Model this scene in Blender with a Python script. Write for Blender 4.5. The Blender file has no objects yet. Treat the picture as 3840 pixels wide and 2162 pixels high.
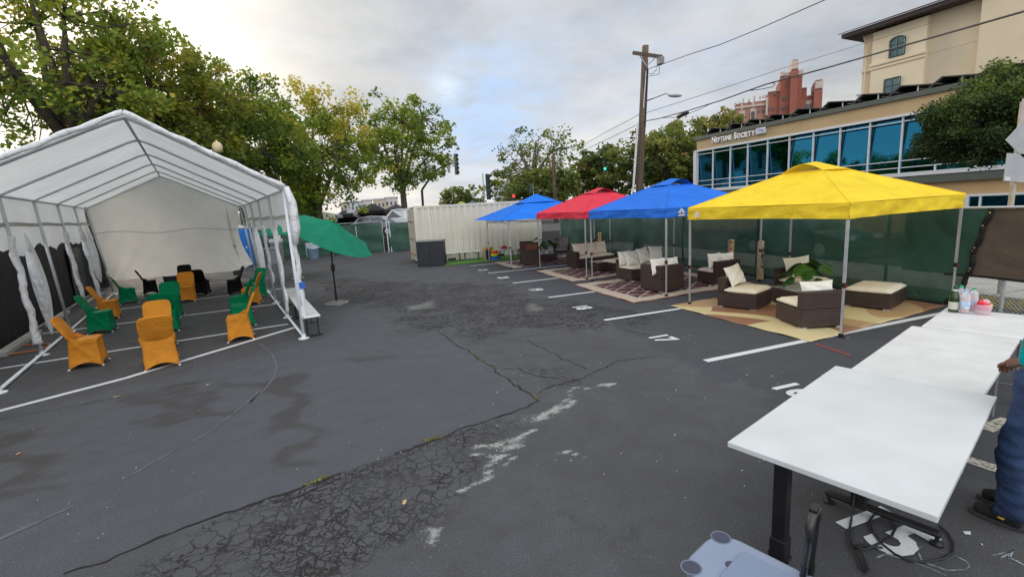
import bpy, bmesh, math, random
import numpy as np
from mathutils import Vector, Matrix, Euler
random.seed(7); rng = np.random.default_rng(7)
R = math.radians; PI = math.pi
sc = bpy.context.scene
COL = sc.collection
# ------------------------------------------------------------------ camera
F, PITCH, ROLL, CH = 1741.3465, .1678, .0581, 2.1888      # solved from canopy, container and stall sizes
def ray(u, v):
    a2 = (u-1920)/F; b2 = (v-1081)/F
    a = a2*math.cos(ROLL)-b2*math.sin(ROLL); b = a2*math.sin(ROLL)+b2*math.cos(ROLL)
    return (a, math.cos(PITCH)-b*math.sin(PITCH), -math.sin(PITCH)-b*math.cos(PITCH))
def at(u, v, z=0.):                       # surveyed point at height z
    d = ray(u, v); t = (z-CH)/d[2]; return Vector((d[0]*t, d[1]*t, z))
def aty(u, v, y):                         # surveyed point at depth y
    d = ray(u, v); t = y/d[1]; return Vector((d[0]*t, y, d[2]*t+CH))
def onp(u, v, P0, dr):                    # (s, z) on the vertical plane through P0 along dr
    d = ray(u, v); n = (-dr[1], dr[0])
    t = (P0[0]*n[0]+P0[1]*n[1])/(d[0]*n[0]+d[1]*n[1])
    x, y = d[0]*t, d[1]*t
    return ((x-P0[0])*dr[0]+(y-P0[1])*dr[1], d[2]*t+CH)
cam_d = bpy.data.cameras.new('camera'); cam = bpy.data.objects.new('camera', cam_d); COL.objects.link(cam)
cam_d.sensor_fit = 'HORIZONTAL'; cam_d.sensor_width = 36; cam_d.lens = F/3840*36; cam_d.clip_start = .05; cam_d.clip_end = 3000
cam.matrix_world = Matrix.Translation((0, 0, CH)) @ Matrix.Rotation(PI/2-PITCH, 4, 'X') @ Matrix.Rotation(-ROLL, 4, 'Z')
sc.camera = cam
sc.view_settings.view_transform = 'Standard'; sc.view_settings.look = 'None'
sc.view_settings.exposure = .62; sc.view_settings.gamma = 1
# ------------------------------------------------------------------ object helpers
def tag(o, label=None, cat=None, group=None, kind=None):
    if label: o['label'] = label
    if cat: o['category'] = cat
    if group: o['group'] = group
    if kind: o['kind'] = kind
    return o
def thing(name, label, cat, loc=(0, 0, 0), rz=0., group=None):
    o = bpy.data.objects.new(name, None); COL.objects.link(o); o.empty_display_size = .2
    o.location = loc; o.rotation_euler = (0, 0, rz)
    return tag(o, label, cat, group)
def dup(root, loc, rz, label, group=None):
    def cp(o, parent):
        c = o.copy(); COL.objects.link(c)
        if parent: c.parent = parent
        for ch in list(o.children): cp(ch, c)
        return c
    r = cp(root, None); r.location = loc; r.rotation_euler = (0, 0, rz); r['label'] = label
    if group: r['group'] = group
    return r
class MB:
    def __init__(s): s.v = []; s.f = []; s.uv = {}
    def add(s, vs, fs):
        b = len(s.v); s.v += [tuple(p) for p in vs]; s.f += [tuple(b+i for i in f) for f in fs]; return s
    def box(s, c, d, rz=0., M=None):
        x, y, z = d[0]/2, d[1]/2, d[2]/2; ca, sa = math.cos(rz), math.sin(rz)
        vs = []
        for k in (-z, z):
            for i, j in ((-x, -y), (x, -y), (x, y), (-x, y)):
                p = Vector((i*ca-j*sa, i*sa+j*ca, k)) if M is None else M @ Vector((i, j, k))
                vs.append((p[0]+c[0], p[1]+c[1], p[2]+c[2]))
        return s.add(vs, [(3, 2, 1, 0), (4, 5, 6, 7), (0, 1, 5, 4), (1, 2, 6, 5), (2, 3, 7, 6), (3, 0, 4, 7)])
    def bar(s, a, b, w, h=None):
        a = Vector(a); b = Vector(b); d = (b-a); L = d.length; q = d.to_track_quat('Z', 'Y').to_matrix()
        return s.box((a+b)/2, (w, h or w, L), M=q)
    def tube(s, pts, r, n=8, cap=True):
        pts = [Vector(p) for p in pts]; m = len(pts); vs = []; fs = []
        rr = r if isinstance(r, (list, tuple)) else [r]*m
        up = None
        for i, p in enumerate(pts):
            t = (pts[min(i+1, m-1)]-pts[max(i-1, 0)])
            if t.length < 1e-9: t = Vector((0, 0, 1))
            t.normalize()
            if up is None: up = Vector((0, 0, 1)) if abs(t.z) < .9 else Vector((1, 0, 0))
            a = up-t*up.dot(t)
            if a.length < 1e-6: a = t.orthogonal()
            a.normalize(); up = a; b = t.cross(a)
            for k in range(n):
                an = 2*PI*k/n; vs.append(p+(a*math.cos(an)+b*math.sin(an))*rr[i])
        for i in range(m-1):
            for k in range(n):
                k2 = (k+1) % n; fs.append((i*n+k, i*n+k2, (i+1)*n+k2, (i+1)*n+k))
        if cap: fs.append(tuple(range(n-1, -1, -1))); fs.append(tuple((m-1)*n+k for k in range(n)))
        return s.add(vs, fs)
    def lathe(s, prof, c=(0, 0, 0), n=20, caps=True):
        vs = []; fs = []; m = len(prof)
        for r_, z in prof:
            for k in range(n): vs.append((c[0]+r_*math.cos(2*PI*k/n), c[1]+r_*math.sin(2*PI*k/n), c[2]+z))
        for i in range(m-1):
            for k in range(n):
                k2 = (k+1) % n; fs.append((i*n+k, i*n+k2, (i+1)*n+k2, (i+1)*n+k))
        if caps: fs.append(tuple(range(n-1, -1, -1))); fs.append(tuple((m-1)*n+k for k in range(n)))
        return s.add(vs, fs)
    def grid(s, fn, nu, nv, flip=False):
        vs = [fn(i/nu, j/nv) for j in range(nv+1) for i in range(nu+1)]
        fs = []
        for j in range(nv):
            for i in range(nu):
                a = j*(nu+1)+i; q = (a, a+1, a+nu+2, a+nu+1); fs.append(q[::-1] if flip else q)
        return s.add(vs, fs)
    def prism(s, poly, z0, z1):
        n = len(poly); vs = [(p[0], p[1], z0) for p in poly]+[(p[0], p[1], z1) for p in poly]
        return s.add(vs, [tuple(range(n-1, -1, -1)), tuple(range(n, 2*n))]+[(i, (i+1) % n, n+(i+1) % n, n+i) for i in range(n)])
    def ell(s, c, r, nu=14, nv=9, M=None):
        vs = []; fs = []
        for j in range(nv+1):
            th = PI*j/nv
            for i in range(nu):
                ph = 2*PI*i/nu; p = Vector((r[0]*math.sin(th)*math.cos(ph), r[1]*math.sin(th)*math.sin(ph), r[2]*math.cos(th)))
                if M is not None: p = M @ p
                vs.append((p[0]+c[0], p[1]+c[1], p[2]+c[2]))
        for j in range(nv):
            for i in range(nu):
                i2 = (i+1) % nu; fs.append((j*nu+i, (j+1)*nu+i, (j+1)*nu+i2, j*nu+i2))
        return s.add(vs, fs)
    def xf(s, M):
        s.v = [tuple(M @ Vector(p)) for p in s.v]; return s
    def build(s, name, m, parent=None, smooth=False, bevel=0., seg=2, sub=0, loc=None, rz=None, solid=0.):
        me = bpy.data.meshes.new(name); me.from_pydata(s.v, [], s.f); me.update()
        if m: me.materials.append(m)
        if smooth: me.polygons.foreach_set('use_smooth', [True]*len(me.polygons))
        o = bpy.data.objects.new(name, me); COL.objects.link(o)
        if parent: o.parent = parent
        if loc is not None: o.location = loc
        if rz is not None: o.rotation_euler = (0, 0, rz)
        if solid: md = o.modifiers.new('solid', 'SOLIDIFY'); md.thickness = solid; md.offset = 0
        if bevel:
            md = o.modifiers.new('bevel', 'BEVEL'); md.width = bevel; md.segments = seg; md.limit_method = 'ANGLE'; md.angle_limit = R(40)
        if sub: md = o.modifiers.new('sub', 'SUBSURF'); md.levels = sub; md.render_levels = sub
        return o
def struct(o): o['kind'] = 'structure'; return o
def rot2(p, a): return (p[0]*math.cos(a)-p[1]*math.sin(a), p[0]*math.sin(a)+p[1]*math.cos(a))
# ------------------------------------------------------------------ materials
def lin(c): 
    c /= 255.; return c/12.92 if c <= .04045 else ((c+.055)/1.055)**2.4
def S(r, g, b, k=1.): return (lin(r)*k, lin(g)*k, lin(b)*k, 1)
class NT:
    def __init__(s, name):
        s.m = bpy.data.materials.new(name); s.m.use_nodes = True; s.t = s.m.node_tree
        s.t.nodes.clear(); s.out = s.n('ShaderNodeOutputMaterial')
    def n(s, typ, ins=None, **pr):
        nd = s.t.nodes.new(typ)
        for k, v in pr.items(): setattr(nd, k, v)
        for k, v in (ins or {}).items(): s.set(nd.inputs[k], v)
        return nd
    def set(s, sock, v):
        if isinstance(v, bpy.types.NodeSocket): s.t.links.new(v, sock)
        elif isinstance(v, bpy.types.Node): s.t.links.new(v.outputs[0], sock)
        else: sock.default_value = v
    def math(s, op, a, b=0., c=None, clamp=False):
        nd = s.n('ShaderNodeMath', operation=op, use_clamp=clamp); s.set(nd.inputs[0], a); s.set(nd.inputs[1], b)
        if c is not None: s.set(nd.inputs[2], c)
        return nd.outputs[0]
    def mix(s, f, a, b, mode='MIX'):
        nd = s.n('ShaderNodeMix', data_type='RGBA', blend_type=mode); s.set(nd.inputs[0], f); s.set(nd.inputs[6], a); s.set(nd.inputs[7], b)
        return nd.outputs[2]
    def co(s, kind='Object'): return s.n('ShaderNodeTexCoord').outputs[kind]
    def noise(s, vec, scale, detail=3., rough=.55, dist=0.):
        nd = s.n('ShaderNodeTexNoise', {'Scale': scale, 'Detail': detail, 'Roughness': rough, 'Distortion': dist})
        if vec is not None: s.set(nd.inputs['Vector'], vec)
        return nd
    def vor(s, vec, scale, feat='F1', rand=1.):
        nd = s.n('ShaderNodeTexVoronoi', {'Scale': scale, 'Randomness': rand}, feature=feat); s.set(nd.inputs['Vector'], vec); return nd
    def ramp(s, v, lo, hi, a=0., b=1.):
        nd = s.n('ShaderNodeMapRange', {'From Min': lo, 'From Max': hi, 'To Min': a, 'To Max': b}, clamp=True); s.set(nd.inputs[0], v); return nd.outputs[0]
    def sep(s, v): return s.n('ShaderNodeSeparateXYZ', {0: v}).outputs
    def comb(s, x, y, z=0.): return s.n('ShaderNodeCombineXYZ', {0: x, 1: y, 2: z}).outputs[0]
    def bump(s, h, st=.3, dist=.02): return s.n('ShaderNodeBump', {'Strength': st, 'Distance': dist, 'Height': h}).outputs[0]
    def pbr(s, col, rough=.6, nrm=None, **kw):
        b = s.n('ShaderNodeBsdfPrincipled'); s.set(b.inputs['Base Color'], col); s.set(b.inputs['Roughness'], rough)
        if nrm is not None: s.set(b.inputs['Normal'], nrm)
        for k, v in kw.items(): s.set(b.inputs[k.replace('_', ' ')], v)
        return b
    def end(s, sh): s.t.links.new(sh.outputs[0] if isinstance(sh, bpy.types.Node) else sh, s.out.inputs[0]); return s.m
_mc = {}
def pm(name, col, rough=.6, var=.12, scale=3., bump=.0, bscale=60., metal=0., spec=.5, coat=0., bd=.004):
    if name in _mc: return _mc[name]
    t = NT(name); c = t.co(); nz = t.noise(c, scale, 4)
    f = t.ramp(nz.outputs[0], .3, .7)
    dk = tuple(x*(1-var) for x in col[:3])+(1,); lt = tuple(min(1, x*(1+var)) for x in col[:3])+(1,)
    cc = t.mix(f, dk, lt); nrm = None
    if bump: nrm = t.bump(t.noise(c, bscale, 3).outputs[0], bump, bd)
    rr = t.ramp(t.noise(c, scale*2.3, 2).outputs[0], .3, .7, max(0, rough-.08), min(1, rough+.08))
    b = t.pbr(cc, rr, nrm, Metallic=metal)
    b.inputs['Specular IOR Level'].default_value = spec
    if coat: b.inputs['Coat Weight'].default_value = coat; b.inputs['Coat Roughness'].default_value = .08
    _mc[name] = t.end(b); return _mc[name]
def fabric(name, col, trans=.35, wr=.25, wscale=1.6, weave=True, var=.06, rough=.75, stretch=(1, 1, 1)):
    if name in _mc: return _mc[name]
    t = NT(name); c = t.co()
    mp = t.n('ShaderNodeMapping', {'Vector': c, 'Scale': stretch}).outputs[0]
    big = t.noise(mp, wscale, 3, .5, .6)
    f = t.ramp(big.outputs[0], .3, .7)
    cc = t.mix(f, tuple(x*(1-var) for x in col[:3])+(1,), tuple(min(1, x*(1+var)) for x in col[:3])+(1,))
    nrm = t.bump(big.outputs[0], wr, .12)
    a = t.pbr(cc, rough, nrm); a.inputs['Specular IOR Level'].default_value = .10
    b = t.n('ShaderNodeBsdfTranslucent', {'Color': cc, 'Normal': nrm})
    mx = t.n('ShaderNodeMixShader', {0: trans}); t.set(mx.inputs[1], a.outputs[0]); t.set(mx.inputs[2], b.outputs[0])
    _mc[name] = t.end(mx); return _mc[name]
M_white_metal = pm('white painted steel', (.74, .78, .8, 1), .4, .06)
M_grey_tube = pm('grey galvanised tube', (.52, .55, .56, 1), .45, .1, metal=.25)
M_alu = pm('silver canopy leg', (.55, .57, .58, 1), .38, .08, metal=.55)
M_black = pm('black plastic', (.012, .012, .013, 1), .45, .2)
M_blackmetal = pm('black powder coat', (.01, .01, .011, 1), .38, .2)
M_darkgrey = pm('charcoal resin', (.022, .024, .03, 1), .55, .15, bump=.1)
M_white_plastic = pm('white blow moulded plastic', (.66, .655, .64, 1), .42, .08, 3.2, bump=.05, bscale=180)
M_white_lam = pm('white laminate', (.61, .63, .622, 1), .42, .06, 2.6)
M_white_edge = pm('white laminate edge', (.6, .62, .62, 1), .45, .03)
M_glassdark = pm('dark window glass', (.012, .016, .02, 1), .08, .1, spec=.8)
M_conc = pm('concrete', (.36, .35, .32, 1), .85, .18, 2.5, bump=.3, bscale=40)
M_wood_pole = None
M_tent = fabric('white tent polyethylene', (.86, .86, .84, 1), .42, .5, 1.3)
M_tentwall = fabric('white tent wall polyethylene', (.90, .90, .87, 1), .50, .7, .9)
M_wrap = fabric('white wrapped tarp', (.82, .82, .83, 1), .15, .7, 7., stretch=(1, 1, .6))
M_cush = fabric('cream cushion cloth', (.86, .78, .62, 1), .0, .25, 5., var=.04, rough=.9)
M_pill = fabric('ivory pillow cloth', (.88, .84, .74, 1), .0, .35, 6., var=.04, rough=.9)
M_greycush = fabric('taupe cushion cloth', (.40, .35, .31, 1), .0, .25, 5., var=.06, rough=.9)
def spandex(n, c): return fabric(n, c, .0, .28, 5.5, var=.1, rough=.62)
M_gold = spandex('gold spandex', (.60, .235, .026, 1)); M_green = spandex('green spandex', (.0, .19, .075, 1)); M_blk = spandex('black spandex', (.006, .006, .007, 1))
def cano(n, c, tr=.03): return fabric(n, c, tr, .55, 2.6, var=.09, rough=.8)
M_yel = cano('yellow canopy polyester', (.92, .66, .045, 1), .15); M_red = cano('red canopy polyester', (.68, .05, .08, 1))
M_blu = cano('blue canopy polyester', (.028, .165, .66, 1)); M_blu2 = cano('bright blue canopy polyester', (.020, .18, .72, 1))
M_umb = cano('green umbrella polyester', (.014, .20, .115, 1))
def wicker():
    t = NT('brown resin wicker'); c = t.co(); s = t.sep(c)
    xy = t.math('ADD', s[0], s[1])
    wz = t.math('SINE', t.math('MULTIPLY', s[2], 2*PI/.022)); 
    ph = t.math('MULTIPLY', t.math('ROUND', t.math('MULTIPLY', s[2], 1/.022)), PI)
    wx = t.math('SINE', t.math('ADD', t.math('MULTIPLY', xy, 2*PI/.05), ph))
    h = t.math('ADD', t.math('MULTIPLY', wz, .5), t.math('MULTIPLY', wx, .4))
    nz = t.noise(c, 9, 3); nz2 = t.noise(t.comb(t.math('MULTIPLY', xy, .5), t.math('MULTIPLY', s[2], 42.)), 3, 2)
    f = t.math('ADD', t.ramp(nz.outputs[0], .3, .7, 0, .4), t.ramp(nz2.outputs[0], .35, .65, 0, .6))
    cc = t.mix(f, (.034, .020, .017, 1), (.078, .047, .038, 1))
    cc = t.mix(t.ramp(h, -.9, -.2), (.014, .009, .008, 1), cc)
    b = t.pbr(cc, .5, t.bump(h, .5, .006)); b.inputs['Specular IOR Level'].default_value = .4
    return t.end(b)
M_wick = wicker()
def glass_top():
    t = NT('clear table glass'); b = t.pbr((.7, .8, .76, 1), .04); b.inputs['Alpha'].default_value = .42; b.inputs['Specular IOR Level'].default_value = .9
    return t.end(b)
M_glass = glass_top()
def clear_plastic(n, c, al):
    t = NT(n); b = t.pbr(c, .12); b.inputs['Alpha'].default_value = al; return t.end(b)
# ------------------------------------------------------------------ world: broken overcast
SUNDIR = Vector(ray(170, 40)).normalized()
def world():
    w = bpy.data.worlds.new('World'); sc.world = w; w.use_nodes = True; nt = w.node_tree; nt.nodes.clear()
    t = NT.__new__(NT); t.t = nt; t.m = None
    t.out = t.n('ShaderNodeOutputWorld')
    sky = t.n('ShaderNodeTexSky'); sky.sky_type = 'NISHITA'; sky.sun_disc = False
    el = math.asin(SUNDIR.z); az = math.atan2(SUNDIR.x, SUNDIR.y)
    sky.sun_elevation = el; sky.sun_rotation = az; sky.air_density = 1.0; sky.dust_density = 1.5; sky.ozone_density = 1.5
    d = t.co('Generated'); s = t.sep(d)
    z = t.math('MAXIMUM', s[2], 0.0)
    den = t.math('ADD', z, .16)
    p = t.comb(t.math('DIVIDE', s[0], den), t.math('DIVIDE', s[1], den), 0.)
    n1 = t.noise(p, .62, 5, .5, .5).outputs[0]; n2 = t.noise(p, 1.7, 5, .55, .3).outputs[0]; n3 = t.noise(p, 4.5, 4, .6).outputs[0]
    nn = t.math('ADD', t.math('ADD', t.math('MULTIPLY', n1, .5), t.math('MULTIPLY', n2, .35)), t.math('MULTIPLY', n3, .15))
    lum = t.ramp(nn, .36, .64, .27, .50)
    # real overcast: brighter towards the zenith, and a pale band low down
    lum = t.math('MULTIPLY', lum, t.ramp(z, .50, 1., 1., 1.7))
    lum = t.math('ADD', lum, t.ramp(z, .0, .22, .15, .0))
    def lobe(v, k, a):
        dp = t.n('ShaderNodeVectorMath', operation='DOT_PRODUCT'); t.set(dp.inputs[0], d); dp.inputs[1].default_value = Vector(v).normalized()
        return t.math('MULTIPLY', t.math('EXPONENT', t.math('MULTIPLY', t.math('SUBTRACT', dp.outputs['Value'], 1.), k)), a)
    glow = lobe(SUNDIR, 26., .65)
    lum = t.math('ADD', lum, lobe(ray(2350, 480), 60., .10)); lum = t.math('ADD', lum, lobe((.25, -1, .5), 2.2, 1.1))  # last lobe: unseen glow added behind the camera, brightening surfaces that face it
    cc = t.mix(t.ramp(n2, .35, .65), (.88, .96, 1.08, 1), (1.0, .99, .97, 1))
    lo = t.ramp(z, 0., .35, 1., 0.)
    cc = t.mix(t.math('MULTIPLY', lo, .55), cc, (1.03, .99, .93, 1))
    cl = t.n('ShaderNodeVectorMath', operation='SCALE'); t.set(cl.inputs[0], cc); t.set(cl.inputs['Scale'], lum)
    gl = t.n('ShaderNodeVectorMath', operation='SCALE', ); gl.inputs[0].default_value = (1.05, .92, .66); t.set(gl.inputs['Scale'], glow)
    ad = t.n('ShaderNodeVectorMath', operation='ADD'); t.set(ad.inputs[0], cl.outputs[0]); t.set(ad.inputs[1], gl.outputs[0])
    # bright blue gaps in the cloud
    wob = t.n('ShaderNodeVectorMath', operation='SCALE'); t.set(wob.inputs[0], t.noise(p, 5., 4).outputs['Color']); wob.inputs['Scale'].default_value = .06
    hole = t.math('ADD', lobe(ray(1800, 400), 160., .75), t.math('ADD', lobe(ray(1790, 515), 300., .65), t.math('ADD', lobe(ray(1950, 330), 150., .5), lobe(ray(2620, 250), 110., .38))))
    hole = t.math('MULTIPLY', hole, t.ramp(n3, .3, .68, .25, 1.2), clamp=True)
    gap = t.math('MULTIPLY', lobe(ray(1675, 325), 2600., .38), t.ramp(n3, .35, .6, .35, 1.)) 
    c2 = t.mix(t.math('MULTIPLY', hole, .75), ad.outputs[0], (.36, .50, .72, 1))
    c2 = t.mix(gap, c2, (.80, .88, .98, 1))
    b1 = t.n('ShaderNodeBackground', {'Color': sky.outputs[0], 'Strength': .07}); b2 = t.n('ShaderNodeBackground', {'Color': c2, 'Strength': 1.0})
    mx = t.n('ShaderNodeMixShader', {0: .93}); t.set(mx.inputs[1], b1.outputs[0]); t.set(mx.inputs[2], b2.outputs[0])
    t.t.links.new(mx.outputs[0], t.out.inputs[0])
    sd = bpy.data.lights.new('sun', 'SUN'); sd.energy = 1.0; sd.angle = R(18); sd.color = (1, .87, .70)
    so = bpy.data.objects.new('sun', sd); COL.objects.link(so); so.rotation_euler = (-SUNDIR).to_track_quat('-Z', 'Y').to_euler()
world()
# ------------------------------------------------------------------ ground
ROWD = Vector((-.847, 2.595, 0)).normalized(); STALL = Vector((math.cos(.34), math.sin(.34), 0))
ROW0 = Vector((2.58, 6.062, 0)); STEP = Vector((-.847, 2.595, 0))
z1 = lambda u, v: (u/2.0125+1280, v/2.0125+980)
z2 = lambda u, v: (u/2.0125, v/2.0125+1440)
z3 = lambda u, v: (u/2.0125+1000, v/2.0125+1440)
def gp(fn, pts): return [at(*fn(*p)).to_2d() for p in pts]
def inpoly(px, py, poly):
    ins = np.zeros(px.shape, bool); n = len(poly)
    for i in range(n):
        x1, y1 = poly[i]; x2, y2 = poly[(i+1) % n]
        c = ((y1 > py) != (y2 > py)) & (px < (x2-x1)*(py-y1)/((y2-y1) or 1e-9)+x1); ins ^= c
    return ins
def polydist(px, py, line):
    d = np.full(px.shape, 9.)
    for (x1, y1), (x2, y2) in zip(line[:-1], line[1:]):
        dx, dy = x2-x1, y2-y1; L = dx*dx+dy*dy or 1e-9
        t = np.clip(((px-x1)*dx+(py-y1)*dy)/L, 0, 1); d = np.minimum(d, np.hypot(px-x1-t*dx, py-y1-t*dy))
    return d
def vnoise(x, y, sc_, seed):                 # cheap value noise
    x = x*sc_; y = y*sc_; xi = np.floor(x).astype(int); yi = np.floor(y).astype(int); fx = x-xi; fy = y-yi
    fx = fx*fx*(3-2*fx); fy = fy*fy*(3-2*fy)
    h = lambda a, b: np.modf(np.sin(a*127.1+b*311.7+seed*74.7)*43758.5453)[0]
    return (h(xi, yi)*(1-fx)+h(xi+1, yi)*fx)*(1-fy)+(h(xi, yi+1)*(1-fx)+h(xi+1, yi+1)*fx)*fy
allig1 = gp(z1, [(-260, 150), (-100, 290), (100, 340), (270, 400), (400, 545), (460, 580), (720, 515), (880, 640), (960, 655), (1140, 600), (1130, 530), (1500, 520), (1900, 540), (2200, 545), (2400, 450), (2050, 380), (1640, 310), (1300, 270), (1250, 200), (900, 170), (400, 170), (0, 130)])
allig2 = gp(z3, [(-500, 1000), (-100, 900), (250, 770), (560, 660), (850, 560), (1200, 440), (1400, 370), (1560, 430), (1530, 600), (1250, 800), (1250, 1000), (900, 1200), (700, 1460), (300, 1800), (-1000, 2200), (-1000, 1420)])
allig3 = gp(z1, [(1200, 810), (1330, 800), (1480, 860), (1650, 865), (1850, 870), (1750, 940), (1600, 985), (1450, 995), (1300, 925)])
allig4 = gp(z3, [(1950, 1100), (2200, 1000), (2560, 1150), (2700, 1460), (2100, 1460)])
smooth1 = gp(z1, [(90, 330), (270, 400), (400, 545), (460, 580), (720, 518), (950, 660), (1150, 800), (1290, 920), (1490, 1050), (1150, 1185), (880, 1270), (400, 1449)])+gp(z2, [(2200, 800), (1400, 1090), (500, 1400)])+[Vector((-2.5, 1.2)), Vector((-9, 1.5)), Vector((-6, 6)), Vector((-3.6, 8.4))]
stalls = [tuple((ROW0+STEP*k+STALL*a).to_2d()) for k, a in ((-3, -.55), (-1, -.6), (1, -.5), (2, -.2), (3, -.3), (6, -.2), (6, 6), (-3, 6))]
stain = [gp(z2, q) for q in ([(820, 120), (1080, 70), (1090, 200), (1120, 350), (900, 330)], [(1120, 60), (1240, 60), (1250, 180), (1490, 290), (1450, 360), (1150, 350)], [(1570, 0), (2080, 0), (2080, 300), (2230, 520), (2150, 680), (2060, 640), (2030, 460), (1830, 440), (1850, 300), (1930, 150), (1620, 60)], [(0, 420), (200, 640), (150, 800), (0, 930), (-300, 900), (-300, 420)])]
stainm = gp(z1, [(-60, 740), (180, 745), (300, 735), (180, 800), (-60, 820)])
saltl = [gp(z3, q) for q in ([(2480, 100), (2330, 20), (2200, 40), (2110, 130), (2060, 200), (1990, 230), (1830, 370), (1740, 430)], [(2060, 190), (2130, 180), (2150, 240), (2000, 280), (1900, 330), (1800, 390)], [(1740, 430), (1700, 530), (1590, 600), (1570, 690), (1430, 770), (1260, 860)], [(1560, 690), (1640, 770)], [(1990, 620), (2070, 700), (2190, 750)], [(920, 1260), (1000, 1350), (1030, 1460)])]
saltw = [.02, .032, .03, .02, .02, .04]
saltp = [gp(z3, [(1520, 410), (1760, 390), (1990, 240), (2080, 200), (2020, 290), (1840, 400), (1740, 440), (1620, 440)]), gp(z1, [(380, 370), (560, 300), (640, 350), (560, 380), (420, 400)]), gp(z1, [(1310, 350), (1450, 345), (1440, 385), (1330, 380)])]
def asphalt():
    t = NT('cracked parking lot asphalt'); c = t.co()
    at_ = t.n('ShaderNodeAttribute', attribute_name='mask'); mk = t.n('ShaderNodeSeparateColor', {0: at_.outputs['Color']}).outputs
    at2 = t.n('ShaderNodeAttribute', attribute_name='mask2'); mk2 = t.n('ShaderNodeSeparateColor', {0: at2.outputs['Color']}).outputs
    big = t.noise(c, .55, 5, .55).outputs[0]; mid = t.noise(c, 3.2, 4, .6).outputs[0]; fine = t.noise(c, 70, 3, .7).outputs[0]; grit = t.noise(c, 150, 2, .6).outputs[0]
    col = t.mix(t.ramp(big, .3, .7), (.066, .067, .071, 1), (.090, .093, .102, 1))
    col = t.mix(t.ramp(mid, .35, .65, 0, .65), col, (.072, .068, .066, 1))
    col = t.mix(t.math('MULTIPLY', mk[1], .55), col, (.085, .090, .101, 1))
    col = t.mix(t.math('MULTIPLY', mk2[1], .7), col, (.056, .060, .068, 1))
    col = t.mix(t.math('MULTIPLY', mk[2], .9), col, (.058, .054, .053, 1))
    f = t.math('MULTIPLY', t.ramp(fine, .3, .7, .72, 1.28), t.ramp(grit, .3, .7, .70, 1.30)); sc1 = t.n('ShaderNodeVectorMath', operation='SCALE'); t.set(sc1.inputs[0], col); t.set(sc1.inputs['Scale'], f); col = sc1.outputs[0]
    # pale aggregate chips
    vo = t.vor(c, 55.); chip = t.math('MULTIPLY', t.math('LESS_THAN', vo.outputs['Distance'], .16), t.math('GREATER_THAN', t.n('ShaderNodeSeparateColor', {0: vo.outputs['Color']}).outputs[0], t.ramp(mk[0], 0, 1, .93, .80)))
    col = t.mix(t.math('MULTIPLY', chip, .8), col, (.30, .29, .27, 1))
    col = t.mix(t.math('MULTIPLY', mk[0], .35), col, (.105, .104, .106, 1))
    # alligator cracking inside the worn zones
    wv = t.n('ShaderNodeVectorMath', operation='SCALE'); t.set(wv.inputs[0], t.noise(c, 6., 4).outputs['Color']); wv.inputs['Scale'].default_value = .26
    cw = t.n('ShaderNodeVectorMath', operation='ADD'); t.set(cw.inputs[0], c); t.set(cw.inputs[1], wv.outputs[0])
    wd = t.ramp(t.noise(c, 3.1, 4).outputs[0], .3, .7, .02, .12)
    wd = t.math('MULTIPLY', wd, t.math('ADD', 1., t.math('MULTIPLY', mk2[2], 1.8)))
    v1 = t.vor(cw.outputs[0], 7.2, 'DISTANCE_TO_EDGE').outputs['Distance']; v2 = t.vor(cw.outputs[0], 12., 'DISTANCE_TO_EDGE').outputs['Distance']
    k1 = t.math('SUBTRACT', 1., t.n('ShaderNodeMapRange', {'Value': v1, 'From Min': .004, 'From Max': wd}, clamp=True).outputs[0])
    k2 = t.math('MULTIPLY', t.math('SUBTRACT', 1., t.ramp(v2, .01, .10)), t.ramp(t.noise(c, .9, 2).outputs[0], .42, .58))
    k1 = t.math('MULTIPLY', k1, t.ramp(t.noise(c, 2.3, 4, .7).outputs[0], .32, .56, .25, 1.))
    ck = t.math('MULTIPLY', t.math('MAXIMUM', k1, k2), t.ramp(t.math('ADD', mk[0], t.math('MULTIPLY', t.math('SUBTRACT', mid, .5), .8)), .25, .75), clamp=True)
    col = t.mix(t.math('MULTIPLY', ck, .95), col, (.013, .012, .011, 1))
    rough_zone = t.math('MULTIPLY', mk[0], t.ramp(t.noise(c, 38, 5, .75).outputs[0], .45, .62)); col = t.mix(t.math('MULTIPLY', rough_zone, .28), col, (.040, .036, .034, 1))
    # pale mineral bloom
    sn = t.math('ADD', mk2[0], t.math('MULTIPLY', t.math('SUBTRACT', t.noise(c, 26, 5, .8).outputs[0], .56), 3.2))
    col = t.mix(t.math('MULTIPLY', t.ramp(sn, .12, .7), t.ramp(mk2[0], .02, .2, 0, .85)), col, (.38, .38, .35, 1))
    h = t.math('ADD', t.math('MULTIPLY', fine, .5), t.math('MULTIPLY', grit, .5)); h = t.math('SUBTRACT', h, t.math('MULTIPLY', ck, 2.2))
    b = t.pbr(col, t.ramp(mid, .3, .7, .72, .92), t.bump(h, .55, .008)); b.inputs['Specular IOR Level'].default_value = .3
    return t.end(b)
M_asph = asphalt()
def plain_asphalt():
    t = NT('street asphalt'); c = t.co(); n = t.noise(c, .4, 5).outputs[0]; g = t.noise(c, 40, 3).outputs[0]
    col = t.mix(t.ramp(n, .3, .7), (.05, .05, .052, 1), (.075, .074, .074, 1))
    return t.end(t.pbr(col, .85, t.bump(g, .4, .01)))
M_street = plain_asphalt()
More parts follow.
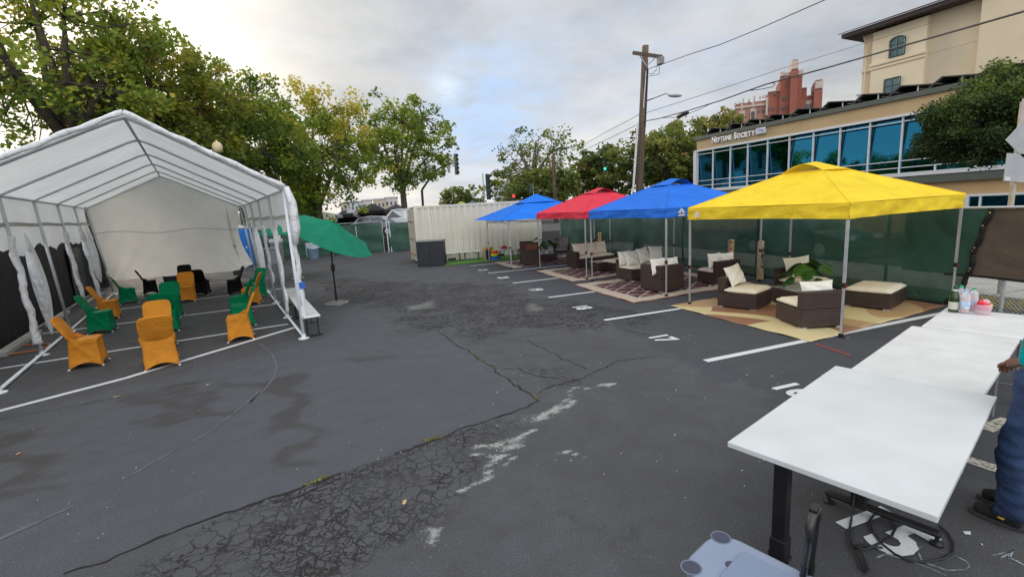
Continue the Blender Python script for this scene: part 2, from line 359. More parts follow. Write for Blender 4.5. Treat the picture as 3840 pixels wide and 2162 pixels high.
def lot():
    xs = np.concatenate([np.arange(-26, -11, .5), np.arange(-11, 9.01, .07), np.arange(9.3, 10, .3)])
    ys = np.concatenate([np.arange(-12, .9, .6), np.arange(.9, 6, .05), np.arange(6, 23, .1), np.arange(23, 31.1, .5)])
    X, Y = np.meshgrid(xs, ys); nx, ny = len(xs), len(ys)
    V = np.stack([X.ravel(), Y.ravel(), np.zeros(nx*ny)], 1)
    i, j = np.meshgrid(np.arange(nx-1), np.arange(ny-1)); a = (j*nx+i).ravel()
    Fq = np.stack([a, a+1, a+nx+1, a+nx], 1)
    # keep only the lot: right of the left wall, left of the right fence line
    cx_, cy_ = V[Fq].mean(1)[:, 0], V[Fq].mean(1)[:, 1]
    keep = (cx_ < 8.1-(cy_-8.3)*.324+.25)
    me = bpy.data.meshes.new('parking_lot'); me.from_pydata(V.tolist(), [], Fq[keep].tolist()); me.update()
    x, y = V[:, 0], V[:, 1]
    jx = x+(vnoise(x, y, 2.2, 1)-.5)*.32+(vnoise(x, y, 7, 2)-.5)*.10; jy = y+(vnoise(x, y, 2.2, 3)-.5)*.32+(vnoise(x, y, 7, 4)-.5)*.10
    def soft(p, w=.25):
        ins = inpoly(jx, jy, p); d = polydist(jx, jy, list(p)+[p[0]]); sd = np.where(ins, d, -d); return np.clip(.5+sd/w, 0, 1)
    al = np.maximum.reduce([soft(allig1, .6), soft(allig2, .5), soft(allig3, .3)*.75, soft(allig4, .5)*.55])
    sx = x+(vnoise(x, y, 5, 9)-.5)*.05; sy = y+(vnoise(x, y, 5, 8)-.5)*.05
    insm = inpoly(sx, sy, smooth1).astype(float)
    al = np.where(insm > .5, 0, al)
    st = np.maximum.reduce([soft(p, .12) for p in stain]+[soft(stainm, .2)])
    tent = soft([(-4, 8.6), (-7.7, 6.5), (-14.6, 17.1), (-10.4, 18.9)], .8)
    st = np.maximum(st, tent*.45)  # shade under the tent painted into the mask over its footprint
    sa = np.maximum.reduce([np.clip(1-polydist(jx, jy, l)/w/2.0, 0, 1)*1.15 for l, w in zip(saltl, saltw)]+[soft(p, .3)*.50 for p in saltp])
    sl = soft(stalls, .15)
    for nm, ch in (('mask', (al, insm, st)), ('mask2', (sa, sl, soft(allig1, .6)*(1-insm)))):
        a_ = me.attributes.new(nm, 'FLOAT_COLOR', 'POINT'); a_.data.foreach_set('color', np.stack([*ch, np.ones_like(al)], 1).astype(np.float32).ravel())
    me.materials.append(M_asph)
    o = bpy.data.objects.new('parking_lot', me); COL.objects.link(o); struct(o)
lot()
struct(MB().add([(-900, -300, -.03), (900, -300, -.03), (900, 1500, -.03), (-900, 1500, -.03)], [(0, 1, 2, 3)]).build('ground', M_street))
# raised street beyond the back fence
sb = MB(); sb.prism([(-70, 30.9), (-5.2, 30.6), (1.5, 26.4), (5.0, 26.4), (7., 33), (9, 60), (9, 75), (-70, 75)], -.02, .88); struct(sb.build('back_street', M_street))
F0 = Vector((7.9, 8.3, 0)); dF = Vector((-.308, .951, 0)).normalized(); nF = Vector((dF.y, -dF.x, 0))   # right fence line, outward normal
def fp(s, z, off=0.): p = F0+dF*s+nF*off; return Vector((p.x, p.y, z))
def slab(name, pts, z0, z1, m): return struct(MB().prism([(p.x, p.y) for p in pts], z0, z1).build(name, m))
slab('verge', [fp(-9, 0, .3), fp(17, 0, .3), fp(17, 0, 1.1), fp(-9, 0, 1.1)], -.02, .04, pm('dry soil', (.13, .115, .07, 1), .95, .3, 6, bump=.5, bscale=30))
def sidewalk_mat():
    t = NT('sidewalk concrete'); c = t.co(); n = t.noise(c, 2.2, 5).outputs[0]; s = t.sep(c)
    a = math.atan2(dF.y, dF.x); q = t.math('ADD', t.math('MULTIPLY', s[0], dF.x), t.math('MULTIPLY', s[1], dF.y))
    j = t.math('LESS_THAN', t.math('ABSOLUTE', t.math('SUBTRACT', t.math('FRACT', t.math('MULTIPLY', q, .66)), .5)), .012)
    col = t.mix(t.ramp(n, .3, .7), (.30, .285, .255, 1), (.42, .40, .36, 1)); col = t.mix(j, col, (.12, .11, .1, 1))
    return t.end(t.pbr(col, .9, t.bump(t.noise(c, 60, 3).outputs[0], .3, .01)))
M_side = sidewalk_mat()
slab('sidewalk', [fp(-9, 0, 1.1), fp(17, 0, 1.1), fp(17, 0, 3.4), fp(-9, 0, 3.4)], -.02, .09, M_side)
slab('curb', [fp(-9, 0, 3.4), fp(17, 0, 3.4), fp(17, 0, 3.58), fp(-9, 0, 3.58)], -.02, .093, M_conc)
# painted markings
def paint(name, col, wear=.5):
    t = NT(name); c = t.co(); n = t.noise(c, 26, 5, .7).outputs[0]; n2 = t.noise(c, 2.5, 3).outputs[0]
    f = t.ramp(t.math('ADD', n, t.math('MULTIPLY', n2, .35)), wear, wear+.13)
    return t.end(t.pbr(t.mix(f, (.10, .10, .10, 1), col), .7, t.bump(n, .3, .004)))
M_paint = paint('white road paint', (.64, .65, .66, 1), .44); M_worn = paint('worn cream road paint', (.50, .46, .38, 1), .56); M_redp = paint('red chalk paint', (.40, .04, .04, 1), .5)
def line(name, a, b, w, m, z=.006, n=12):
    a = Vector((a[0], a[1], 0)); b = Vector((b[0], b[1], 0)); d = (b-a).normalized(); q = Vector((-d.y, d.x, 0))*w/2
    mb = MB()
    def fn(u, v):
        p = a+(b-a)*u+q*(2*v-1)*(1+random.uniform(-.04, .04)); return (p.x, p.y, z)
    return struct(mb.grid(fn, n, 1).build(name, m))
for k in range(0, 6):
    p = ROW0+STEP*k; L = (5.6, 4.2, 3.9, 3.9, 3.6, 2.)[k]
    line('stall_line', p, p+STALL*L, .11, M_paint)
lw = .10
for a, b in (((0, 926.8), (725, 815)), ((60, 845), (700, 764)), ((245, 785), (715, 725)), ((270, 739), (690, 697)), ((350, 700), (690, 667)), ((380, 672), (700, 645)), ((400, 655), (700, 632))):
    line('tent_stall_line', at(a[0]*1.4907, a[1]*1.4907), at(b[0]*1.4907, b[1]*1.4907), lw, M_paint)
line('tent_front_line', at(-60, 1556), at(470, 1418), .12, M_paint); line('tent_front_line', at(468, 1418.5), at(1105, 1228), .12, M_paint)
line('red_line', at(3060, 1290), at(3190, 1333), .035, M_redp)
line('worn_line', at(3690, 1610), at(3790, 1575), .13, M_worn); line('worn_line', at(3600, 1715), at(3790, 1775), .13, M_worn)
def text_mesh(name, txt, size, m, parent=None, ext=0., bold=.0, sx=1.):
    cu = bpy.data.curves.new(name, 'FONT'); cu.body = txt; cu.size = size; cu.extrude = ext; cu.offset = bold; cu.align_x = 'CENTER'; cu.align_y = 'CENTER'; cu.resolution_u = 3
    o = bpy.data.objects.new(name, cu); COL.objects.link(o); bpy.context.view_layer.update()
    me = bpy.data.meshes.new_from_object(o.evaluated_get(bpy.context.evaluated_depsgraph_get())); me.name = name
    bpy.data.objects.remove(o); bpy.data.curves.remove(cu)
    for v in me.vertices: v.co.x *= sx
    me.materials.clear(); me.materials.append(m)
    ob = bpy.data.objects.new(name, me); COL.objects.link(ob)
    if parent: ob.parent = parent
    return ob
na = math.atan2(-ROWD.y, -ROWD.x)
for n, (u, v) in {'17': (2480, 1268), '18': (2180, 1153), '19': (2007, 1086), '20': (1886, 1041), '21': (1811, 1012.5), '16': (2970, 1461), '15': (3300, 1985)}.items():
    p = at(u, v); o = text_mesh('stall_number', n, .58 if n == '15' else .48, M_paint, bold=.018, sx=.82); o.location = (p.x, p.y, .007); o.rotation_euler = (0, 0, na); struct(o)
# explicit long cracks (mesh ribbons) and a tyre arc
M_crack = pm('dark crack soil', (.013, .011, .010, 1), .95, .3); M_scuff = paint('pale scuff', (.145, .145, .15, 1), .66)  # dark brownish soil in the cracks
def ribbon(name, pts, w, m, z=.004, jit=.012, seg=.06):
    P = []
    for a, b in zip(pts[:-1], pts[1:]):
        n = max(1, int((b-a).length/seg))
        for k in range(n): P.append(a+(b-a)*k/n)
    P.append(pts[-1]); mb = MB(); vs = []
    for i, p in enumerate(P):
        d = (P[min(i+1, len(P)-1)]-P[max(i-1, 0)]).normalized(); q = Vector((-d.y, d.x)); o = random.gauss(0, jit); ww = w*random.uniform(.35, 1.3)
        for sgn in (-1, 1): r_ = p+q*(o+sgn*ww/2); vs.append((r_.x, r_.y, z))
    mb.add(vs, [(2*i, 2*i+2, 2*i+3, 2*i+1) for i in range(len(P)-1)])
    return struct(mb.build(name, m))
for fn, q, w in ((z1, [(720, 520), (800, 570), (880, 640), (950, 665), (1000, 710), (1070, 760), (1150, 800), (1170, 840), (1230, 870), (1290, 920), (1380, 970), (1430, 1000), (1490, 1050), (1400, 1095), (1300, 1135), (1150, 1185), (1050, 1220), (880, 1270), (760, 1335), (600, 1385), (400, 1449)], .022),
                 (z2, [(2570, 670), (2400, 740), (2200, 805), (1950, 890), (1700, 965), (1400, 1080), (1100, 1195), (900, 1290), (700, 1370), (480, 1430)], .026),
                 (z1, [(1400, 590), (1480, 640), (1580, 680), (1640, 720), (1730, 755), (1850, 810)], .016), (z1, [(1490, 990), (1600, 940), (1800, 885), (1900, 840), (2000, 800), (2070, 755), (2200, 735), (2330, 725)], .014),
                 (z1, [(2080, 500), (2200, 530), (2330, 555)], .018), (z1, [(1200, 815), (1330, 805), (1480, 870), (1640, 875)], .014), (z2, [(2570, 710), (2420, 770), (2230, 850), (2060, 900)], .016), (z2, [(0, 270), (300, 210), (700, 140), (1200, 30), (1600, -40)], .01)):
    ribbon('crack', gp(fn, q), w, M_crack)
for q in ([(1970, -1290/1), ], ): pass
arc = [at(u/2.0125, v/2.0125+800).to_2d() for u, v in ((1960, 985), (2050, 1050), (2095, 1150), (2060, 1250), (1990, 1330), (1880, 1430))]+gp(z2, [(2010, 10), (1750, 230), (1550, 380), (1300, 510), (930, 720)])
ribbon('tyre_scuff', arc, .028, M_scuff, jit=.004); ribbon('tyre_scuff', gp(z2, [(550, 920), (200, 1080), (0, 1170)]), .04, M_scuff, jit=.004)
# chalk loops by the desk
M_chalk = paint('chalk', (.30, .34, .38, 1), .58)
z5 = lambda u, v: (u/3.0667+3000, v/3.0667+1750)
for q in ([(860, 1040), (980, 1005), (1250, 1070), (1500, 1170), (1680, 1255)], [(1590, 985), (1770, 1020), (1900, 1080), (1960, 1140), (1900, 1180), (1700, 1195), (1500, 1130), (1390, 1090)], [(1380, 915), (1340, 960), (1420, 1075)], [(2240, 1030), (2350, 980), (2420, 1050), (2576, 1130)], [(2300, 1040), (2450, 960), (2400, 1060), (2576, 1090)]):
    ribbon('chalk_line', gp(z5, q), .011, M_chalk, jit=.004)
for q in ([(1870, 745), (1960, 745), (1965, 785), (1900, 780)],):
    P = gp(z5, q); struct(MB().add([(p.x, p.y, .006) for p in P], [tuple(range(4))]).build('paint_chip', M_paint))
# ------------------------------------------------------------------ trees
def leaf_mat(name, cols, trans=.48):
    t = NT(name); a = t.n('ShaderNodeAttribute', attribute_name='tint').outputs['Fac']
    r = t.n('ShaderNodeValToRGB'); t.set(r.inputs[0], a); cr = r.color_ramp
    while len(cr.elements) < len(cols): cr.elements.new(.5)
    for e, (p, c) in zip(cr.elements, cols): e.position = p; e.color = c
    b = t.pbr(r.outputs[0], .55); b.inputs['Specular IOR Level'].default_value = .3
    tr = t.n('ShaderNodeBsdfTranslucent', {'Color': r.outputs[0]})
    mx = t.n('ShaderNodeMixShader', {0: trans}); t.set(mx.inputs[1], b.outputs[0]); t.set(mx.inputs[2], tr.outputs[0])
    return t.end(mx)
G1 = (0.083, 0.148, 0.024, 1); G2 = (0.192, 0.278, 0.038, 1); G3 = (0.367, 0.399, 0.049, 1); G4 = (0.567, 0.463, 0.061, 1)
ML_syc = leaf_mat('sycamore leaves', [(0, G1), (.4, G2), (.8, G3), (1, G4)])
ML_gold = leaf_mat('turning sycamore leaves', [(0, (.10, .15, .025, 1)), (.35, (.20, .24, .035, 1)), (.75, (.38, .35, .042, 1)), (1, (.52, .36, .042, 1))])
ML_dark = leaf_mat('dark evergreen leaves', [(0, (0.022, 0.045, 0.010, 1)), (.5, (0.050, 0.088, 0.018, 1)), (1, (0.188, 0.250, 0.035, 1))], .3)
ML_oak = leaf_mat('olive leaves', [(0, (0.070, 0.096, 0.025, 1)), (.5, (0.163, 0.209, 0.043, 1)), (.85, (0.310, 0.310, 0.062, 1)), (1, (0.310, 0.202, 0.062, 1))])
M_bark = pm('mottled bark', (.085, .065, .05, 1), .9, .35, 6, bump=.6, bscale=25, bd=.02)
def leaves_obj(name, P, size, tint, m, parent, seed, droop=.5):
    g = np.random.default_rng(seed); n = len(P)
    size = size*g.choice([.75, 1., 1.25], n, p=[.4, .4, .2])
    d = g.normal(size=(n, 3)); d[:, 2] = d[:, 2]*.6-droop*.5; d /= np.linalg.norm(d, axis=1)[:, None]
    q = g.normal(size=(n, 3)); q -= d*(q*d).sum(1)[:, None]; q /= np.linalg.norm(q, axis=1)[:, None]
    s = (size*g.uniform(.65, 1.2, n))[:, None]
    V = np.stack([P-d*s*.5, P+q*s*.36-d*s*.05, P+d*s*.55, P-q*s*.36-d*s*.05], 1).reshape(-1, 3)
    me = bpy.data.meshes.new(name); me.vertices.add(4*n); me.vertices.foreach_set('co', V.astype(np.float32).ravel())
    me.loops.add(4*n); me.loops.foreach_set('vertex_index', np.arange(4*n, dtype=np.int32)); me.polygons.add(n)
    me.polygons.foreach_set('loop_start', np.arange(0, 4*n, 4, dtype=np.int32)); me.update(calc_edges=True)
    a = me.attributes.new('tint', 'FLOAT', 'FACE'); a.data.foreach_set('value', np.clip(tint, 0, 1).astype(np.float32))
    me.materials.append(m); o = bpy.data.objects.new(name, me); COL.objects.link(o); o.parent = parent; return o
def tree(name, label, base, trunk_h, cc, rad, nclump, per, leaf, m, seed, crad=(.45, .95), tr=.22, group=None, cat='tree', tintshift=0., flat=1., hollow=.45, limbs=8, goldside=None):
    """base: root point; cc: crown centre relative to it; rad: crown radii."""
    g = np.random.default_rng(seed); t = thing(name, label, cat, base, 0, group)
    cc = np.array(cc, float); rad = np.array(rad, float)
    C = []
    while len(C) < nclump:
        p = g.normal(size=3); p /= np.linalg.norm(p); r_ = g.uniform(hollow, 1)**.6
        lobe = 1+.16*math.sin(3*math.atan2(p[1], p[0])+seed)+.12*math.sin(5*p[2]*2+seed*1.7)
        q = p*r_*rad*lobe
        if q[2] < -rad[2]*flat: continue
        C.append(cc+q)
    C = np.array(C); mb = MB(); top = np.array([g.normal()*.12, g.normal()*.12, trunk_h])
    mb.tube([(0, 0, -.1), (top[0]*.4, top[1]*.4, trunk_h*.45), tuple(top)], [tr*1.25, tr, tr*.85], 9)
    L = []
    for k in range(limbs):
        an = 2*PI*k/limbs+g.uniform(-.3, .3); e = cc+rad*np.array([math.cos(an)*.55, math.sin(an)*.55, g.uniform(-.15, .55)])
        if k == 0: e = cc+np.array([0, 0, rad[2]*.5])
        mid = top+(e-top)*.45+np.array([0, 0, .12*rad[2]])+g.normal(size=3)*.15
        mb.tube([tuple(top-[0, 0, .15]), tuple(mid), tuple(e)], [tr*.62, tr*.40, tr*.18], 6); L += [mid, (mid+e)/2, e]
    L = np.array(L)
    for c in C:
        j = np.argmin(np.linalg.norm(L-c, axis=1)); s = L[j]; mid = (s+c)/2+g.normal(size=3)*.12
        mb.tube([tuple(s), tuple(mid), tuple(c)], [tr*.15, tr*.09, .012], 4, cap=False)
    mb.build('trunk', M_bark, t, smooth=True)
    P = []; T = []
    for c in C:
        n = int(per*g.uniform(.6, 1.35)); cr = g.uniform(*crad)
        q = g.normal(size=(n, 3)); q /= np.linalg.norm(q, axis=1)[:, None]; q *= (g.uniform(0, 1, n)**.5)[:, None]*cr; q[:, 2] *= .75
        P.append(c+q); base_t = g.uniform(.0, .72)+tintshift+(.12*(c[2]-cc[2])/rad[2])  # higher clumps tinted lighter: light painted into the leaf colour
        if goldside is not None: base_t += .35*max(0, np.dot((c-cc)/rad, goldside))  # extra light painted into the tint of clumps on the given side
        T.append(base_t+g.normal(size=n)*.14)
    leaves_obj('crown', np.concatenate(P), leaf, np.concatenate(T), m, t, seed)
    return t
def tree_px(name, label, tu, cu, cv, hw, hh, y, gz, trunk_frac=.33, **kw):
    """tree whose crown shows at (cu, cv) with half sizes hw, hh when it stands at depth y"""
    c = aty(cu, cv, y); k = math.hypot(c.x, y)/F*1.0
    k = y/F*1.0
    b = aty(tu, cv, y); b = Vector((b.x, y, gz)); rx, rz = hw*k, hh*k
    ccr = (c.x-b.x, 0, c.z-gz)
    return tree(name, label, b, max(.8, (c.z-gz-rz)+rz*trunk_frac*.6), ccr, (rx, rx*.95, rz), **kw)
gt = 'street trees along the road behind the lot'
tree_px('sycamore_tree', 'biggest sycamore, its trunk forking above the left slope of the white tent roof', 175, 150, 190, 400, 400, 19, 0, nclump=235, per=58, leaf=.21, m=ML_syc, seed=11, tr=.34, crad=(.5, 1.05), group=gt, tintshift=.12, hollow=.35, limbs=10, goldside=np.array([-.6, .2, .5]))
tree_px('sycamore_tree', 'golden sycamore directly behind the peak of the white tent', 570, 555, 378, 262, 262, 23, 0, nclump=210, per=80, leaf=.22, m=ML_gold, seed=12, tr=.3, group=gt, hollow=.3)
tree_px('sycamore_tree', 'darker green sycamore behind the globe street lamp, between the golden tree and the next', 880, 880, 535, 235, 245, 28, 0, nclump=170, per=70, leaf=.23, m=ML_syc, seed=13, tr=.26, group=gt, tintshift=-.14, hollow=.3)
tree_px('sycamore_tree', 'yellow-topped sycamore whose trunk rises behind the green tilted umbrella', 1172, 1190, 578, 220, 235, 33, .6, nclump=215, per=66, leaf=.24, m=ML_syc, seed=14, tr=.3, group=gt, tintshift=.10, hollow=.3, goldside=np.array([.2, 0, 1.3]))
tree_px('sycamore_tree', 'round open-crowned sycamore beside the signal mast, left of the cream container', 1496, 1520, 555, 175, 170, 38, .6, nclump=175, per=56, leaf=.25, m=ML_syc, seed=15, tr=.26, group=gt, hollow=.35, tintshift=.02)
tree_px('sycamore_tree', 'tall narrow sycamore glimpsed behind the gap between the two greenest street trees', 1050, 1030, 590, 160, 215, 40, .6, nclump=120, per=44, leaf=.40, m=ML_syc, seed=16, tr=.2, group=gt, tintshift=-.1)
tree_px('sycamore_tree', 'sycamore mostly hidden behind the golden tree and the tent ridge', 700, 735, 520, 150, 190, 34, 0, nclump=120, per=44, leaf=.36, m=ML_syc, seed=17, tr=.2, group=gt, tintshift=-.12)
tree_px('round_tree', 'small round tree far off above the left half of the container roof', 1725, 1725, 742, 68, 46, 70, .6, nclump=60, per=45, leaf=.42, m=ML_oak, seed=21, crad=(.5, .9), tr=.15, tintshift=-.1, flat=.8)
gr = 'trees across the street behind the canopies'
tree_px('open_tree', 'sparse airy tree with visible branches above the far blue canopy', 1990, 2010, 600, 150, 110, 46, 0, nclump=120, per=30, leaf=.26, m=ML_oak, seed=22, tr=.22, hollow=.55, group=gr, limbs=9, tintshift=.05)
tree_px('bushy_tree', 'low dense brownish tree under the airy tree, behind the far blue canopy', 2000, 2010, 715, 165, 85, 44, 0, nclump=150, per=56, leaf=.34, m=ML_oak, seed=23, tr=.2, group=gr, hollow=.2)
tree_px('bushy_tree', 'green tree behind the red canopy, below the pair of hanging traffic signals', 2260, 2255, 660, 115, 110, 48, 0, nclump=140, per=48, leaf=.38, m=ML_oak, seed=24, tr=.2, group=gr, hollow=.2, tintshift=-.02)
tree_px('bushy_tree', 'taller green tree behind the wooden utility pole and the street lamp', 2480, 2470, 605, 155, 135, 42, 0, nclump=190, per=52, leaf=.34, m=ML_oak, seed=25, tr=.25, group=gr, hollow=.25)
tree_px('bushy_tree', 'light green treetop at the left end of the tan office building roof', 2690, 2690, 510, 115, 82, 52, 0, nclump=120, per=42, leaf=.36, m=ML_oak, seed=26, tr=.2, group=gr, hollow=.3, tintshift=.12)
tree_px('bushy_tree', 'leafy tree squeezed between the street lamp pole and the office building corner', 2590, 2590, 640, 80, 110, 40, 0, nclump=90, per=46, leaf=.32, m=ML_oak, seed=27, tr=.2, group=gr, hollow=.2)
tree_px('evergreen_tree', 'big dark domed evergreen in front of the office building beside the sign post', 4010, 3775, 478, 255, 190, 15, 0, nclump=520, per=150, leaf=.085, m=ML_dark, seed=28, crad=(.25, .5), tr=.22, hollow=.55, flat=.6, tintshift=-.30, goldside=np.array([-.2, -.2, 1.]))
# low greenery far behind the back fence
def bush(label, u, v, hw, hh, y, gz, seed, m=ML_oak, tint=0.):
    c = aty(u, v, y); k = y/F; t = thing('bush', label, 'bush', (c.x, y, gz), 0, 'hillside bushes behind the back fence'); g = np.random.default_rng(seed)
    C = g.normal(size=(26, 3)); C /= np.linalg.norm(C, axis=1)[:, None]; C = C*(g.uniform(.2, 1, 26)**.5)[:, None]*np.array([hw*k, hw*k*.6, hh*k*1.2]); C[:, 2] = np.abs(C[:, 2])
    P = np.concatenate([c_+g.normal(size=(60, 3))*.42 for c_ in C]); P[:, 2] = np.abs(P[:, 2])
    leaves_obj('foliage', P, .42, g.uniform(.2, .7, len(P))+tint, m, t, seed)
    s = MB()
    for c_ in C[:10]: s.tube([(0, 0, -.1), tuple(c_*.5), tuple(c_)], [.05, .03, .015], 4)
    s.build('stem', M_bark, t)
bush('pale green hillside bush left of the green umbrella top', 1120, 770, 110, 50, 55, .6, 31, tint=.25)
bush('dark low bush behind the tilted green umbrella', 1240, 800, 90, 40, 48, .6, 32)
bush('dark bush between the yellow-topped tree and the round open tree', 1330, 790, 60, 30, 60, .6, 33)
bush('low bush right of the round open tree, by the container door end', 1620, 745, 55, 45, 52, .6, 34, tint=-.1)
bush('low bush left of the small round tree', 1590, 760, 45, 22, 80, .6, 35)
bush('dark bush behind the far blue canopy left edge', 1890, 735, 40, 25, 50, 0, 36)
# ------------------------------------------------------------------ white frame tent
ta = Vector((-.526, .850, 0)).normalized(); tn = Vector((-ta.y, ta.x, 0))        # along, to the left
TO = Vector((-4.015, 8.609, 0)); TW = 4.15; BAY = 2.445; EH = 2.79; RH = 3.84
def tp(s, w, z):             # the frame leans and widens a little towards the back
    k = s/BAY; zz = z*(1+.0105*k)+.15*(w/TW)*(z/2.86); p = TO+ta*s+tn*(w*(1+.022*k)+.08*z*s/(5*BAY)); return Vector((p.x, p.y, zz))
tent = thing('frame_tent', 'long white party tent on a grey tube frame with an open front and wrapped posts', 'tent', TO)
L5 = BAY*5
def tl(p): return p-TO
rngt = random.Random(3)
mb = MB()
def roofz(w): return RH-(RH-EH)*abs(w-TW/2)/(TW/2)
def roof_fn(u, v):
    w = -.035+v*(TW+.07); s = -.12+u*(L5+.15); sag = -.045*math.sin(PI*((s % BAY)/BAY))*math.sin(PI*min(1, abs(w-TW/2)/(TW/2)))
    return tl(tp(s, w, roofz(w)+.045+sag))
roof = mb.grid(roof_fn, 40, 24).build('roof_cover', M_tent, tent, smooth=True)
for sd, w0 in ((0, 0.), (1, TW)):
    out = -1 if sd == 0 else 1; mb = MB()
    def val(u, v):
        s = -.12+u*(L5+.15); drop = (.80 if sd == 0 else 1.02)+.07*math.sin(s*2.3)+.04*math.sin(s*6.1+sd)
        z = EH+.055-v*drop; b = .05+.05*math.sin(v*3)*math.sin(s*1.3*PI/BAY)**2
        return tl(tp(s, w0+out*(b+.02*math.sin(s*9)*v), z))
    v_ = mb.grid(val, 70, 8).build('side_valance', M_tent, tent, smooth=True)
    # darker welded band just below the bottom third
    bd = MB(); bd.grid(lambda u, v: tl(tp(-.1+u*(L5+.1), w0+out*(.02), EH-.46-v*.07+.01*math.sin(u*30))), 50, 1).build('hem_band', pm('tent hem band', (.44, .42, .37, 1), .7), v_)
# front edge roll of tarp
for sd in (0, 1):
    pts = []
    for k in range(25):
        u = k/24; w = TW/2+(TW/2)*u*(1 if sd else -1); pts.append(tl(tp(-.13+.010*math.sin(k*1.3), w, roofz(w)+.035+.008*math.sin(k*.9))))
    MB().tube(pts, [.040+.006*math.sin(k*1.7) for k in range(25)], 8).build('edge_roll', M_wrap, tent, smooth=True)
mb = MB(); mb.tube([tl(tp(-.14, -.03, EH+.03)), tl(tp(-.16, -.09, EH-.25)), tl(tp(-.14, -.10, EH-.7)), tl(tp(-.10, -.06, EH-1.0))], [.045, .07, .075, .05], 10)
mb.build('corner_gather', M_wrap, tent, smooth=True)
# back wall: tied low at the left, pulled open at the right
def wall_fn(u, v):
    w = TW*(1-u)*1.0; top = roofz(w)+.05; 
    pull = max(0, (u-.80)/.20)
    zb = .36+.10*(1-u)+.22*pull**2
    wl = w
    if u > .8: wl = w+ (1-v)**1.5*0 + .0
    z = top+(zb-top)*v
    wv = w+TW*.055*math.sin(PI*v)*(1 if u > .9 else 0)*pull
    lw_ = max(0, 1-u*2.4)*max(0, v-.22)**.7; rw_ = max(0, u*2.4-1.4)*max(0, v-.25)**.7
    crease = .05*math.sin((u*7+v*2.2)*2.1)*v*(1-v)*2+.085*lw_*(math.sin(u*44-(1-v)*20)+.5*math.sin(u*23-(1-v)*13+1))+.085*rw_*(math.sin((1-u)*50-(1-v)*22)+.5*math.sin((1-u)*27-(1-v)*15+2))+.016*math.sin(u*31+math.sin(v*5)*2)*v+.012*math.sin(u*17-v*14)
    return tl(tp(L5+.05+.25*math.sin(PI*v)*math.sin(PI*u)+crease, wv, z))
MB().grid(wall_fn, 110, 50).build('back_wall', M_tentwall, tent, smooth=True)
MB().tube([tl(tp(L5+.08, TW*(1-k/12), 1.98+.05*math.sin(k))) for k in range(13)], .012, 5).build('wall_rope', pm('grey rope', (.4, .4, .38, 1), .8), tent)
# tube frame
for k in range(6):
    s = k*BAY; rf = MB(); rr = .022
    for o in (-1, 1):
        e = 0 if o < 0 else TW; pts = [tl(tp(s, e, EH-.03)), tl(tp(s, e-o*.10, EH+.03)), tl(tp(s, TW/2+o*.16, RH-.09)), tl(tp(s, TW/2, RH-.03))]
        rf.tube(pts, rr, 8)
    rf.build('rafter', M_grey_tube, tent, smooth=True)
    for e, sd in ((0, 0), (TW, 1)):
        ln = .0 if sd == 0 else -.04
        MB().tube([tl(tp(s, e+ln, 0.02)), tl(tp(s, e, EH-.02))], .030, 10).build('post', M_grey_tube if k else M_white_metal, tent, smooth=True)
        MB().lathe([(.10, 0), (.10, .012), (.045, .02), (.04, .09)], tl(tp(s, e+ln, 0)), 14).build('foot_plate', M_white_metal, tent, smooth=False)
for e, z in ((0, EH-.02), (TW, EH-.02), (TW/2, RH-.04)):
    MB().tube([tl(tp(0, e, z)), tl(tp(L5, e, z))], .026, 8).build('purlin', M_grey_tube, tent, smooth=True)
for e in (0, TW-.04):
    MB().tube([tl(tp(0, e, .035)), tl(tp(L5, e, .035))], .026, 8).build('ground_rail', M_white_metal, tent, smooth=True)
# side panels rolled and tied round the posts
def wrapped(s, e, seed, r0=.075, zb=.25, zt=2.1, flare=0., spread=(0, 0)):
    g = random.Random(seed); n = 26; pts = []; rr = []
    for k in range(n):
        q = k/(n-1); z = zb+(zt-zb)*q; j = .014*math.sin(q*17+seed)+g.uniform(-.008, .008); a_ = .014*math.sin(q*13+seed*2)
        pts.append(tl(tp(s+a_+spread[0]*(1-q), e+j+spread[1]*(1-q), z))); rr.append(r0*.52*(.85+.25*abs(math.sin(q*14+seed))+g.uniform(-.06, .06))+flare*max(0, .12-q)*3)
    MB().tube(pts, rr, 9).build('rolled_side_panel', M_wrap, tent, smooth=True)
wrapped(0, -.06, 1, .085, .38, 2.15, .05); wrapped(BAY, -.03, 2, .075, .12, 2.1); wrapped(BAY*2, -.02, 3, .075, .55, 2.1); wrapped(BAY, TW-.02, 6, .10, .22, 2.1, .08)
wrapped(BAY*3, TW, 7, .10, .25, 2.1); wrapped(BAY*4, TW, 8, .11, .15, 2.15)
def flap(s, e, w, ztop, zbot, seed):
    def fn(u, v):
        q = math.sin(PI*min(1, v*1.0))**.7; ww = w*(.15+.85*q); z = ztop+(zbot-ztop)*v
        return tl(tp(s+(u-.5)*ww+.06*math.sin(v*4+seed), e+.10*math.sin(u*6+seed)*q, z))
    MB().grid(fn, 10, 20).build('hanging_side_panel', M_wrap, tent, smooth=True)
flap(BAY*3.05, 0, .85, 2.2, .45, 2); flap(BAY*1.55, TW+.05, .34, 2.15, .15, 5); flap(BAY*4.6, TW+.05, .7, 2.25, .5, 1)
MB().box(tl(tp(-.03, -.085, 1.02)), (.06, .10, .12), math.atan2(ta.y, ta.x)).build('blue_tape', pm('blue tape', (.01, .12, .45, 1), .5), tent)
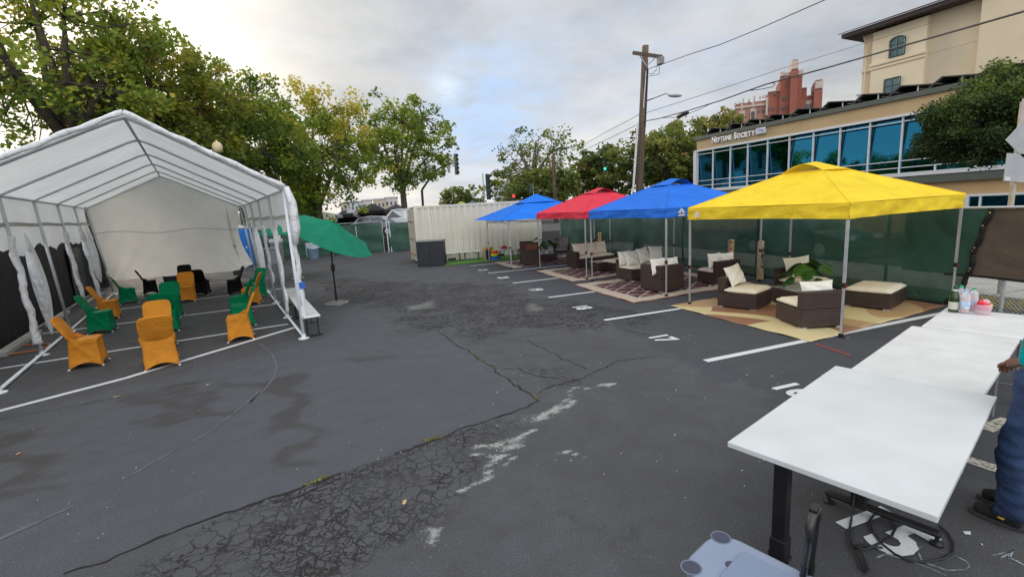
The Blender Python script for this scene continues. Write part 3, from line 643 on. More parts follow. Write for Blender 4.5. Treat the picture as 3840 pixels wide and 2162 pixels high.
# ------------------------------------------------------------------ stretch-covered folding chairs
def chair_parts(t, m):
    W = .225
    # backrest
    a = Vector((0, -.115, .46)); d = (Vector((0, -.30, .88))-a); bk = MB()
    out = []
    for k in range(28):
        an = 2*PI*k/28; cx_ = abs(math.cos(an))**.45*math.copysign(1, math.cos(an)); sz = abs(math.sin(an))**.45*math.copysign(1, math.sin(an))
        out.append((cx_*W*(1 if sz > 0 else .98), .5+.5*sz))
    nrm = Vector((0, d.z, -d.y)).normalized()
    vs = []
    for th, k in ((-.018, .93), (-.012, 1), (.012, 1), (.018, .93)):
        for x, q in out: p = a+d*(.5+(q-.5)*k)+nrm*(th+.02*(1-(x/W)**2)*(-1)); vs.append((x*k, p.y, p.z))
    n = 28; fs = [(i*n+j, i*n+(j+1) % n, (i+1)*n+(j+1) % n, (i+1)*n+j) for i in range(3) for j in range(n)]
    fs += [tuple(range(n-1, -1, -1)), tuple(range(3*n, 4*n))]; bk.add(vs, fs).build('backrest', m, t, smooth=True, bevel=.006)
    # seat
    st = MB(); prof = [(-.13, .455), (-.10, .475), (.0, .470), (.12, .474), (.19, .470), (.215, .452), (.205, .43), (-.10, .43)]
    vs = [(sx*W*(.97 if 1 else 1), y, z) for sx in (-1, -.9, .9, 1) for y, z in [(y*(1 if abs(sx) < 1 else .98), z-(.012 if abs(sx) == 1 and z > .45 else 0)) for y, z in prof]]
    n = len(prof); fs = [(i*n+j, i*n+(j+1) % n, (i+1)*n+(j+1) % n, (i+1)*n+j) for i in range(3) for j in range(n)]+[tuple(range(n)), tuple(range(4*n-1, 3*n-1, -1))]
    st.add(vs, fs).build('seat', m, t, smooth=True, bevel=.008)
    # skirt: ring of columns stretched down to the four feet
    FX = .225; rear = [(-.225, -.20), (.225, -.20)]; front = [(.22, .235), (-.22, .235)]
    ring = []
    def colm(top, foot, arch, bow): ring.append((Vector(top), Vector(foot), arch, bow))
    N_ = 10
    for k in range(N_): u = k/N_; colm((-W+.02+2*(W-.02)*u, -.145-.01*math.sin(PI*u), .55), (-.225+.45*u, -.20, 0), .085*math.sin(PI*u)**.8, (0, .02*math.sin(PI*u)))
    for k in range(N_):
        u = k/N_; tz = .55+(.462-.55)*min(1, u*2.2); colm((W-.012, -.145+.35*u, tz), (.225-.005*u, -.20+.435*u, 0), .085*math.sin(PI*u)**.8, (-.035*math.sin(PI*u), 0))
    for k in range(N_): u = k/N_; colm((W-.012-2*(W-.012)*u, .205, .455), (.22-.44*u, .235, 0), .085*math.sin(PI*u)**.8, (0, -.03*math.sin(PI*u)))
    for k in range(N_):
        u = k/N_; tz = .462+(.55-.462)*max(0, 1-(1-u)*2.2); colm((-W+.012, .205-.35*u, tz), (-.22-.005*u, .235-.435*u, 0), .085*math.sin(PI*u)**.8, (.035*math.sin(PI*u), 0))
    NV = 9; vs = []; n = len(ring)
    for j in range(NV+1):
        v = j/NV
        for i, (tpn, ft, ar, bw) in enumerate(ring):
            z = tpn.z+(ar+.006-tpn.z)*v; q = tpn.lerp(ft, v**1.25); s_ = math.sin(PI*v)
            # crossing-leg crease on the sides
            cr = 0
            if N_ < i < 2*N_ or i > 3*N_:
                uu = (i-N_)/N_ if i < 2*N_ else 1-(i-3*N_)/N_
                cr = .03*math.exp(-((uu-(.08+.85*v))/.16)**2)
            sx = 1 if i < 2*N_ else -1
            vs.append((q.x+bw[0]*s_+cr*sx, q.y+bw[1]*s_, z))
    fs = [(j*n+i, j*n+(i+1) % n, (j+1)*n+(i+1) % n, (j+1)*n+i) for j in range(NV) for i in range(n)]
    MB().add(vs, fs).build('skirt', m, t, smooth=True)
    for x, y in rear+front: MB().lathe([(.018, 0), (.02, .008), (.012, .02)], (x, y, 0), 8).build('foot_cap', M_white_plastic, t)
def fc(u, v): return at(u, v)
gch = 'stretch covered chairs under the white tent'
AX = lambda deg: R(deg)
def face(dx, dy): return math.atan2(-dx, dy)       # rz so that local +Y points along (dx, dy)
protos = {}
def chair(col, label, pos, fdir):
    nm = {'gold': M_gold, 'green': M_green, 'black': M_blk}
    if col not in protos:
        t = thing('folding_chair', label, 'chair', (pos[0], pos[1], 0), face(*fdir), gch); chair_parts(t, nm[col]); protos[col] = t; return t
    return dup(protos[col], (pos[0], pos[1], 0), face(*fdir), label, gch)
away = (ta.x, ta.y); tow = (-ta.x, -ta.y); rt = (-tn.x, -tn.y); lf = (tn.x, tn.y)
def off(p, d, k): return (p[0]+d[0]*k, p[1]+d[1]*k)
def mixd(a, b, k): return (a[0]*(1-k)+b[0]*k, a[1]*(1-k)+b[1]*k)
B0 = (-5.80, 7.36)
chair('gold', 'gold covered chair with its back to the camera, nearest in the middle row', B0, (-.61, .79))
chair('gold', 'gold covered chair facing the nearest middle chair, half hidden by its backrest', (-6.66, 8.50), (.45, -.89))
chair('gold', 'gold covered chair at the near left corner of the tent, facing right', (-7.28, 7.66), (.86, .5))
chair('green', 'green covered chair facing right, standing behind the near left gold chair', (-9.33, 10.30), (.88, .47))
chair('gold', 'gold covered chair facing right between two green chairs in the left row', (-10.55, 11.95), (.85, .5))
chair('green', 'green covered chair turned half away at the far end of the left row', (-12.0, 14.35), (.72, .70))
chair('black', 'black covered chair with a slanted back, last in the left row', (-12.7, 16.2), (.80, .60))
chair('green', 'green covered chair with its back to the camera, behind the two middle gold chairs', (-7.62, 10.0), (-.5, .86))
chair('green', 'green covered chair facing the camera in the middle row', (-8.66, 11.60), (.42, -.91))
chair('gold', 'gold covered chair facing the camera at the back of the middle row', (-9.93, 14.05), (.42, -.91))
chair('black', 'black covered chair turned away right behind the back gold chair', (-10.25, 15.2), (-.3, .95))
chair('black', 'tallest looking black covered chair, centred behind the back gold chair', (-12.0, 17.0), (.40, -.92))
chair('gold', 'gold covered chair facing left at the near right corner of the tent', (-5.35, 8.90), (-.88, -.47))
chair('green', 'green covered chair facing left, just behind the near right gold chair', (-6.0, 10.15), (-.85, -.53))
chair('green', 'green covered chair facing left, its narrow side showing before the small gold chair', (-6.78, 11.45), (-.93, -.36))
chair('gold', 'gold covered chair facing left between green chairs in the right row', (-7.30, 12.9), (-.95, -.3))
chair('green', 'green covered chair at the far end of the right row beside the hanging tarp', (-7.75, 13.95), (-.35, -.94))
chair('black', 'black covered chair at the far right corner of the tent', (-8.98, 15.0), (-.80, -.60))
# ------------------------------------------------------------------ folding bench by the tent
def plastic_top(pts, z, th, name, m, parent, O): 
    mb = MB(); mb.prism([(p[0]-O[0], p[1]-O[1]) for p in pts], z-th, z); return mb.build(name, m, parent, bevel=.018, seg=3)
def folding_bench(name, label, p0, p1, w, z, group, cat='bench'):
    p0 = Vector(p0).to_2d(); p1 = Vector(p1).to_2d(); d = (p1-p0); L = d.length; d.normalize(); q = Vector((-d.y, d.x)); t = thing(name, label, cat, ((p0+p1)/2).to_3d(), 0, group)
    O = (p0+p1)/2
    for a, b in ((0, L/2-.004), (L/2+.004, L)):
        P = [p0+d*a-q*w/2, p0+d*b-q*w/2, p0+d*b+q*w/2, p0+d*a+q*w/2]
        plastic_top([tuple(x) for x in P], z, .04, 'tabletop' if cat == 'table' else 'seat', M_white_plastic, t, O)
    for a, ln in ((.16, 1), (L/2-.12, -.6), (L/2+.12, .6), (L-.16, -1)):
        lg = MB(); c = p0+d*a-O
        for sg in (-1, 1):
            x = c+q*sg*(w/2-.05); lg.tube([(x.x, x.y, .02), (x.x, x.y, z-.045)], .013, 6)
        x1, x2 = c-q*(w/2+.01), c+q*(w/2+.01); lg.tube([(x1.x, x1.y, .016), (x2.x, x2.y, .016)], .016, 6)
        x1, x2 = c-q*(w/2-.05), c+q*(w/2-.05); lg.tube([(x1.x, x1.y, z*.62), (x2.x, x2.y, z*.62)], .010, 6)
        e = c+d*(.28*ln); lg.tube([(c.x, c.y, z*.62), (e.x, e.y, z-.045)], .009, 6)
        lg.build('leg', M_blackmetal, t)
    return t
gb = 'white folding benches'
folding_bench('folding_bench', 'white folding bench with black legs along the right side of the tent', (-6.05, 12.54), (-3.80, 8.60), .30, .43, gb)
folding_bench('folding_bench', 'white folding bench between the dark cabinet and the ring toss, against the container', (-3.05, 20.95), (-1.30, 21.40), .28, .43, gb)
folding_bench('folding_bench', 'white folding bench behind the far wicker chairs, with a red pile on one end', (-.60, 20.95), (1.10, 21.55), .28, .45, gb)
# ------------------------------------------------------------------ green umbrellas
def umbrella(name, label, base, top_z, rad, drop, tilt_ax, tilt, joint_z, lean, basekind, spin=0.):
    t = thing(name, label, 'umbrella', base, 0, 'green market umbrellas')
    bs = MB()
    if basekind == 'square': bs.prism([(.27*math.cos(R(a))*1.15, .27*math.sin(R(a))*1.15) for a in (20, 35, 110, 125, 200, 215, 290, 305)], 0, .055).prism([(.2*math.cos(R(a)), .2*math.sin(R(a))) for a in (25, 115, 205, 295)], .055, .085)
    else: bs.lathe([(.24, 0), (.25, .02), (.22, .06), (.05, .09), (.04, .1)], n=24)
    bs.build('base', pm('grey resin umbrella base', (.24, .235, .22, 1), .7, .15, bump=.2), t, bevel=.01)
    J = Vector((lean[0]*joint_z, lean[1]*joint_z, joint_z))
    MB().tube([(0, 0, .05), tuple(J*.17+Vector((0, 0, .0))), ], .030, 10).build('sleeve', M_black, t)
    MB().tube([(0, 0, .08), tuple(J)], .021, 10).build('pole', M_black, t, smooth=True)
    MB().lathe([(.032, -.10), (.05, -.05), (.05, .06), (.03, .1)], tuple(J*.52), 12).build('crank', M_black, t)
    RM = Matrix.Rotation(tilt, 4, Vector(tilt_ax).normalized()); up = RM @ Vector((0, 0, 1)); hub = J+up*(top_z-joint_z)
    MB().tube([tuple(J), tuple(hub)], .018, 8).build('upper_pole', M_black, t)
    n = 8; can = MB()
    def cf(u, v):
        k = u*n; i = math.floor(k) % n; f = k-math.floor(k); a0 = 2*PI*i/n+spin; a1 = a0+2*PI/n
        p0 = Vector((math.cos(a0), math.sin(a0), 0)); p1 = Vector((math.cos(a1), math.sin(a1), 0)); e = p0.lerp(p1, f)
        r_ = .13+(rad-.13)*v; p = e*r_; p.z = -drop*(v**1.15)-.05*math.sin(PI*f)*v*v*.8
        q = hub+RM @ (p+Vector((0, 0, -.03))); return (q.x, q.y, q.z)
    can.grid(cf, n*5, 9); can.build('canopy', M_umb, t, smooth=False)
    vt = MB()
    def vf(u, v):
        a_ = 2*PI*u+spin; p = Vector((math.cos(a_), math.sin(a_), 0))*(.02+.42*v); p.z = .06-.16*v**1.2-.02*abs(math.sin(a_*4-spin*4)); q = hub+RM @ p; return (q.x, q.y, q.z)
    vt.grid(vf, 32, 4).build('vent_cap', M_umb, t)
    for k in range(n):
        a_ = 2*PI*k/n+spin; e = hub+RM @ Vector((math.cos(a_)*rad, math.sin(a_)*rad, -drop-.045)); MB().tube([tuple(hub+RM @ Vector((0, 0, -.06))), tuple(e)], .009, 5).build('rib', M_black, t)
    return t
umbrella('market_umbrella', 'green umbrella tilted steeply over its black pole right of the tent, on a square base', (-4.645, 12.08, 0), 2.14, 1.22, .30, (.12, 1, 0), R(31), 1.86, (.01, .0), 'square', .15)
umbrella('market_umbrella', 'green umbrella farther back, mostly hidden by the tilted one, on a round base', (-8.35, 18.1, 0), 2.20, 1.35, .38, (0, 1, 0), R(3), 1.9, (.0, .0), 'round', .2)
# ------------------------------------------------------------------ bins and portable toilet
M_bin = pm('blue grey bin plastic', (.12, .19, .26, 1), .5, .12); M_bin2 = pm('grey bin plastic', (.20, .21, .23, 1), .5, .12)
def bin_(name, label, p, k, m, lidmat, bag=True):
    t = thing(name, label, 'trash can', (p[0], p[1], 0), 0, 'trash cans by the back fence')
    b = MB().lathe([(.235*k, 0), (.25*k, .02), (.30*k, .72*k), (.31*k, .74*k)], n=28); b.build('body', m, t, smooth=False, bevel=.004)
    r = MB().lathe([(.325*k, .70*k), (.335*k, .72*k), (.335*k, .76*k), (.315*k, .78*k)], n=28); r.build('rim', m, t)
    for sg in (-1, 1): MB().box((sg*.34*k, 0, .66*k), (.05, .16*k, .04)).build('handle', m, t, bevel=.008)
    if bag:
        lt = MB().grid(lambda u, v: ((.345*k+.012*math.sin(u*50)+.02*v)*math.cos(2*PI*u), (.345*k+.012*math.sin(u*50)+.02*v)*math.sin(2*PI*u), (.80-.24*v-.03*math.sin(u*17))*k), 60, 4); lt.build('bag_liner', lidmat, t, smooth=True)
        MB().tube([(.33*k*math.cos(2*PI*j/30), .33*k*math.sin(2*PI*j/30), .82*k+.012*math.sin(j*2.)) for j in range(31)], .02, 6).build('bag_rim', M_white_plastic, t, smooth=True)
        MB().box((0, 0, .84*k), (.22, .3, .03)).build('lid_handle', pm('pale blue plastic', (.45, .6, .7, 1), .4), t, bevel=.01)
    return t
M_bag = clear_plastic('translucent bin bag', (.72, .80, .84, 1), .55)
bin_('trash_can', 'blue grey round trash can with a clear bag hanging over its rim', (-11.5, 27.3), 1.12, M_bin, M_bag)
bin_('trash_can', 'grey trash can seen between the hanging tarps at the back right of the tent', (-12.95, 25.4), 1.15, M_bin2, M_bag, False)
hw = thing('handwash_station', 'pale portable handwash station on top of the fence-side bins', 'handwash station', (-13.4, 26.9, 0))
MB().box((0, 0, .55), (.55, .42, 1.1)).build('cabinet', M_bin2, hw, bevel=.03); MB().box((0, 0, 1.2), (.6, .5, .22)).build('basin', M_white_plastic, hw, bevel=.05); MB().box((0, .2, 1.5), (.4, .1, .5)).build('back_panel', M_white_plastic, hw, bevel=.04)
pt = thing('portable_toilet', 'bright blue portable toilet behind the back right corner of the tent', 'portable toilet', (-14.2, 24.7, 0), R(20))
M_ptb = pm('bright blue plastic', (.01, .20, .62, 1), .45, .08)
MB().box((0, 0, 1.05), (1.1, 1.1, 2.0)).build('body', M_ptb, pt, bevel=.04); MB().box((.1, -.565, 1.0), (.72, .03, 1.8)).build('door', pm('darker blue plastic', (.008, .15, .5, 1), .4), pt, bevel=.01)
MB().box((.38, -.60, 1.05), (.05, .04, .12)).build('handle', M_white_plastic, pt); MB().grid(lambda u, v: ((u-.5)*1.2, (v-.5)*1.2, 2.05+.18*math.sin(PI*u)*math.sin(PI*v)), 8, 8).build('roof', M_white_plastic, pt)
# ------------------------------------------------------------------ fences
def screen_mat(name, col, alpha, weave=True, rough=.6):
    t = NT(name); c = t.co(); n = t.noise(c, 1.1, 4, .55, .8).outputs[0]; n2 = t.noise(c, 6., 3).outputs[0]
    cc = t.mix(t.ramp(n, .3, .7), tuple(x*.75 for x in col[:3])+(1,), tuple(x*1.3 for x in col[:3])+(1,))
    b = t.pbr(cc, rough, t.bump(t.math('ADD', n, t.math('MULTIPLY', n2, .25)), .5, .08)); b.inputs['Specular IOR Level'].default_value = .35
    tr = t.n('ShaderNodeBsdfTransparent', {'Color': (1, 1, 1, 1)})
    mx = t.n('ShaderNodeMixShader', {0: alpha}); t.set(mx.inputs[1], tr.outputs[0]); t.set(mx.inputs[2], b.outputs[0]); return t.end(mx)
M_scr = screen_mat('dark green windscreen', (.036, .105, .080, 1), .91); M_scr2 = screen_mat('faded green windscreen', (.022, .075, .052, 1), .9); M_scrbr = screen_mat('brown windscreen', (.12, .09, .068, 1), .98, rough=.35); M_scrbk = screen_mat('black windscreen', (.010, .012, .011, 1), 1., rough=.7)
M_fpost = pm('backlit fence post', (.04, .045, .045, 1), .6)  # backlit look of the posts painted as a dark colour
M_hem = pm('black screen hem', (.008, .008, .009, 1), .7); M_brass = pm('brass grommet', (.5, .36, .12, 1), .3, metal=.9)
def panel(name, m, parent, O, P, dr, s0, s1, z0, z1, amp=.03, seed=0, nu=60, nv=16, edge=None, solid=0.):
    def fn(u, v):
        s = s0+(s1-s0)*u; z = z0+(z1-z0)*v
        if edge: s = s0+(edge(v)-s0)*u
        w = amp*(math.sin(s*2.1+seed)+.6*math.sin(s*5.3+z*3+seed)+.5*math.sin(z*7-s*3))*math.sin(PI*v)**.5
        p = P+dr*s+Vector((-dr.y, dr.x, 0))*w; return (p.x-O.x, p.y-O.y, z)
    return MB().grid(fn, nu, nv).build(name, m, parent, smooth=True)
rf = thing('green_fence', 'chain link fence with dark green windscreen behind the row of canopies', 'fence', F0)
edge_pts = [(0, fpz) for fpz in ()]
ep = [onp(u/2.686+3200, v/2.686+700, F0, dF) for u, v in ((900, 1190), (1070, 1040), (1150, 870), (1200, 660), (1280, 460), (1370, 230))]
print('EP', ep)
def edgef(v):
    z = .03+1.72*v
    zs = [max(.0, e[1]) for e in ep]
    for a, b in zip(range(len(ep)-1), range(1, len(ep))):
        if zs[a] <= z <= zs[b]: f = (z-zs[a])/max(1e-6, zs[b]-zs[a]); return ep[a][0]+(ep[b][0]-ep[a][0])*f+.015*math.sin(z*14)
    return ep[0][0] if z < zs[0] else ep[-1][0]
panel('windscreen', M_scr, rf, F0, F0, dF, 4.2, 0, .03, 1.75, .014, 1, 80, edge=edgef)
panel('windscreen', M_scr, rf, F0, F0, dF, 4.2, 7.2, .03, 1.75, .014, 2); panel('windscreen', M_scr, rf, F0, F0, dF, 7.2, 16.9, .03, 1.75, .016, 3, 90)
for s in (4.2, 7.2): MB().tube([tuple(fp(s, .03, -.01)-F0), tuple(fp(s+.02, .9, -.015)-F0), tuple(fp(s, 1.75, -.01)-F0)], .012, 5).build('seam', M_hem, rf)
MB().tube([tuple(fp(s*.5-1., .045+.012*math.sin(s*1.7), -.02)-F0) for s in range(2, 34)], .022, 5).build('bottom_hem', M_hem, rf)
MB().tube([tuple(fp(-7+s*.5, 1.765, 0)-F0) for s in range(0, 49)], .022, 8).build('top_rail', M_alu, rf)
for s in (1.05, 4.3, 7.3, 9.6, 11.9, 14.2): MB().tube([tuple(fp(s, 0, .05)-F0), tuple(fp(s, 1.75, .05)-F0)], .03, 8).build('post', M_fpost, rf)
he = MB().tube([tuple(Vector((F0.x+dF.x*(edgef(k/24)-.02), F0.y+dF.y*(edgef(k/24)-.02), .03+1.72*k/24))-F0) for k in range(25)], [.03+.018*abs(math.sin(k*1.9)) for k in range(25)], 6); he.build('torn_hem', M_hem, rf)
for k in (3, 9, 9.6, 14, 14.7, 20, 23): e_ = edgef(k/24)-.03; MB().ell(tuple(F0+dF*e_+Vector((-.03, 0, .03+1.72*k/24))-F0), (.018, .018, .018), 8, 5).build('grommet', M_brass, rf)
bf = thing('brown_fence', 'brown windscreen section of the fence at the right, hanging short above chain link', 'fence', fp(-2, 0))
O_ = fp(-2, 0)
bzs = onp(3660, 1037, F0, dF)[1]
panel('windscreen', M_scrbr, bf, O_, F0+nF*.03, dF, .75, -6.5, bzs, 1.74, .018, 5, 70); 
MB().tube([tuple(fp(.02-s*.3, bzs+.012*math.sin(s), .0)-O_) for s in range(24)], .022, 5).build('bottom_hem', M_hem, bf)
cl = MB()
for k in range(70):
    s = .75-k*.06; cl.tube([tuple(fp(s, .02, .03)-O_), tuple(fp(s-bzs*.9, bzs, .03)-O_)], .0022, 3, cap=False); cl.tube([tuple(fp(s-bzs*.9, .02, .035)-O_), tuple(fp(s, bzs, .035)-O_)], .0022, 3, cap=False)
cl.build('chain_link', M_alu, bf)
for s in (-.75, -3.): MB().tube([tuple(fp(s, 0, .13)-O_), tuple(fp(s, 1.75, .13)-O_)], .028, 8).build('post', M_alu, bf)
# black wall-like fence at the left
LB = [Vector(q) for q in ((-7.9, 5.4), (-10.107, 8.875), (-11.504, 11.064), (-15.452, 17.005), (-18.6, 21.7))]
L0 = LB[0].to_3d(); Ld = (LB[-1]-LB[0]).to_3d().normalized()
lfn = thing('black_fence', 'tall black screened fence along the left side of the tent', 'fence', L0)
panel('windscreen', M_scrbk, lfn, L0, L0, Ld, -6, 19.5, .02, 2.02, .006, 8, 90)
MB().tube([(Ld.x*s, Ld.y*s, 2.04) for s in np.linspace(-6, 19.5, 30)], .024, 6).build('top_rail', pm('cream rail', (.55, .52, .45, 1), .5), lfn)
for s in np.arange(-4, 19, 3.): MB().tube([(Ld.x*s-.08, Ld.y*s-.06, 0), (Ld.x*s-.08, Ld.y*s-.06, 2.02)], .03, 8).build('post', M_alu, lfn)
def poster_mat():
    t = NT('dark printed banner'); c = t.co('Object'); s = t.sep(c)
    rows = t.math('FRACT', t.math('MULTIPLY', s[2], 17.)); n = t.noise(t.comb(t.math('MULTIPLY', s[0], 9.), t.math('FLOOR', t.math('MULTIPLY', s[2], 17.))), 2.2, 2).outputs[0]
    tx = t.math('MULTIPLY', t.math('MULTIPLY', t.math('LESS_THAN', rows, .38), t.math('GREATER_THAN', n, .47)), t.math('LESS_THAN', s[0], .28))
    bl = t.ramp(t.noise(c, 2.4, 4, .6, 1.).outputs[0], .55, .75)
    col = t.mix(t.math('MULTIPLY', bl, t.math('GREATER_THAN', s[0], .25)), (.008, .008, .010, 1), (.05, .055, .10, 1))
    d = t.n('ShaderNodeVectorMath', operation='DISTANCE'); t.set(d.inputs[0], c); d.inputs[1].default_value = (.15, 0, .52)
    col = t.mix(t.math('MULTIPLY', t.ramp(d.outputs['Value'], .02, .26, 1., 0.), t.ramp(t.noise(c, 12, 4).outputs[0], .4, .6)), col, (.26, .17, .08, 1))
    col = t.mix(t.math('MULTIPLY', tx, .55), col, (.16, .16, .165, 1))
    return t.end(t.pbr(col, .45))
ppos = [onp(u/4.025, v/4.025+880, L0, Ld) for u, v in ((790, 700), (1390, 470))]
sp = (ppos[0][0]+ppos[1][0])/2+.2; pq = L0+Ld*sp+Vector((Ld.y, -Ld.x, 0))*.05
po = MB().grid(lambda u, v: ((u-.5)*2.1, .012*math.sin(u*9)+.01*math.sin(v*7), (v-.5)*1.5), 16, 12).build('banner', poster_mat(), None, loc=(pq.x, pq.y, 1.02), rz=math.atan2(Ld.y, Ld.x), solid=.006)
tag(po, 'dark printed banner with lines of small pale text hung on the black fence', 'banner')
wst = 'concrete wheel stops along the black fence'
for k, (a, b) in enumerate((((0, 1345), (150, 1250)), ((180, 1228), (258, 1176)), ((310, 1150), (390, 1105)))):
    p, q = at(*a), at(*b); o = MB().box((0, 0, .055), ((q-p).length*.92, .15, .11)).build('wheel_stop', M_conc, None, bevel=.02, loc=((p+q)/2), rz=math.atan2((q-p).y, (q-p).x))
    tag(o, ('worn concrete wheel stop nearest the camera, under the orange hose', 'concrete wheel stop under the second wrapped tent post', 'farthest concrete wheel stop, beside the gold chair back row')[k], 'wheel stop', wst)
hz = [at(u*.3173, v*.3173+1100, .02) for u, v in ((20, 720), (90, 690), (200, 640), (250, 610), (480, 600), (590, 595), (560, 630), (470, 665), (300, 690), (130, 712), (30, 735))]
ho = hz[3]; tag(MB().tube([tuple(p-ho) for p in hz], .018, 7).build('orange_hose', pm('dull orange hose', (.42, .13, .05, 1), .5), None, smooth=True, loc=ho), 'dull orange hose looped on the ground by the near left tent post', 'hose')
# green fence at the back
GB = [Vector(q) for q in ((-17.5, 28.0), (-14.144, 28.741), (-11.244, 29.547), (-7.95, 29.5))]
gfence = thing('back_fence', 'chain link fence with sagging green windscreen at the back, left of the gate gap', 'fence', GB[2].to_3d())
def poly_panel(name, m, parent, O, pts, z0, z1, amp, seed, n=90):
    seg = [(b-a).length for a, b in zip(pts[:-1], pts[1:])]; tot = sum(seg)
    def pos(s):
        for (a, b), L in zip(zip(pts[:-1], pts[1:]), seg):
            if s <= L+1e-6: return a+(b-a)*(s/L), (b-a).normalized()
            s -= L
        return pts[-1], (pts[-1]-pts[-2]).normalized()
    def fn(u, v):
        s = u*tot; p, d = pos(s); w = amp*(math.sin(s*3.1+seed)+math.sin(s*1.3+v*5+seed)+.7*math.sin(v*13+s*1.1))*math.sin(PI*v)**.5; z = z0+(z1-z0)*v-.05*abs(math.sin(s*1.45))*(v > .9)
        return (p.x-d.y*w-O.x, p.y+d.x*w-O.y, z)
    return MB().grid(fn, n, 18).build(name, m, parent, smooth=True)
M_scr3 = screen_mat('worn green windscreen', (.035, .095, .065, 1), .93, rough=.5)
poly_panel('windscreen', M_scr3, gfence, GB[2].to_3d(), GB, .05, 1.88, .028, 1)
MB().tube([tuple(p.to_3d()-GB[2].to_3d()+Vector((0, 0, 1.93))) for p in GB], .022, 6).build('top_rail', M_alu, gfence)
for p in GB+[Vector((-9.6, 29.5)), Vector((-12.7, 29.1))]: MB().tube([(p.x-GB[2].x, p.y-GB[2].y+.06, 0), (p.x-GB[2].x, p.y-GB[2].y+.06, 1.95)], .03, 8).build('post', M_alu, gfence)
gate = thing('gate_panel', 'green screened fence panel between the gate gap and the container doors', 'fence', (-6.9, 29.5, 0))
poly_panel('windscreen', M_scr3, gate, Vector((-6.9, 29.5, 0)), [Vector((-7.5, 29.38)), Vector((-5.6, 29.7))], .08, 1.85, .02, 4, 30)
for x in (-7.62, -7.45): MB().tube([(x+6.9, -.1, 0), (x+6.9, -.1, 1.92)], .03, 8).build('post', M_white_metal, gate)
# ------------------------------------------------------------------ container with cabinet, turf and toys
KX, KY, KA = -4.141, 20.773, .321
ct = thing('shipping_container', 'cream shipping container behind the far canopies, its door end to the left', 'container', (KX, KY, 0), KA)
def cmat():
    t = NT('cream container paint'); c = t.co(); s = t.sep(c); n = t.noise(c, .9, 5).outputs[0]
    st = t.noise(t.comb(t.math('MULTIPLY', s[0], 5.), s[1], t.math('MULTIPLY', s[2], .35)), 2.2, 4, .6).outputs[0]
    col = t.mix(t.ramp(n, .3, .7), (.60, .555, .455, 1), (.68, .635, .54, 1)); col = t.mix(t.ramp(st, .52, .8, 0, .55), col, (.42, .37, .28, 1))
    rs = t.noise(c, 6., 5, .7).outputs[0]; col = t.mix(t.ramp(rs, .70, .76, 0, .8), col, (.28, .13, .05, 1))
    return t.end(t.pbr(col, .55, t.bump(n, .1, .01)))
M_ct = cmat()
def corr(L, y0, sgn, parent, name, x0=0., per=.278):
    mb = MB(); vs = []; xs = [(0, 0)]; n = int((L-.24)/per)
    x = .12
    pts = [(x, 0)]
    for k in range(n):
        a = .12+k*per; pts += [(a+.07, 0), (a+.105, .036), (a+.175, .036), (a+.21, 0)]
    pts.append((L-.12, 0))
    for x, d in pts: vs += [(x0+x, y0+d*sgn, .16), (x0+x, y0+d*sgn, 2.48)]
    mb.add(vs, [(2*i, 2*i+2, 2*i+3, 2*i+1) for i in range(len(pts)-1)]); return mb.build(name, M_ct, parent)
corr(6.06, .03, 1, ct, 'side_wall'); corr(6.06, 2.41, -1, ct, 'side_wall')
for x in (.08, 5.98):
    for y in (.08, 2.36): MB().box((x, y, 1.295), (.16, .16, 2.59)).build('corner_post', M_ct, ct, bevel=.01)
for y in (.06, 2.38):
    MB().box((3.03, y, .11), (5.74, .12, .12)).build('bottom_rail', M_ct, ct); MB().box((3.03, y, 2.53), (5.74, .09, .09)).build('top_rail', M_ct, ct)
MB().grid(lambda u, v: (.1+5.86*u, .05+2.34*v, 2.545+.022*math.sin(u*2*PI*21)), 126, 1).build('roof', M_ct, ct)
MB().box((6.0, 1.22, 1.3), (.06, 2.1, 2.3)).build('end_wall', M_ct, ct)
for k, y in enumerate((.65, 1.79)):
    d = MB().box((.04, y, 1.3), (.06, 1.12, 2.34)).build('door', M_ct, ct)
    for yy in (y-.3, y+.3):
        MB().tube([(-.03, yy, .12), (-.03, yy, 2.5)], .017, 6).build('lock_rod', pm('cream lock rod', (.55, .5, .4, 1), .4), d)
        for zz in (.4, 1.1, 1.9): MB().box((-.03, yy, zz), (.04, .1, .07)).build('rod_bracket', pm('rusty bracket', (.35, .2, .12, 1), .7, .4), d)
for x in (1.55, 3.9): MB().box((x, .055, .11), (.36, .125, .10)).build('fork_pocket', M_black, ct)
cb = thing('storage_cabinet', 'charcoal two-door storage cabinet standing in front of the container corner', 'cabinet', at(1500+470/4.025, 700+1200/4.025), R(-4))
MB().box((0, .27, .52), (1.15, .54, 1.04)).build('body', M_darkgrey, cb, bevel=.01); MB().box((0, .26, 1.075), (1.24, .60, .06)).build('top', pm('grey green lid', (.20, .21, .19, 1), .6), cb, bevel=.008)
for x in (-.285, .285): MB().box((x, -.012, .51), (.555, .02, .96)).build('door', M_darkgrey, cb, bevel=.006)
tf = [at(*[(u/4.025+1500), (v/4.025+700)]) for u, v in ((660, 1198), (1400, 1142))]
tdir = (Vector((math.cos(KA), math.sin(KA), 0)))
ta0 = Vector((-2.80, 19.62, 0)); slabt = [ta0, ta0+tdir*5.4, ta0+tdir*5.2+Vector((-.5, 1.55, 0)), ta0+Vector((-.5, 1.45, 0))]
def turf_m():
    t = NT('artificial turf'); c = t.co(); n = t.noise(c, 60, 3).outputs[0]; n2 = t.noise(c, 1.5, 3).outputs[0]
    col = t.mix(t.ramp(n, .3, .7), (.03, .13, .012, 1), (.09, .26, .03, 1)); col = t.mix(t.ramp(n2, .3, .7, 0, .3), col, (.12, .22, .05, 1)); return t.end(t.pbr(col, .8, t.bump(n, .8, .02)))
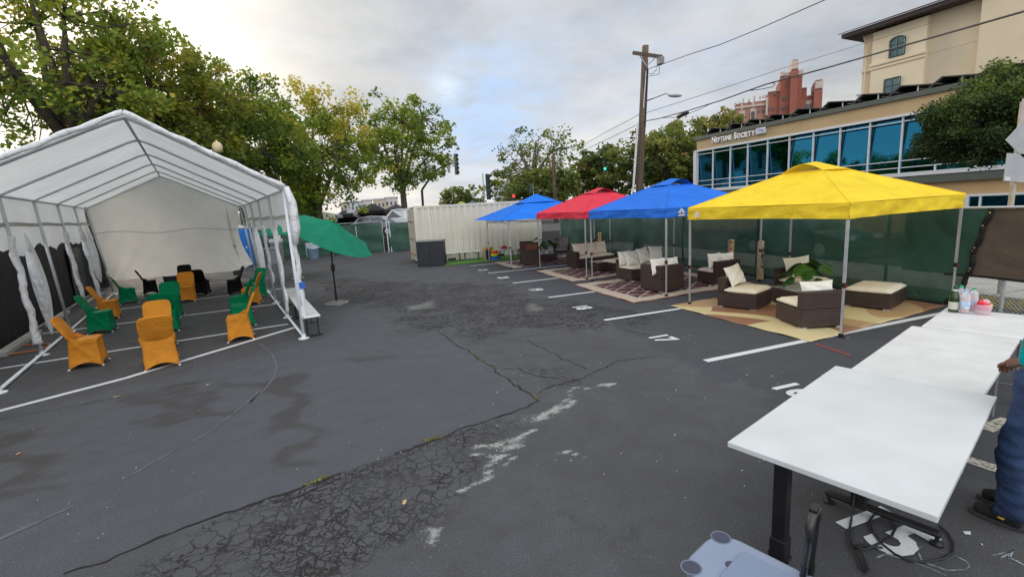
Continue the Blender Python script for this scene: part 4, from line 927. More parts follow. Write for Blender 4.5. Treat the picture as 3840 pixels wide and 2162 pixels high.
tag(MB().prism([(p.x-ta0.x, p.y-ta0.y) for p in slabt], .004, .03).build('turf_mat', turf_m(), None, loc=ta0), 'strip of bright artificial turf laid along the front of the container', 'turf mat')
rg = thing('ring_toss', 'rainbow stack of foam rings on a blue base standing on the turf', 'ring toss', (-.69, 20.82, .03))
MB().lathe([(.24, 0), (.25, .02), (.22, .05), (.10, .06)], n=24).build('base', pm('blue foam', (.03, .10, .5, 1), .6), rg)
for k, c in enumerate(((.02, .06, .5), (.02, .3, .05), (.75, .62, .02), (.8, .25, .01), (.6, .02, .03), (.75, .4, .02))):
    r_ = .165-.006*k; MB().tube([(r_*math.cos(2*PI*j/20), r_*math.sin(2*PI*j/20), .085+.062*k) for j in range(21)], .034, 8).build('ring', pm('foam ring %d' % k, c+(1,), .6), rg, smooth=True)
bk = thing('toy_crate', 'dark crate heaped with yellow and brown pieces beside the rainbow rings', 'crate', (-.98, 21.1, .03), KA)
MB().box((0, 0, .2), (.34, .34, .4)).build('box', pm('navy crate', (.012, .014, .035, 1), .6), bk, bevel=.01)
for sx in (-.19, .19): MB().box((sx, 0, .22), (.04, .36, .44)).build('side_board', pm('pale board', (.42, .33, .16, 1), .6), bk)
hp = MB(); g = random.Random(5)
for k in range(26): hp.box((g.uniform(-.19, .19), g.uniform(-.15, .15), .43+g.uniform(0, .1)), (.13, .035, .035), g.uniform(0, 3))
hp.build('wooden_pieces', pm('pale toy wood', (.55, .33, .08, 1), .6, .3), bk)
rb = thing('ribbon_pile', 'small red and purple ribbon pile on the bench behind the far chairs', 'ribbon pile', (-.25, 21.08, .452))
hp = MB()
for k in range(22): a = g.uniform(0, 6.28); r_ = g.uniform(0, .16); hp.ell((r_*math.cos(a), r_*math.sin(a)*.8, .04+g.uniform(0, .12)*(1-r_/.17)), (.06, .05, .035), 6, 4)
hp.build('ribbons', pm('red ribbon', (.55, .04, .06, 1), .5), rb); MB().ell((.08, -.05, .03), (.10, .07, .035), 8, 5).build('purple_bow', pm('purple ribbon', (.12, .04, .3, 1), .5), rb)
# ------------------------------------------------------------------ pop-up canopies
def square(cx, cy, yaw, s):
    return [Vector((cx+s*(a*math.cos(yaw)-b*math.sin(yaw)), cy+s*(a*math.sin(yaw)+b*math.cos(yaw)), 0)) for a, b in ((-.5, -.5), (.5, -.5), (.5, .5), (-.5, .5))]
def popup(label, cx, cy, yaw, s, m, zb, vh, zp, ov=.0, venthole=True, tiered=False, vside=0):
    t = thing('pop_up_canopy', label, 'canopy', (cx, cy, 0), yaw, 'pop-up canopies over the seating areas')
    h = s/2+ov; ze = zb+vh
    C = [(-h, -h), (h, -h), (h, h), (-h, h)]
    rf = MB(); ht = .52 if not tiered else .62
    for k in range(4):
        a = Vector((*C[k], ze)); b = Vector((*C[(k+1) % 4], ze)); c = Vector((0, 0, zp))
        topf = .80 if (venthole or tiered) else 1.
        def fn(u, v):
            e = a.lerp(b, u); p = e.lerp(c, v*topf)
            sag = -.055*math.sin(PI*u)*math.sin(PI*min(1, v*topf*1.05))*(1-v*.5); p.z += sag; return tuple(p)
        rf.grid(fn, 14, 10)
    rf.build('roof', m, t, smooth=True)
    for k in range(4):
        a = Vector((*C[k], ze+.004)); c = Vector((0, 0, zp+.004)); MB().tube([tuple(a.lerp(c, q*.8)) for q in (0, .25, .5, .75, 1)], .007, 5).build('hip_seam', m, t)
    vc = MB(); hv = h*.25
    zc = ze+(zp-ze)*.76
    for k in range(4):
        a = Vector((C[k][0]*.25, C[k][1]*.25, zc-(.0 if not tiered else .0))); b = Vector((C[(k+1) % 4][0]*.25, C[(k+1) % 4][1]*.25, a.z)); c = Vector((0, 0, zp+.012))
        if tiered: a = Vector((C[k][0]*.33, C[k][1]*.33, zp-.27)); b = Vector((C[(k+1) % 4][0]*.33, C[(k+1) % 4][1]*.33, zp-.27)); c = Vector((0, 0, zp+.08))
        def fv(u, v):
            e = a.lerp(b, u); lift = (.14 if (not tiered and k == vside) else .012)*math.sin(PI*u)*(1-v); p = e.lerp(c, v); p.z += lift+.008; return tuple(p)
        vc.grid(fv, 10, 5)
    vc.build('vent_cap', m, t, smooth=True)
    if vh > .05:
        va = MB()
        for k in range(4):
            a = Vector((*C[k], 0)); b = Vector((*C[(k+1) % 4], 0)); nn = Vector(((b-a).y, -(b-a).x, 0)).normalized()
            def fw(u, v):
                p = a.lerp(b, u); w = .014*math.sin(u*31+v*5+k+2*math.sin(u*7))*v+.016*math.sin(u*9+k*2)*v-.004*(1-v)+.010*math.sin(v*9+k)*math.exp(-(min(u, 1-u)/.14)**2)
                edge = .03*math.exp(-(min(u, 1-u)/.10)**2); p = p+nn*(w); p.z = ze-vh*v+.012*math.sin(PI*u)*v; p.z += -.02*math.sin(PI*u)*(1-v)*.6
                return tuple(p)
            va.grid(fw, 30, 6)
        va.build('valance', m, t, smooth=True)
    L = s/2-.03
    legs = [(-L, -L), (L, -L), (L, L), (-L, L)]
    for x, y in legs:
        lg = MB().box((x, y, .98), (.026, .026, 1.88)).box((x, y, zb-.45 if zb > 1 else 1.3), (.034, .034, 1.2)).build('leg', M_alu, t)
        MB().box((x, y, .80), (.048, .048, .075)).build('joint', M_black, lg); MB().box((x+.03, y, .80), (.02, .02, .02)).build('release_button', pm('red button', (.6, .03, .02, 1), .4), lg)
        MB().box((x, y, .03), (.05, .05, .06)).box((x, y, .006), (.10, .07, .012)).build('foot', M_black, lg)
    tr = MB(); zt = zb+vh-.05
    for k in range(4):
        a = Vector((*legs[k], zt)); b = Vector((*legs[(k+1) % 4], zt)); m1 = (a+b)/2
        for p, q in ((a, m1), (m1, b)):
            dz = Vector((0, 0, .11)); tr.bar(p, q+dz*.0-dz, .012, .022); tr.bar(p-dz, q, .012, .022)
    tr.bar((0, 0, zt+.05), (0, 0, zp-.05), .03)
    for k in range(4): tr.bar((legs[k][0], legs[k][1], zt+.02), (legs[k][0]*.02, legs[k][1]*.02, zp-.1), .014, .02)
    tr.build('truss', M_grey_tube, t)
    return t, h, ze
M_logo = pm('white print', (.75, .75, .74, 1), .6); M_logod = pm('dark print', (.08, .07, .06, 1), .6)
cy_t, h_, ze_ = popup('yellow pop-up canopy, nearest of the row, over the rattan chairs and the big-leaf plant', 5.733, 8.775, -1.166, 3.119, M_yel, 1.776, .233, 2.72)
def house_logo(t, x, y, z, rz, k=1.):
    # small peaked roof mark
    lo = MB(); P = lambda a, b: (a*k, -.004, b*k)
    lo.add([P(-.09, 0), P(0, .085), P(.09, 0), P(.06, 0), P(0, .055), P(-.06, 0)], [(0, 1, 4, 5), (1, 2, 3, 4)]).add([P(-.05, -.02), P(.05, -.02), P(.05, .0), P(0, .04), P(-.05, 0)], [(0, 1, 2, 3, 4)]).add([P(-.08, -.055), P(.08, -.055), P(.08, -.035), P(-.08, -.035)], [(0, 1, 2, 3)])
    o = lo.build('printed_mark', M_logo, t); o.location = (x, y, z); o.rotation_euler = (0, 0, rz); return o
house_logo(cy_t, -h_+.28, -h_-.028, 1.88, 0, .9)
bt, hb, zb_ = popup('blue pop-up canopy between the red and the yellow one, white mark on its valance', 4.36, 12.557, -1.164, 3.119, M_blu, 1.80, .215, 2.74, vside=1)
o = house_logo(bt, hb+.03, -hb+.42, 1.90, PI/2, 1.25)
MB().ell((0, -.008, .0), (.03, .004, .022), 8, 5).build('mark_detail', M_logod, o)
popup('red pop-up canopy over the cream-cushioned rattan sofa', 3.05, 15.75, -1.164, 3.10, M_red, 1.80, .20, 2.72, vside=1)
fb, _, _ = popup('far blue canopy with a double-tier vented top, in front of the container', 1.20, 19.39, -1.29, 3.50, M_blu2, 1.82, .0, 2.68, ov=.42, tiered=True)
# ------------------------------------------------------------------ rugs
def rug(name, label, c0, c1, c2, m, group=None):
    c0, c1, c2 = [Vector((*c, 0)) for c in (c0, c1, c2)]; ex = (c1-c0); ey = (c2-c1); W, H = ex.length, ey.length; O = c0+(ex+ey)/2
    nu, nv = 40, 50; mb = MB(); g = random.Random(4)
    def fn(u, v):
        p = c0+ex*u+ey*v-O; e = min(u, 1-u, v*1.2, (1-v)*1.2)
        z = .012+.010*max(0, 1-e*18)*(.5+.5*math.sin(v*38+u*31))+.005*math.sin(u*9+v*13); return (p.x, p.y, z)
    mb.grid(fn, nu, nv); o = mb.build(name, m, None, smooth=True, loc=O)
    uv = o.data.uv_layers.new(name='UVMap'); co = [(i/nu*W, j/nv*H) for j in range(nv+1) for i in range(nu+1)]
    for l in o.data.loops: uv.data[l.index].uv = co[l.vertex_index]
    md = o.modifiers.new('solid', 'SOLIDIFY'); md.thickness = .006
    return tag(o, label, 'rug', group)
def maroon_rug(W, H):
    t = NT('maroon lattice rug'); uv = t.n('ShaderNodeUVMap').outputs[0]; s = t.sep(uv); x, y = s[0], s[1]
    ex = t.math('MINIMUM', x, t.math('SUBTRACT', W, x)); ey = t.math('MINIMUM', y, t.math('SUBTRACT', H, y)); e = t.math('MINIMUM', ex, ey)
    def lat(sg, k, w):
        q = t.math('ADD', t.math('MULTIPLY', x, k), t.math('MULTIPLY', y, sg*k*.72)); q = t.math('ABSOLUTE', t.math('SUBTRACT', t.math('FRACT', q), .5))
        tw = t.math('ADD', w, t.math('MULTIPLY', t.math('SINE', t.math('MULTIPLY', y, 26.)), .018)); return t.math('LESS_THAN', q, tw)
    la = t.math('MAXIMUM', lat(1, 1.9, .05), lat(-1, 1.9, .05))
    sc_ = t.math('ABSOLUTE', t.math('SINE', t.math('ADD', t.math('MULTIPLY', t.noise(uv, 7., 2, .5, 2.5).outputs[0], 46.), 0)))
    scroll = t.math('LESS_THAN', sc_, .28)
    bord = t.math('MULTIPLY', t.math('GREATER_THAN', e, .035), t.math('LESS_THAN', e, .40))
    pink = t.math('LESS_THAN', e, .03)
    fld = t.mix(la, (.075, .018, .026, 1), (.52, .43, .36, 1)); bd = t.mix(scroll, (.56, .48, .37, 1), (.10, .06, .05, 1))
    col = t.mix(bord, fld, bd); col = t.mix(pink, col, (.36, .10, .09, 1))
    n = t.noise(uv, 160, 2).outputs[0]
    return t.end(t.pbr(col, .7, t.bump(n, .3, .004)))
def leaf_rug():
    t = NT('tan leaf pattern rug'); uv = t.n('ShaderNodeUVMap').outputs[0]
    def disc(cx, cy, r): d = t.n('ShaderNodeVectorMath', operation='DISTANCE'); t.set(d.inputs[0], uv); d.inputs[1].default_value = (cx, cy, 0); return t.math('LESS_THAN', d.outputs['Value'], r)
    def AND(a, b): return t.math('MULTIPLY', a, b)
    def NOT(a): return t.math('SUBTRACT', 1., a)
    BR, CR, TN = (.27, .125, .06, 1), (.62, .52, .27, 1), (.46, .30, .14, 1)
    col = t.mix(disc(.1, 1.0, 2.6), BR, BR)
    col = t.mix(AND(disc(-.6, -.7, 1.75), NOT(disc(-1.5, -1.4, 1.2))), col, CR)
    col = t.mix(AND(disc(2.3, -1.3, 2.15), NOT(disc(2.35, -1.55, 2.12))), col, CR)
    col = t.mix(AND(disc(3.1, .15, 1.15), disc(2.4, -.3, 1.3)), col, CR)
    col = t.mix(AND(disc(3.4, 1.2, 1.2), NOT(disc(3.1, .15, 1.15))), col, TN)
    col = t.mix(AND(disc(2.6, 3.6, 1.9), NOT(disc(3.1, 4.4, 1.9))), col, CR)
    col = t.mix(AND(disc(3.3, 3.0, .95), disc(2.2, 2.8, .95)), col, TN)
    col = t.mix(AND(disc(.4, 2.9, 1.5), NOT(disc(-.2, 3.4, 1.5))), col, CR)
    col = t.mix(AND(disc(-.2, .9, .85), disc(-.2, .3, .95)), col, TN)
    n = t.noise(uv, 200, 2).outputs[0]; n2 = t.noise(uv, 1.4, 3).outputs[0]
    col = t.mix(t.ramp(n2, .3, .7, 0, .12), col, (.5, .4, .3, 1)); return t.end(t.pbr(col, .65, t.bump(n, .3, .004)))
rug('outdoor_rug', 'tan, brown and cream leaf-patterned rug under the yellow canopy', (3.305, 9.52), (4.365, 6.598), (7.887, 8.22), leaf_rug(), 'outdoor rugs')
mr = maroon_rug(2.99, 3.79)
rug('outdoor_rug', 'maroon lattice rug under the blue canopy that touches the yellow one', (1.732, 12.86), (2.656, 10.013), (6.132, 11.524), mr, 'outdoor rugs')
rug('outdoor_rug', 'maroon lattice rug under the red canopy and the cream-cushioned sofa', (.861, 16.23), (1.767, 13.455), (5.10, 14.90), mr, 'outdoor rugs')
rug('outdoor_rug', 'maroon lattice rug farthest away, under the wicker armchairs by the container', (-.732, 19.729), (.093, 17.34), (3.35, 18.70), mr, 'outdoor rugs')
# ------------------------------------------------------------------ rattan seating
def cushion(name, parent, c, d, rz=0., m=None, z=0.):
    mb = MB(); nx, ny = 12, 12
    def top(sgn):
        def fn(u, v):
            x, y = (u-.5)*d[0], (v-.5)*d[1]; ed = min(min(u, 1-u)*d[0], min(v, 1-v)*d[1]); k = min(1., ed/.05); k = math.sqrt(1-(1-k)**2)
            q = rot2((x, y), rz); return (q[0]+c[0], q[1]+c[1], c[2]+d[2]/2+sgn*(d[2]/2*(.35+.65*k)+.012*math.sin(PI*u)*math.sin(PI*v)))
        return fn
    mb.grid(top(1), nx, ny).grid(top(-1), nx, ny, True)
    n = nx+1
    b = n*(ny+1); per = [i for i in range(nx)]+[j*n+nx for j in range(ny)]+[ny*n+nx-i for i in range(nx)]+[(ny-j)*n for j in range(ny)]
    mb.f += [(per[i], b+per[i], b+per[(i+1) % len(per)], per[(i+1) % len(per)]) for i in range(len(per))]
    o = mb.build(name, m or M_cush, parent, smooth=True); return o
def pillow(name, label, loc, w, h, th, rz, tilt, m=M_pill, group='ivory scatter pillows', roll=0.):
    mb = MB(); n = 14
    def side(sg):
        def fn(u, v):
            a, b = 2*u-1, 2*v-1; px = a*(1-.10*(1-a*a)*0-.09*(1-b*b)*abs(a)**2*1.0); pz = b*(1-.09*(1-a*a)*abs(b)**2)
            t_ = ((1-a*a)*(1-b*b))**.42; wr = .012*math.sin(a*5+b*7)*t_
            return (px*w/2, sg*(t_*th/2)+wr, pz*h/2)
        return fn
    mb.grid(side(-1), n, n).grid(side(1), n, n, True)
    M = Matrix.Rotation(rz, 4, 'Z') @ Matrix.Rotation(tilt, 4, 'X') @ Matrix.Rotation(roll, 4, 'Y')
    mb.xf(M); zmin = min(v[2] for v in mb.v)
    o = mb.build(name, m, None, smooth=True, loc=(loc[0], loc[1], loc[2]-zmin)); tag(o, label, 'pillow', group); return o
def module(name, label, p, rz, w, d, seat_h=.31, back_h=.6, back=(), cush=True, group=None, cat='chair', legcol=True, cm=None):
    """rattan box seat; local -Y is the open front unless 'back' lists it. p: centre."""
    t = thing(name, label, cat, (p[0], p[1], 0), rz, group); z0 = .035
    bx = MB().box((0, 0, (seat_h+z0)/2), (w, d, seat_h-z0)); bx.build('seat_base', M_wick, t, bevel=.012)
    bt_ = .13; mods = []
    x0, x1, y0, y1 = -w/2, w/2, -d/2, d/2
    for b in back:
        if b == '+y': c, s = (0, d/2-bt_/2), (w, bt_)
        if b == '-y': c, s = (0, -d/2+bt_/2), (w, bt_)
        if b == '-x': c, s = (-w/2+bt_/2, (0 if '+y' not in back and '-y' not in back else (-bt_/2 if '+y' in back else bt_/2))), (bt_, d if '+y' not in back and '-y' not in back else d-bt_)
        if b == '+x': c, s = (w/2-bt_/2, 0), (bt_, d)
        MB().box((c[0], c[1], (seat_h+back_h)/2+.0015), (s[0]+.004, s[1]+.004, back_h-seat_h)).build('backrest', M_wick, t, bevel=.014)
        if b == '+y': y1 -= bt_
        if b == '-y': y0 += bt_
        if b == '-x': x0 += bt_
        if b == '+x': x1 -= bt_
    if cush: cushion('seat_cushion', t, ((x0+x1)/2, (y0+y1)/2, seat_h+.002), (x1-x0-.015, y1-y0+.0, .095), 0, cm)
    for sx in (-1, 1):
        for sy in (-1, 1): MB().box((sx*(w/2-.06), sy*(d/2-.06), .018), (.09, .09, .036)).build('leg', M_alu, t)
    return t
gy = 'rattan chairs under the yellow canopy'
def frm(a, b):   # centre/yaw helpers from two ground corners
    return Vector(b)-Vector(a)
# left armless chair: side runs (4.143,9.205)->(4.626,8.639); front to the right
def quad_c(a, b, depth, left=False):
    a = Vector(a); b = Vector(b); d = (b-a).normalized(); q = Vector((-d.y, d.x))*(1 if left else -1); return (a+b)/2+q*depth/2, math.atan2(d.y, d.x)
c_, an = quad_c((4.143, 9.205), (4.626, 8.639), .75, True)
module('rattan_chair', 'armless rattan chair at the left edge of the leaf rug, pillow leaning', c_, an, .744, .75, .31, .60, ('-x',), group=gy)
pillow('pillow', 'ivory pillow leaning on the left rattan chair of the leaf rug', (c_.x-.13, c_.y+.14, .405), .46, .42, .17, an-PI/2-.25, R(24), roll=R(8))
c_, an = quad_c((4.629, 7.25), (5.323, 7.26), .716, True)
module('rattan_chair', 'brown rattan chair showing its tall woven back, nearest the canopy front leg', c_, an, .694, .716, .325, .615, ('-y',), group=gy)
pillow('pillow', 'ivory pillow peeking over the back of the nearest rattan chair', (c_.x+.05, c_.y-.12, .42), .56, .34, .15, an, R(-14))
c_, an = quad_c((6.73, 8.083), (7.521, 8.678), .70, True)
module('rattan_ottoman', 'big brown rattan ottoman with a thick cream cushion near the fence', c_, an, .99, .72, .29, .3, (), group=None, cat='ottoman')
c_ = Vector((6.38, 10.05)); an = .35
module('rattan_chair', 'brown rattan chair behind the big-leaf plant, backed against the fence', c_, an, .78, .75, .26, .58, ('+y',), group=gy)
pillow('pillow', 'large ivory pillow behind the big-leaf plant', (c_.x-.02, c_.y+.12, .36), .80, .46, .17, an, R(-16))
def coffee_table(label, p, rz, w, d, h, group):
    t = thing('rattan_coffee_table', label, 'coffee table', (p[0], p[1], 0), rz, group); MB().box((0, 0, (h-.01+.03)/2), (w, d, h-.04)).build('base', M_wick, t, bevel=.012)
    MB().box((0, 0, h-.0), (w-.02, d-.02, .010)).build('glass_top', M_glass, t)
    for sx in (-1, 1):
        for sy in (-1, 1): MB().box((sx*(w/2-.05), sy*(d/2-.05), .015), (.08, .08, .03)).build('leg', M_alu, t)
    return t
gct = 'rattan coffee tables'
ct_an = -1.43; ctd = Vector((math.cos(ct_an), math.sin(ct_an))); ctq = Vector((-ctd.y, ctd.x)); ctc = Vector((5.29, 9.36))+ctd*.38+ctq*.42
coffee_table('glass-topped rattan coffee table carrying the potted big-leaf plant', ctc, ct_an, .76, .80, .335, gct)
gb_ = 'rattan seats under the blue canopy'
c_, an = quad_c((3.561, 10.951), (4.228, 11.239), .74, True)
module('rattan_corner_chair', 'tall-backed corner rattan seat seen from behind by the front leg of the blue canopy', c_, an, .725, .74, .33, .655, ('-y', '-x'), group=gb_)
pillow('pillow', 'ivory pillow showing above the left half of the tall-backed corner seat', (c_.x-.16, c_.y-.22, .43), .44, .40, .15, an, R(-12)); pillow('pillow', 'ivory pillow showing above the right half of the tall-backed corner seat', (c_.x+.22, c_.y-.07, .43), .44, .39, .15, an, R(-12))
mdir = Vector((.918, .396)); mq = Vector((-.396, .918))
s0 = Vector((3.361, 12.85)); an = math.atan2(mdir.y, mdir.x); c_ = s0+mdir*.75+mq*.36
module('rattan_sofa', 'brown rattan loveseat with three ivory pillows facing the camera under the blue canopy', c_, an, 1.50, .72, .32, .58, ('+y',), group=gb_, cat='sofa')
pillow('pillow', 'ivory pillow at the left end of the loveseat under the blue canopy', tuple(s0+mdir*.30+mq*.36)+(.415,), .52, .43, .16, an+.1, R(-18)); pillow('pillow', 'ivory pillow in the middle of the loveseat under the blue canopy', tuple(s0+mdir*.76+mq*.42)+(.415,), .46, .46, .16, an+.15, R(-16), roll=R(-6)); pillow('pillow', 'ivory pillow at the right end of the loveseat under the blue canopy', tuple(s0+mdir*1.22+mq*.42)+(.415,), .48, .46, .16, an-.05, R(-16), roll=R(5))
pillow('pillow', 'ivory pillow slumped behind the front one at the loveseat left end', tuple(s0+mdir*.16+mq*.50)+(.415,), .46, .42, .13, an, R(-10))
c_, an = quad_c((5.155, 11.512), (5.875, 11.783), .67, True)
module('rattan_chair', 'rattan chair with its back to the camera at the fence side of the blue canopy', c_, an, .77, .67, .30, .61, ('-y',), group=gb_)
pillow('pillow', 'ivory pillow standing in front of the fence-side chair back under the blue canopy', (c_.x-.17, c_.y-.14, .40), .42, .40, .15, an, R(-8)); pillow('pillow', 'ivory pillow on the right of the fence-side chair under the blue canopy', (c_.x+.20, c_.y-.02, .40), .46, .38, .15, an-.1, R(-8))
module('rattan_ottoman', 'low rattan seat with a cream cushion between the two maroon rugs', (3.55, 15.22), .42, .78, .72, .29, .3, (), cat='ottoman')
gr_ = 'rattan seats under the red canopy'
s0 = Vector((2.298, 16.14)); an = .42; d_ = Vector((math.cos(an), math.sin(an))); q_ = Vector((-d_.y, d_.x)); c_ = s0+d_*.82+q_*.34
module('rattan_sofa', 'brown rattan sofa with cream pillows under the red canopy', c_, an, 1.62, .68, .33, .60, ('+y', '-x'), group=gr_, cat='sofa')
for k, (a, w, lb) in enumerate(((.44, .62, 'widest cream pillow at the left end of the sofa under the red canopy'), (.92, .50, 'middle cream pillow on the sofa under the red canopy, behind the canopy legs'), (1.32, .44, 'right cream pillow on the sofa under the red canopy'))):
    pillow('pillow', lb, tuple(s0+d_*a+q_*.38)+(.43,), w, .45, .16, an+(-.15, .1, .0)[k], R(-16), m=M_cush if k else M_cush)
coffee_table('small glass-topped rattan table in front of the sofa under the red canopy', (3.0, 15.40), .42, .58, .58, .325, gct)
# far wicker armchairs with slung backs
M_sling = pm('terracotta sling back', (.17, .06, .035, 1), .7)
def armchair(label, p, rz, backm, cm, skirt):
    t = thing('wicker_armchair', label, 'armchair', (p[0], p[1], 0), rz, 'wicker armchairs by the container')
    if skirt: MB().box((0, 0, .32), (.60, .60, .60)).build('seat_base', M_wick, t, bevel=.02)
    else:
        MB().box((0, 0, .35), (.58, .56, .12)).build('seat_base', M_wick, t, bevel=.02)
        for sx in (-1, 1):
            for sy in (-1, 1): MB().bar((sx*.25, sy*.23, 0), (sx*.27, sy*.25, .36), .04).build('leg', M_wick, t)
    for sx in (-1, 1): MB().box((sx*.30, -.02, .50), (.055, .56, .26 if not skirt else .10)).build('armrest', M_wick, t, bevel=.015)
    M = Matrix.Rotation(R(-12), 3, 'X'); bk_ = MB().box((0, .27, .66), (.56, .05, .46), M=M).build('backrest', M_wick, t, bevel=.012)
    MB().box((0, .27+.032, .67), (.46, .01, .34), M=M).build('sling', M_sling, bk_)
    if cm: MB().box((0, .225, .68), (.50, .05, .42), M=M).build('back_cushion', cm, t, bevel=.02); MB().box((0, -.03, .44), (.52, .50, .07)).build('seat_cushion', cm, t, bevel=.025)
    return t
armchair('boxy wicker armchair seen from behind, with a terracotta back, on the farthest rug', (.78, 18.42), PI+.25, M_sling, M_greycush, True)
armchair('wicker armchair with taupe cushions facing the camera beside the leafy plants', (2.20, 19.55), -.25, None, M_greycush, False)
armchair('wicker armchair turned sideways by the fence, left of the nearest red sofa', (3.05, 18.35), -1.9, None, M_greycush, False)
armchair('wicker armchair hidden behind the boxy one, only its back edge showing', (.72, 19.3), PI-.1, None, M_greycush, True)
coffee_table('low rattan table with plants among the far wicker armchairs', (1.48, 19.2), .3, .62, .55, .32, gct)
# plants
M_leafg = leaf_mat('glossy plant leaf', [(0, (.012, .055, .010, 1)), (.5, (.03, .12, .02, 1)), (1, (.10, .24, .04, 1))], .25)
def monstera_leaf(L):
    n = 9; out = []
    for k in range(n+1):
        f = k/n; w = math.sin(PI*f**.75)**.8*.52
        out.append((f, w)); 
        if 0 < k < n-1: out.append((f+.055, w*.42))
    P = [(0, -.02)]+[(w, f) for f, w in out]+[(-w, f) for f, w in reversed(out)]
    return [(x*L, y*L) for x, y in P]
def potted(name, label, loc, pot_r, pot_h, leaves, potm, leafm, seed, pebble=True):
    t = thing(name, label, 'potted plant', loc); g = random.Random(seed)
    MB().lathe([(pot_r*.82, 0), (pot_r*.95, pot_h*.5), (pot_r, pot_h), (pot_r*.86, pot_h), (pot_r*.84, pot_h*.85), (.001, pot_h*.85)], n=20).build('pot', potm, t, smooth=False)
    for (az, el, ln, L, yaw) in leaves:
        e = Vector((math.cos(az)*math.cos(el), math.sin(az)*math.cos(el), math.sin(el)))*ln+Vector((0, 0, pot_h*.9)); m_ = Vector((e.x*.35, e.y*.35, e.z*.75+.02))
        MB().tube([(0, 0, pot_h*.8), tuple(m_), tuple(e)], [.006, .005, .004], 5, cap=False).build('stem', M_leafg, t)
        O2 = Vector((math.cos(az), math.sin(az), 0)); dn = (O2*.8+Vector((0, 0, -.45-.3*g.random()))).normalized(); side = Vector((0, 0, 1)).cross(O2); nr = dn.cross(side)
        pts = monstera_leaf(L); vs = [tuple(e+side*x+dn*(y-.12*L)+nr*(-.55*x*x/L)) for x, y in pts]; n = len(pts); vs.append(tuple(e+dn*.4*L))
        o = MB().add(vs, [(i, (i+1) % n, n) for i in range(n)]).build('leaf', leafm, t); a = o.data.attributes.new('tint', 'FLOAT', 'FACE'); tn_ = g.uniform(.2, .95); a.data.foreach_set('value', [tn_]*len(o.data.polygons))
    return t
pp = Vector((ctc.x+.10, ctc.y+.02)); lv = []
g = random.Random(2)
for k in range(18): lv.append((2*PI*k/9+g.uniform(-.25, .25), g.uniform(.15, .7) if k < 9 else g.uniform(.6, 1.4), g.uniform(.24, .46), g.uniform(.24, .36), 0))
potted('potted_plant', 'big split-leaf plant in a white pot on the coffee table under the yellow canopy', (pp.x, pp.y, .342), .095, .17, lv, M_white_plastic, M_leafg, 3)
lv = [(2*PI*k/12+g.uniform(-.2, .2), g.uniform(.3, 1.3), g.uniform(.3, .75), g.uniform(.20, .32), 0) for k in range(14)]
potted('potted_plant', 'dark leafy plant on the low table beside the far wicker armchairs', (1.52, 19.25, .326), .10, .16, lv, M_white_plastic, M_leafg, 5)
lv = [(2*PI*k/7, g.uniform(.3, 1.), g.uniform(.15, .3), g.uniform(.14, .2), 0) for k in range(8)]
potted('potted_plant', 'small trailing plant with red blooms beside the canopy leg on the far table', (1.30, 19.08, .326), .07, .14, lv, M_white_plastic, M_leafg, 6)
# painted wooden posts by the fence
M_postw = pm('pale painted timber', (.50, .37, .19, 1), .7, .2, 5, bump=.2)
def wpost(label, b, h, rz, seed, lips):
    t = thing('painted_post', label, 'bollard', (b[0], b[1], 0), rz, 'painted wooden posts along the fence'); g = random.Random(seed); r_ = .085
    MB().lathe([(r_*1.05, 0), (r_, .05), (r_*.97, h-.05), (r_*.8, h-.01), (.02, h)], n=18).build('shaft', M_postw, t, smooth=True)
    def stroke(a0, z0, a1, z1, w, m, nm):
        mb = MB(); vs = []
        for k in range(6):
            f = k/5; a = a0+(a1-a0)*f; z = z0+(z1-z0)*f; ww = w*math.sin(PI*(f*.8+.1)); 
            for sg in (-1, 1): vs.append((-(r_+.003)*math.sin(-a)*1, -(r_+.003)*math.cos(a), z+sg*ww))
        mb.add(vs, [(2*i, 2*i+2, 2*i+3, 2*i+1) for i in range(5)]); mb.build(nm, m, t)
    for k in range(9): z = h-.12-k*.085; a = .75+g.uniform(-.12, .12); stroke(a, z, a+.75, z+.05+g.uniform(-.03, .03), .014, M_black, 'painted_stripe')
    if lips:
        stroke(-.45, h-.26, .35, h-.24, .032, pm('red lip paint', (.5, .03, .06, 1), .5), 'painted_lips'); stroke(-.4, h-.12, -.1, h-.11, .014, M_black, 'painted_eye'); stroke(.1, h-.11, .4, h-.12, .014, M_black, 'painted_eye'); stroke(-.5, h-.05, .5, h-.05, .02, M_black, 'painted_hair')
    else:
        for k, ch in enumerate('NMOK'): o = text_mesh('painted_letter', ch, .14, M_black, t, bold=.004); o.location = (.045, -(r_+.004), h-.26-.13*k); o.rotation_euler = (PI/2, R(-75), .45)
        for k in range(5): stroke(-.75, h-.2-.16*k, -.45, h-.22-.16*k, .02, pm('rust paint', (.3, .09, .04, 1), .6), 'rust_mark')
    return t
wpost('painted wooden post with red lips and dark stripes, behind the fence-side chair', (6.08, 12.72), 1.04, -.45, 1, True)
wpost('painted wooden post with vertical dark lettering by the blue canopy back leg', (6.50, 11.98), 1.03, -.5, 2, False)
wpost('small painted wooden post with red lips, seen above the far wicker armchair', (3.95, 20.3), 1.0, -.2, 3, True)
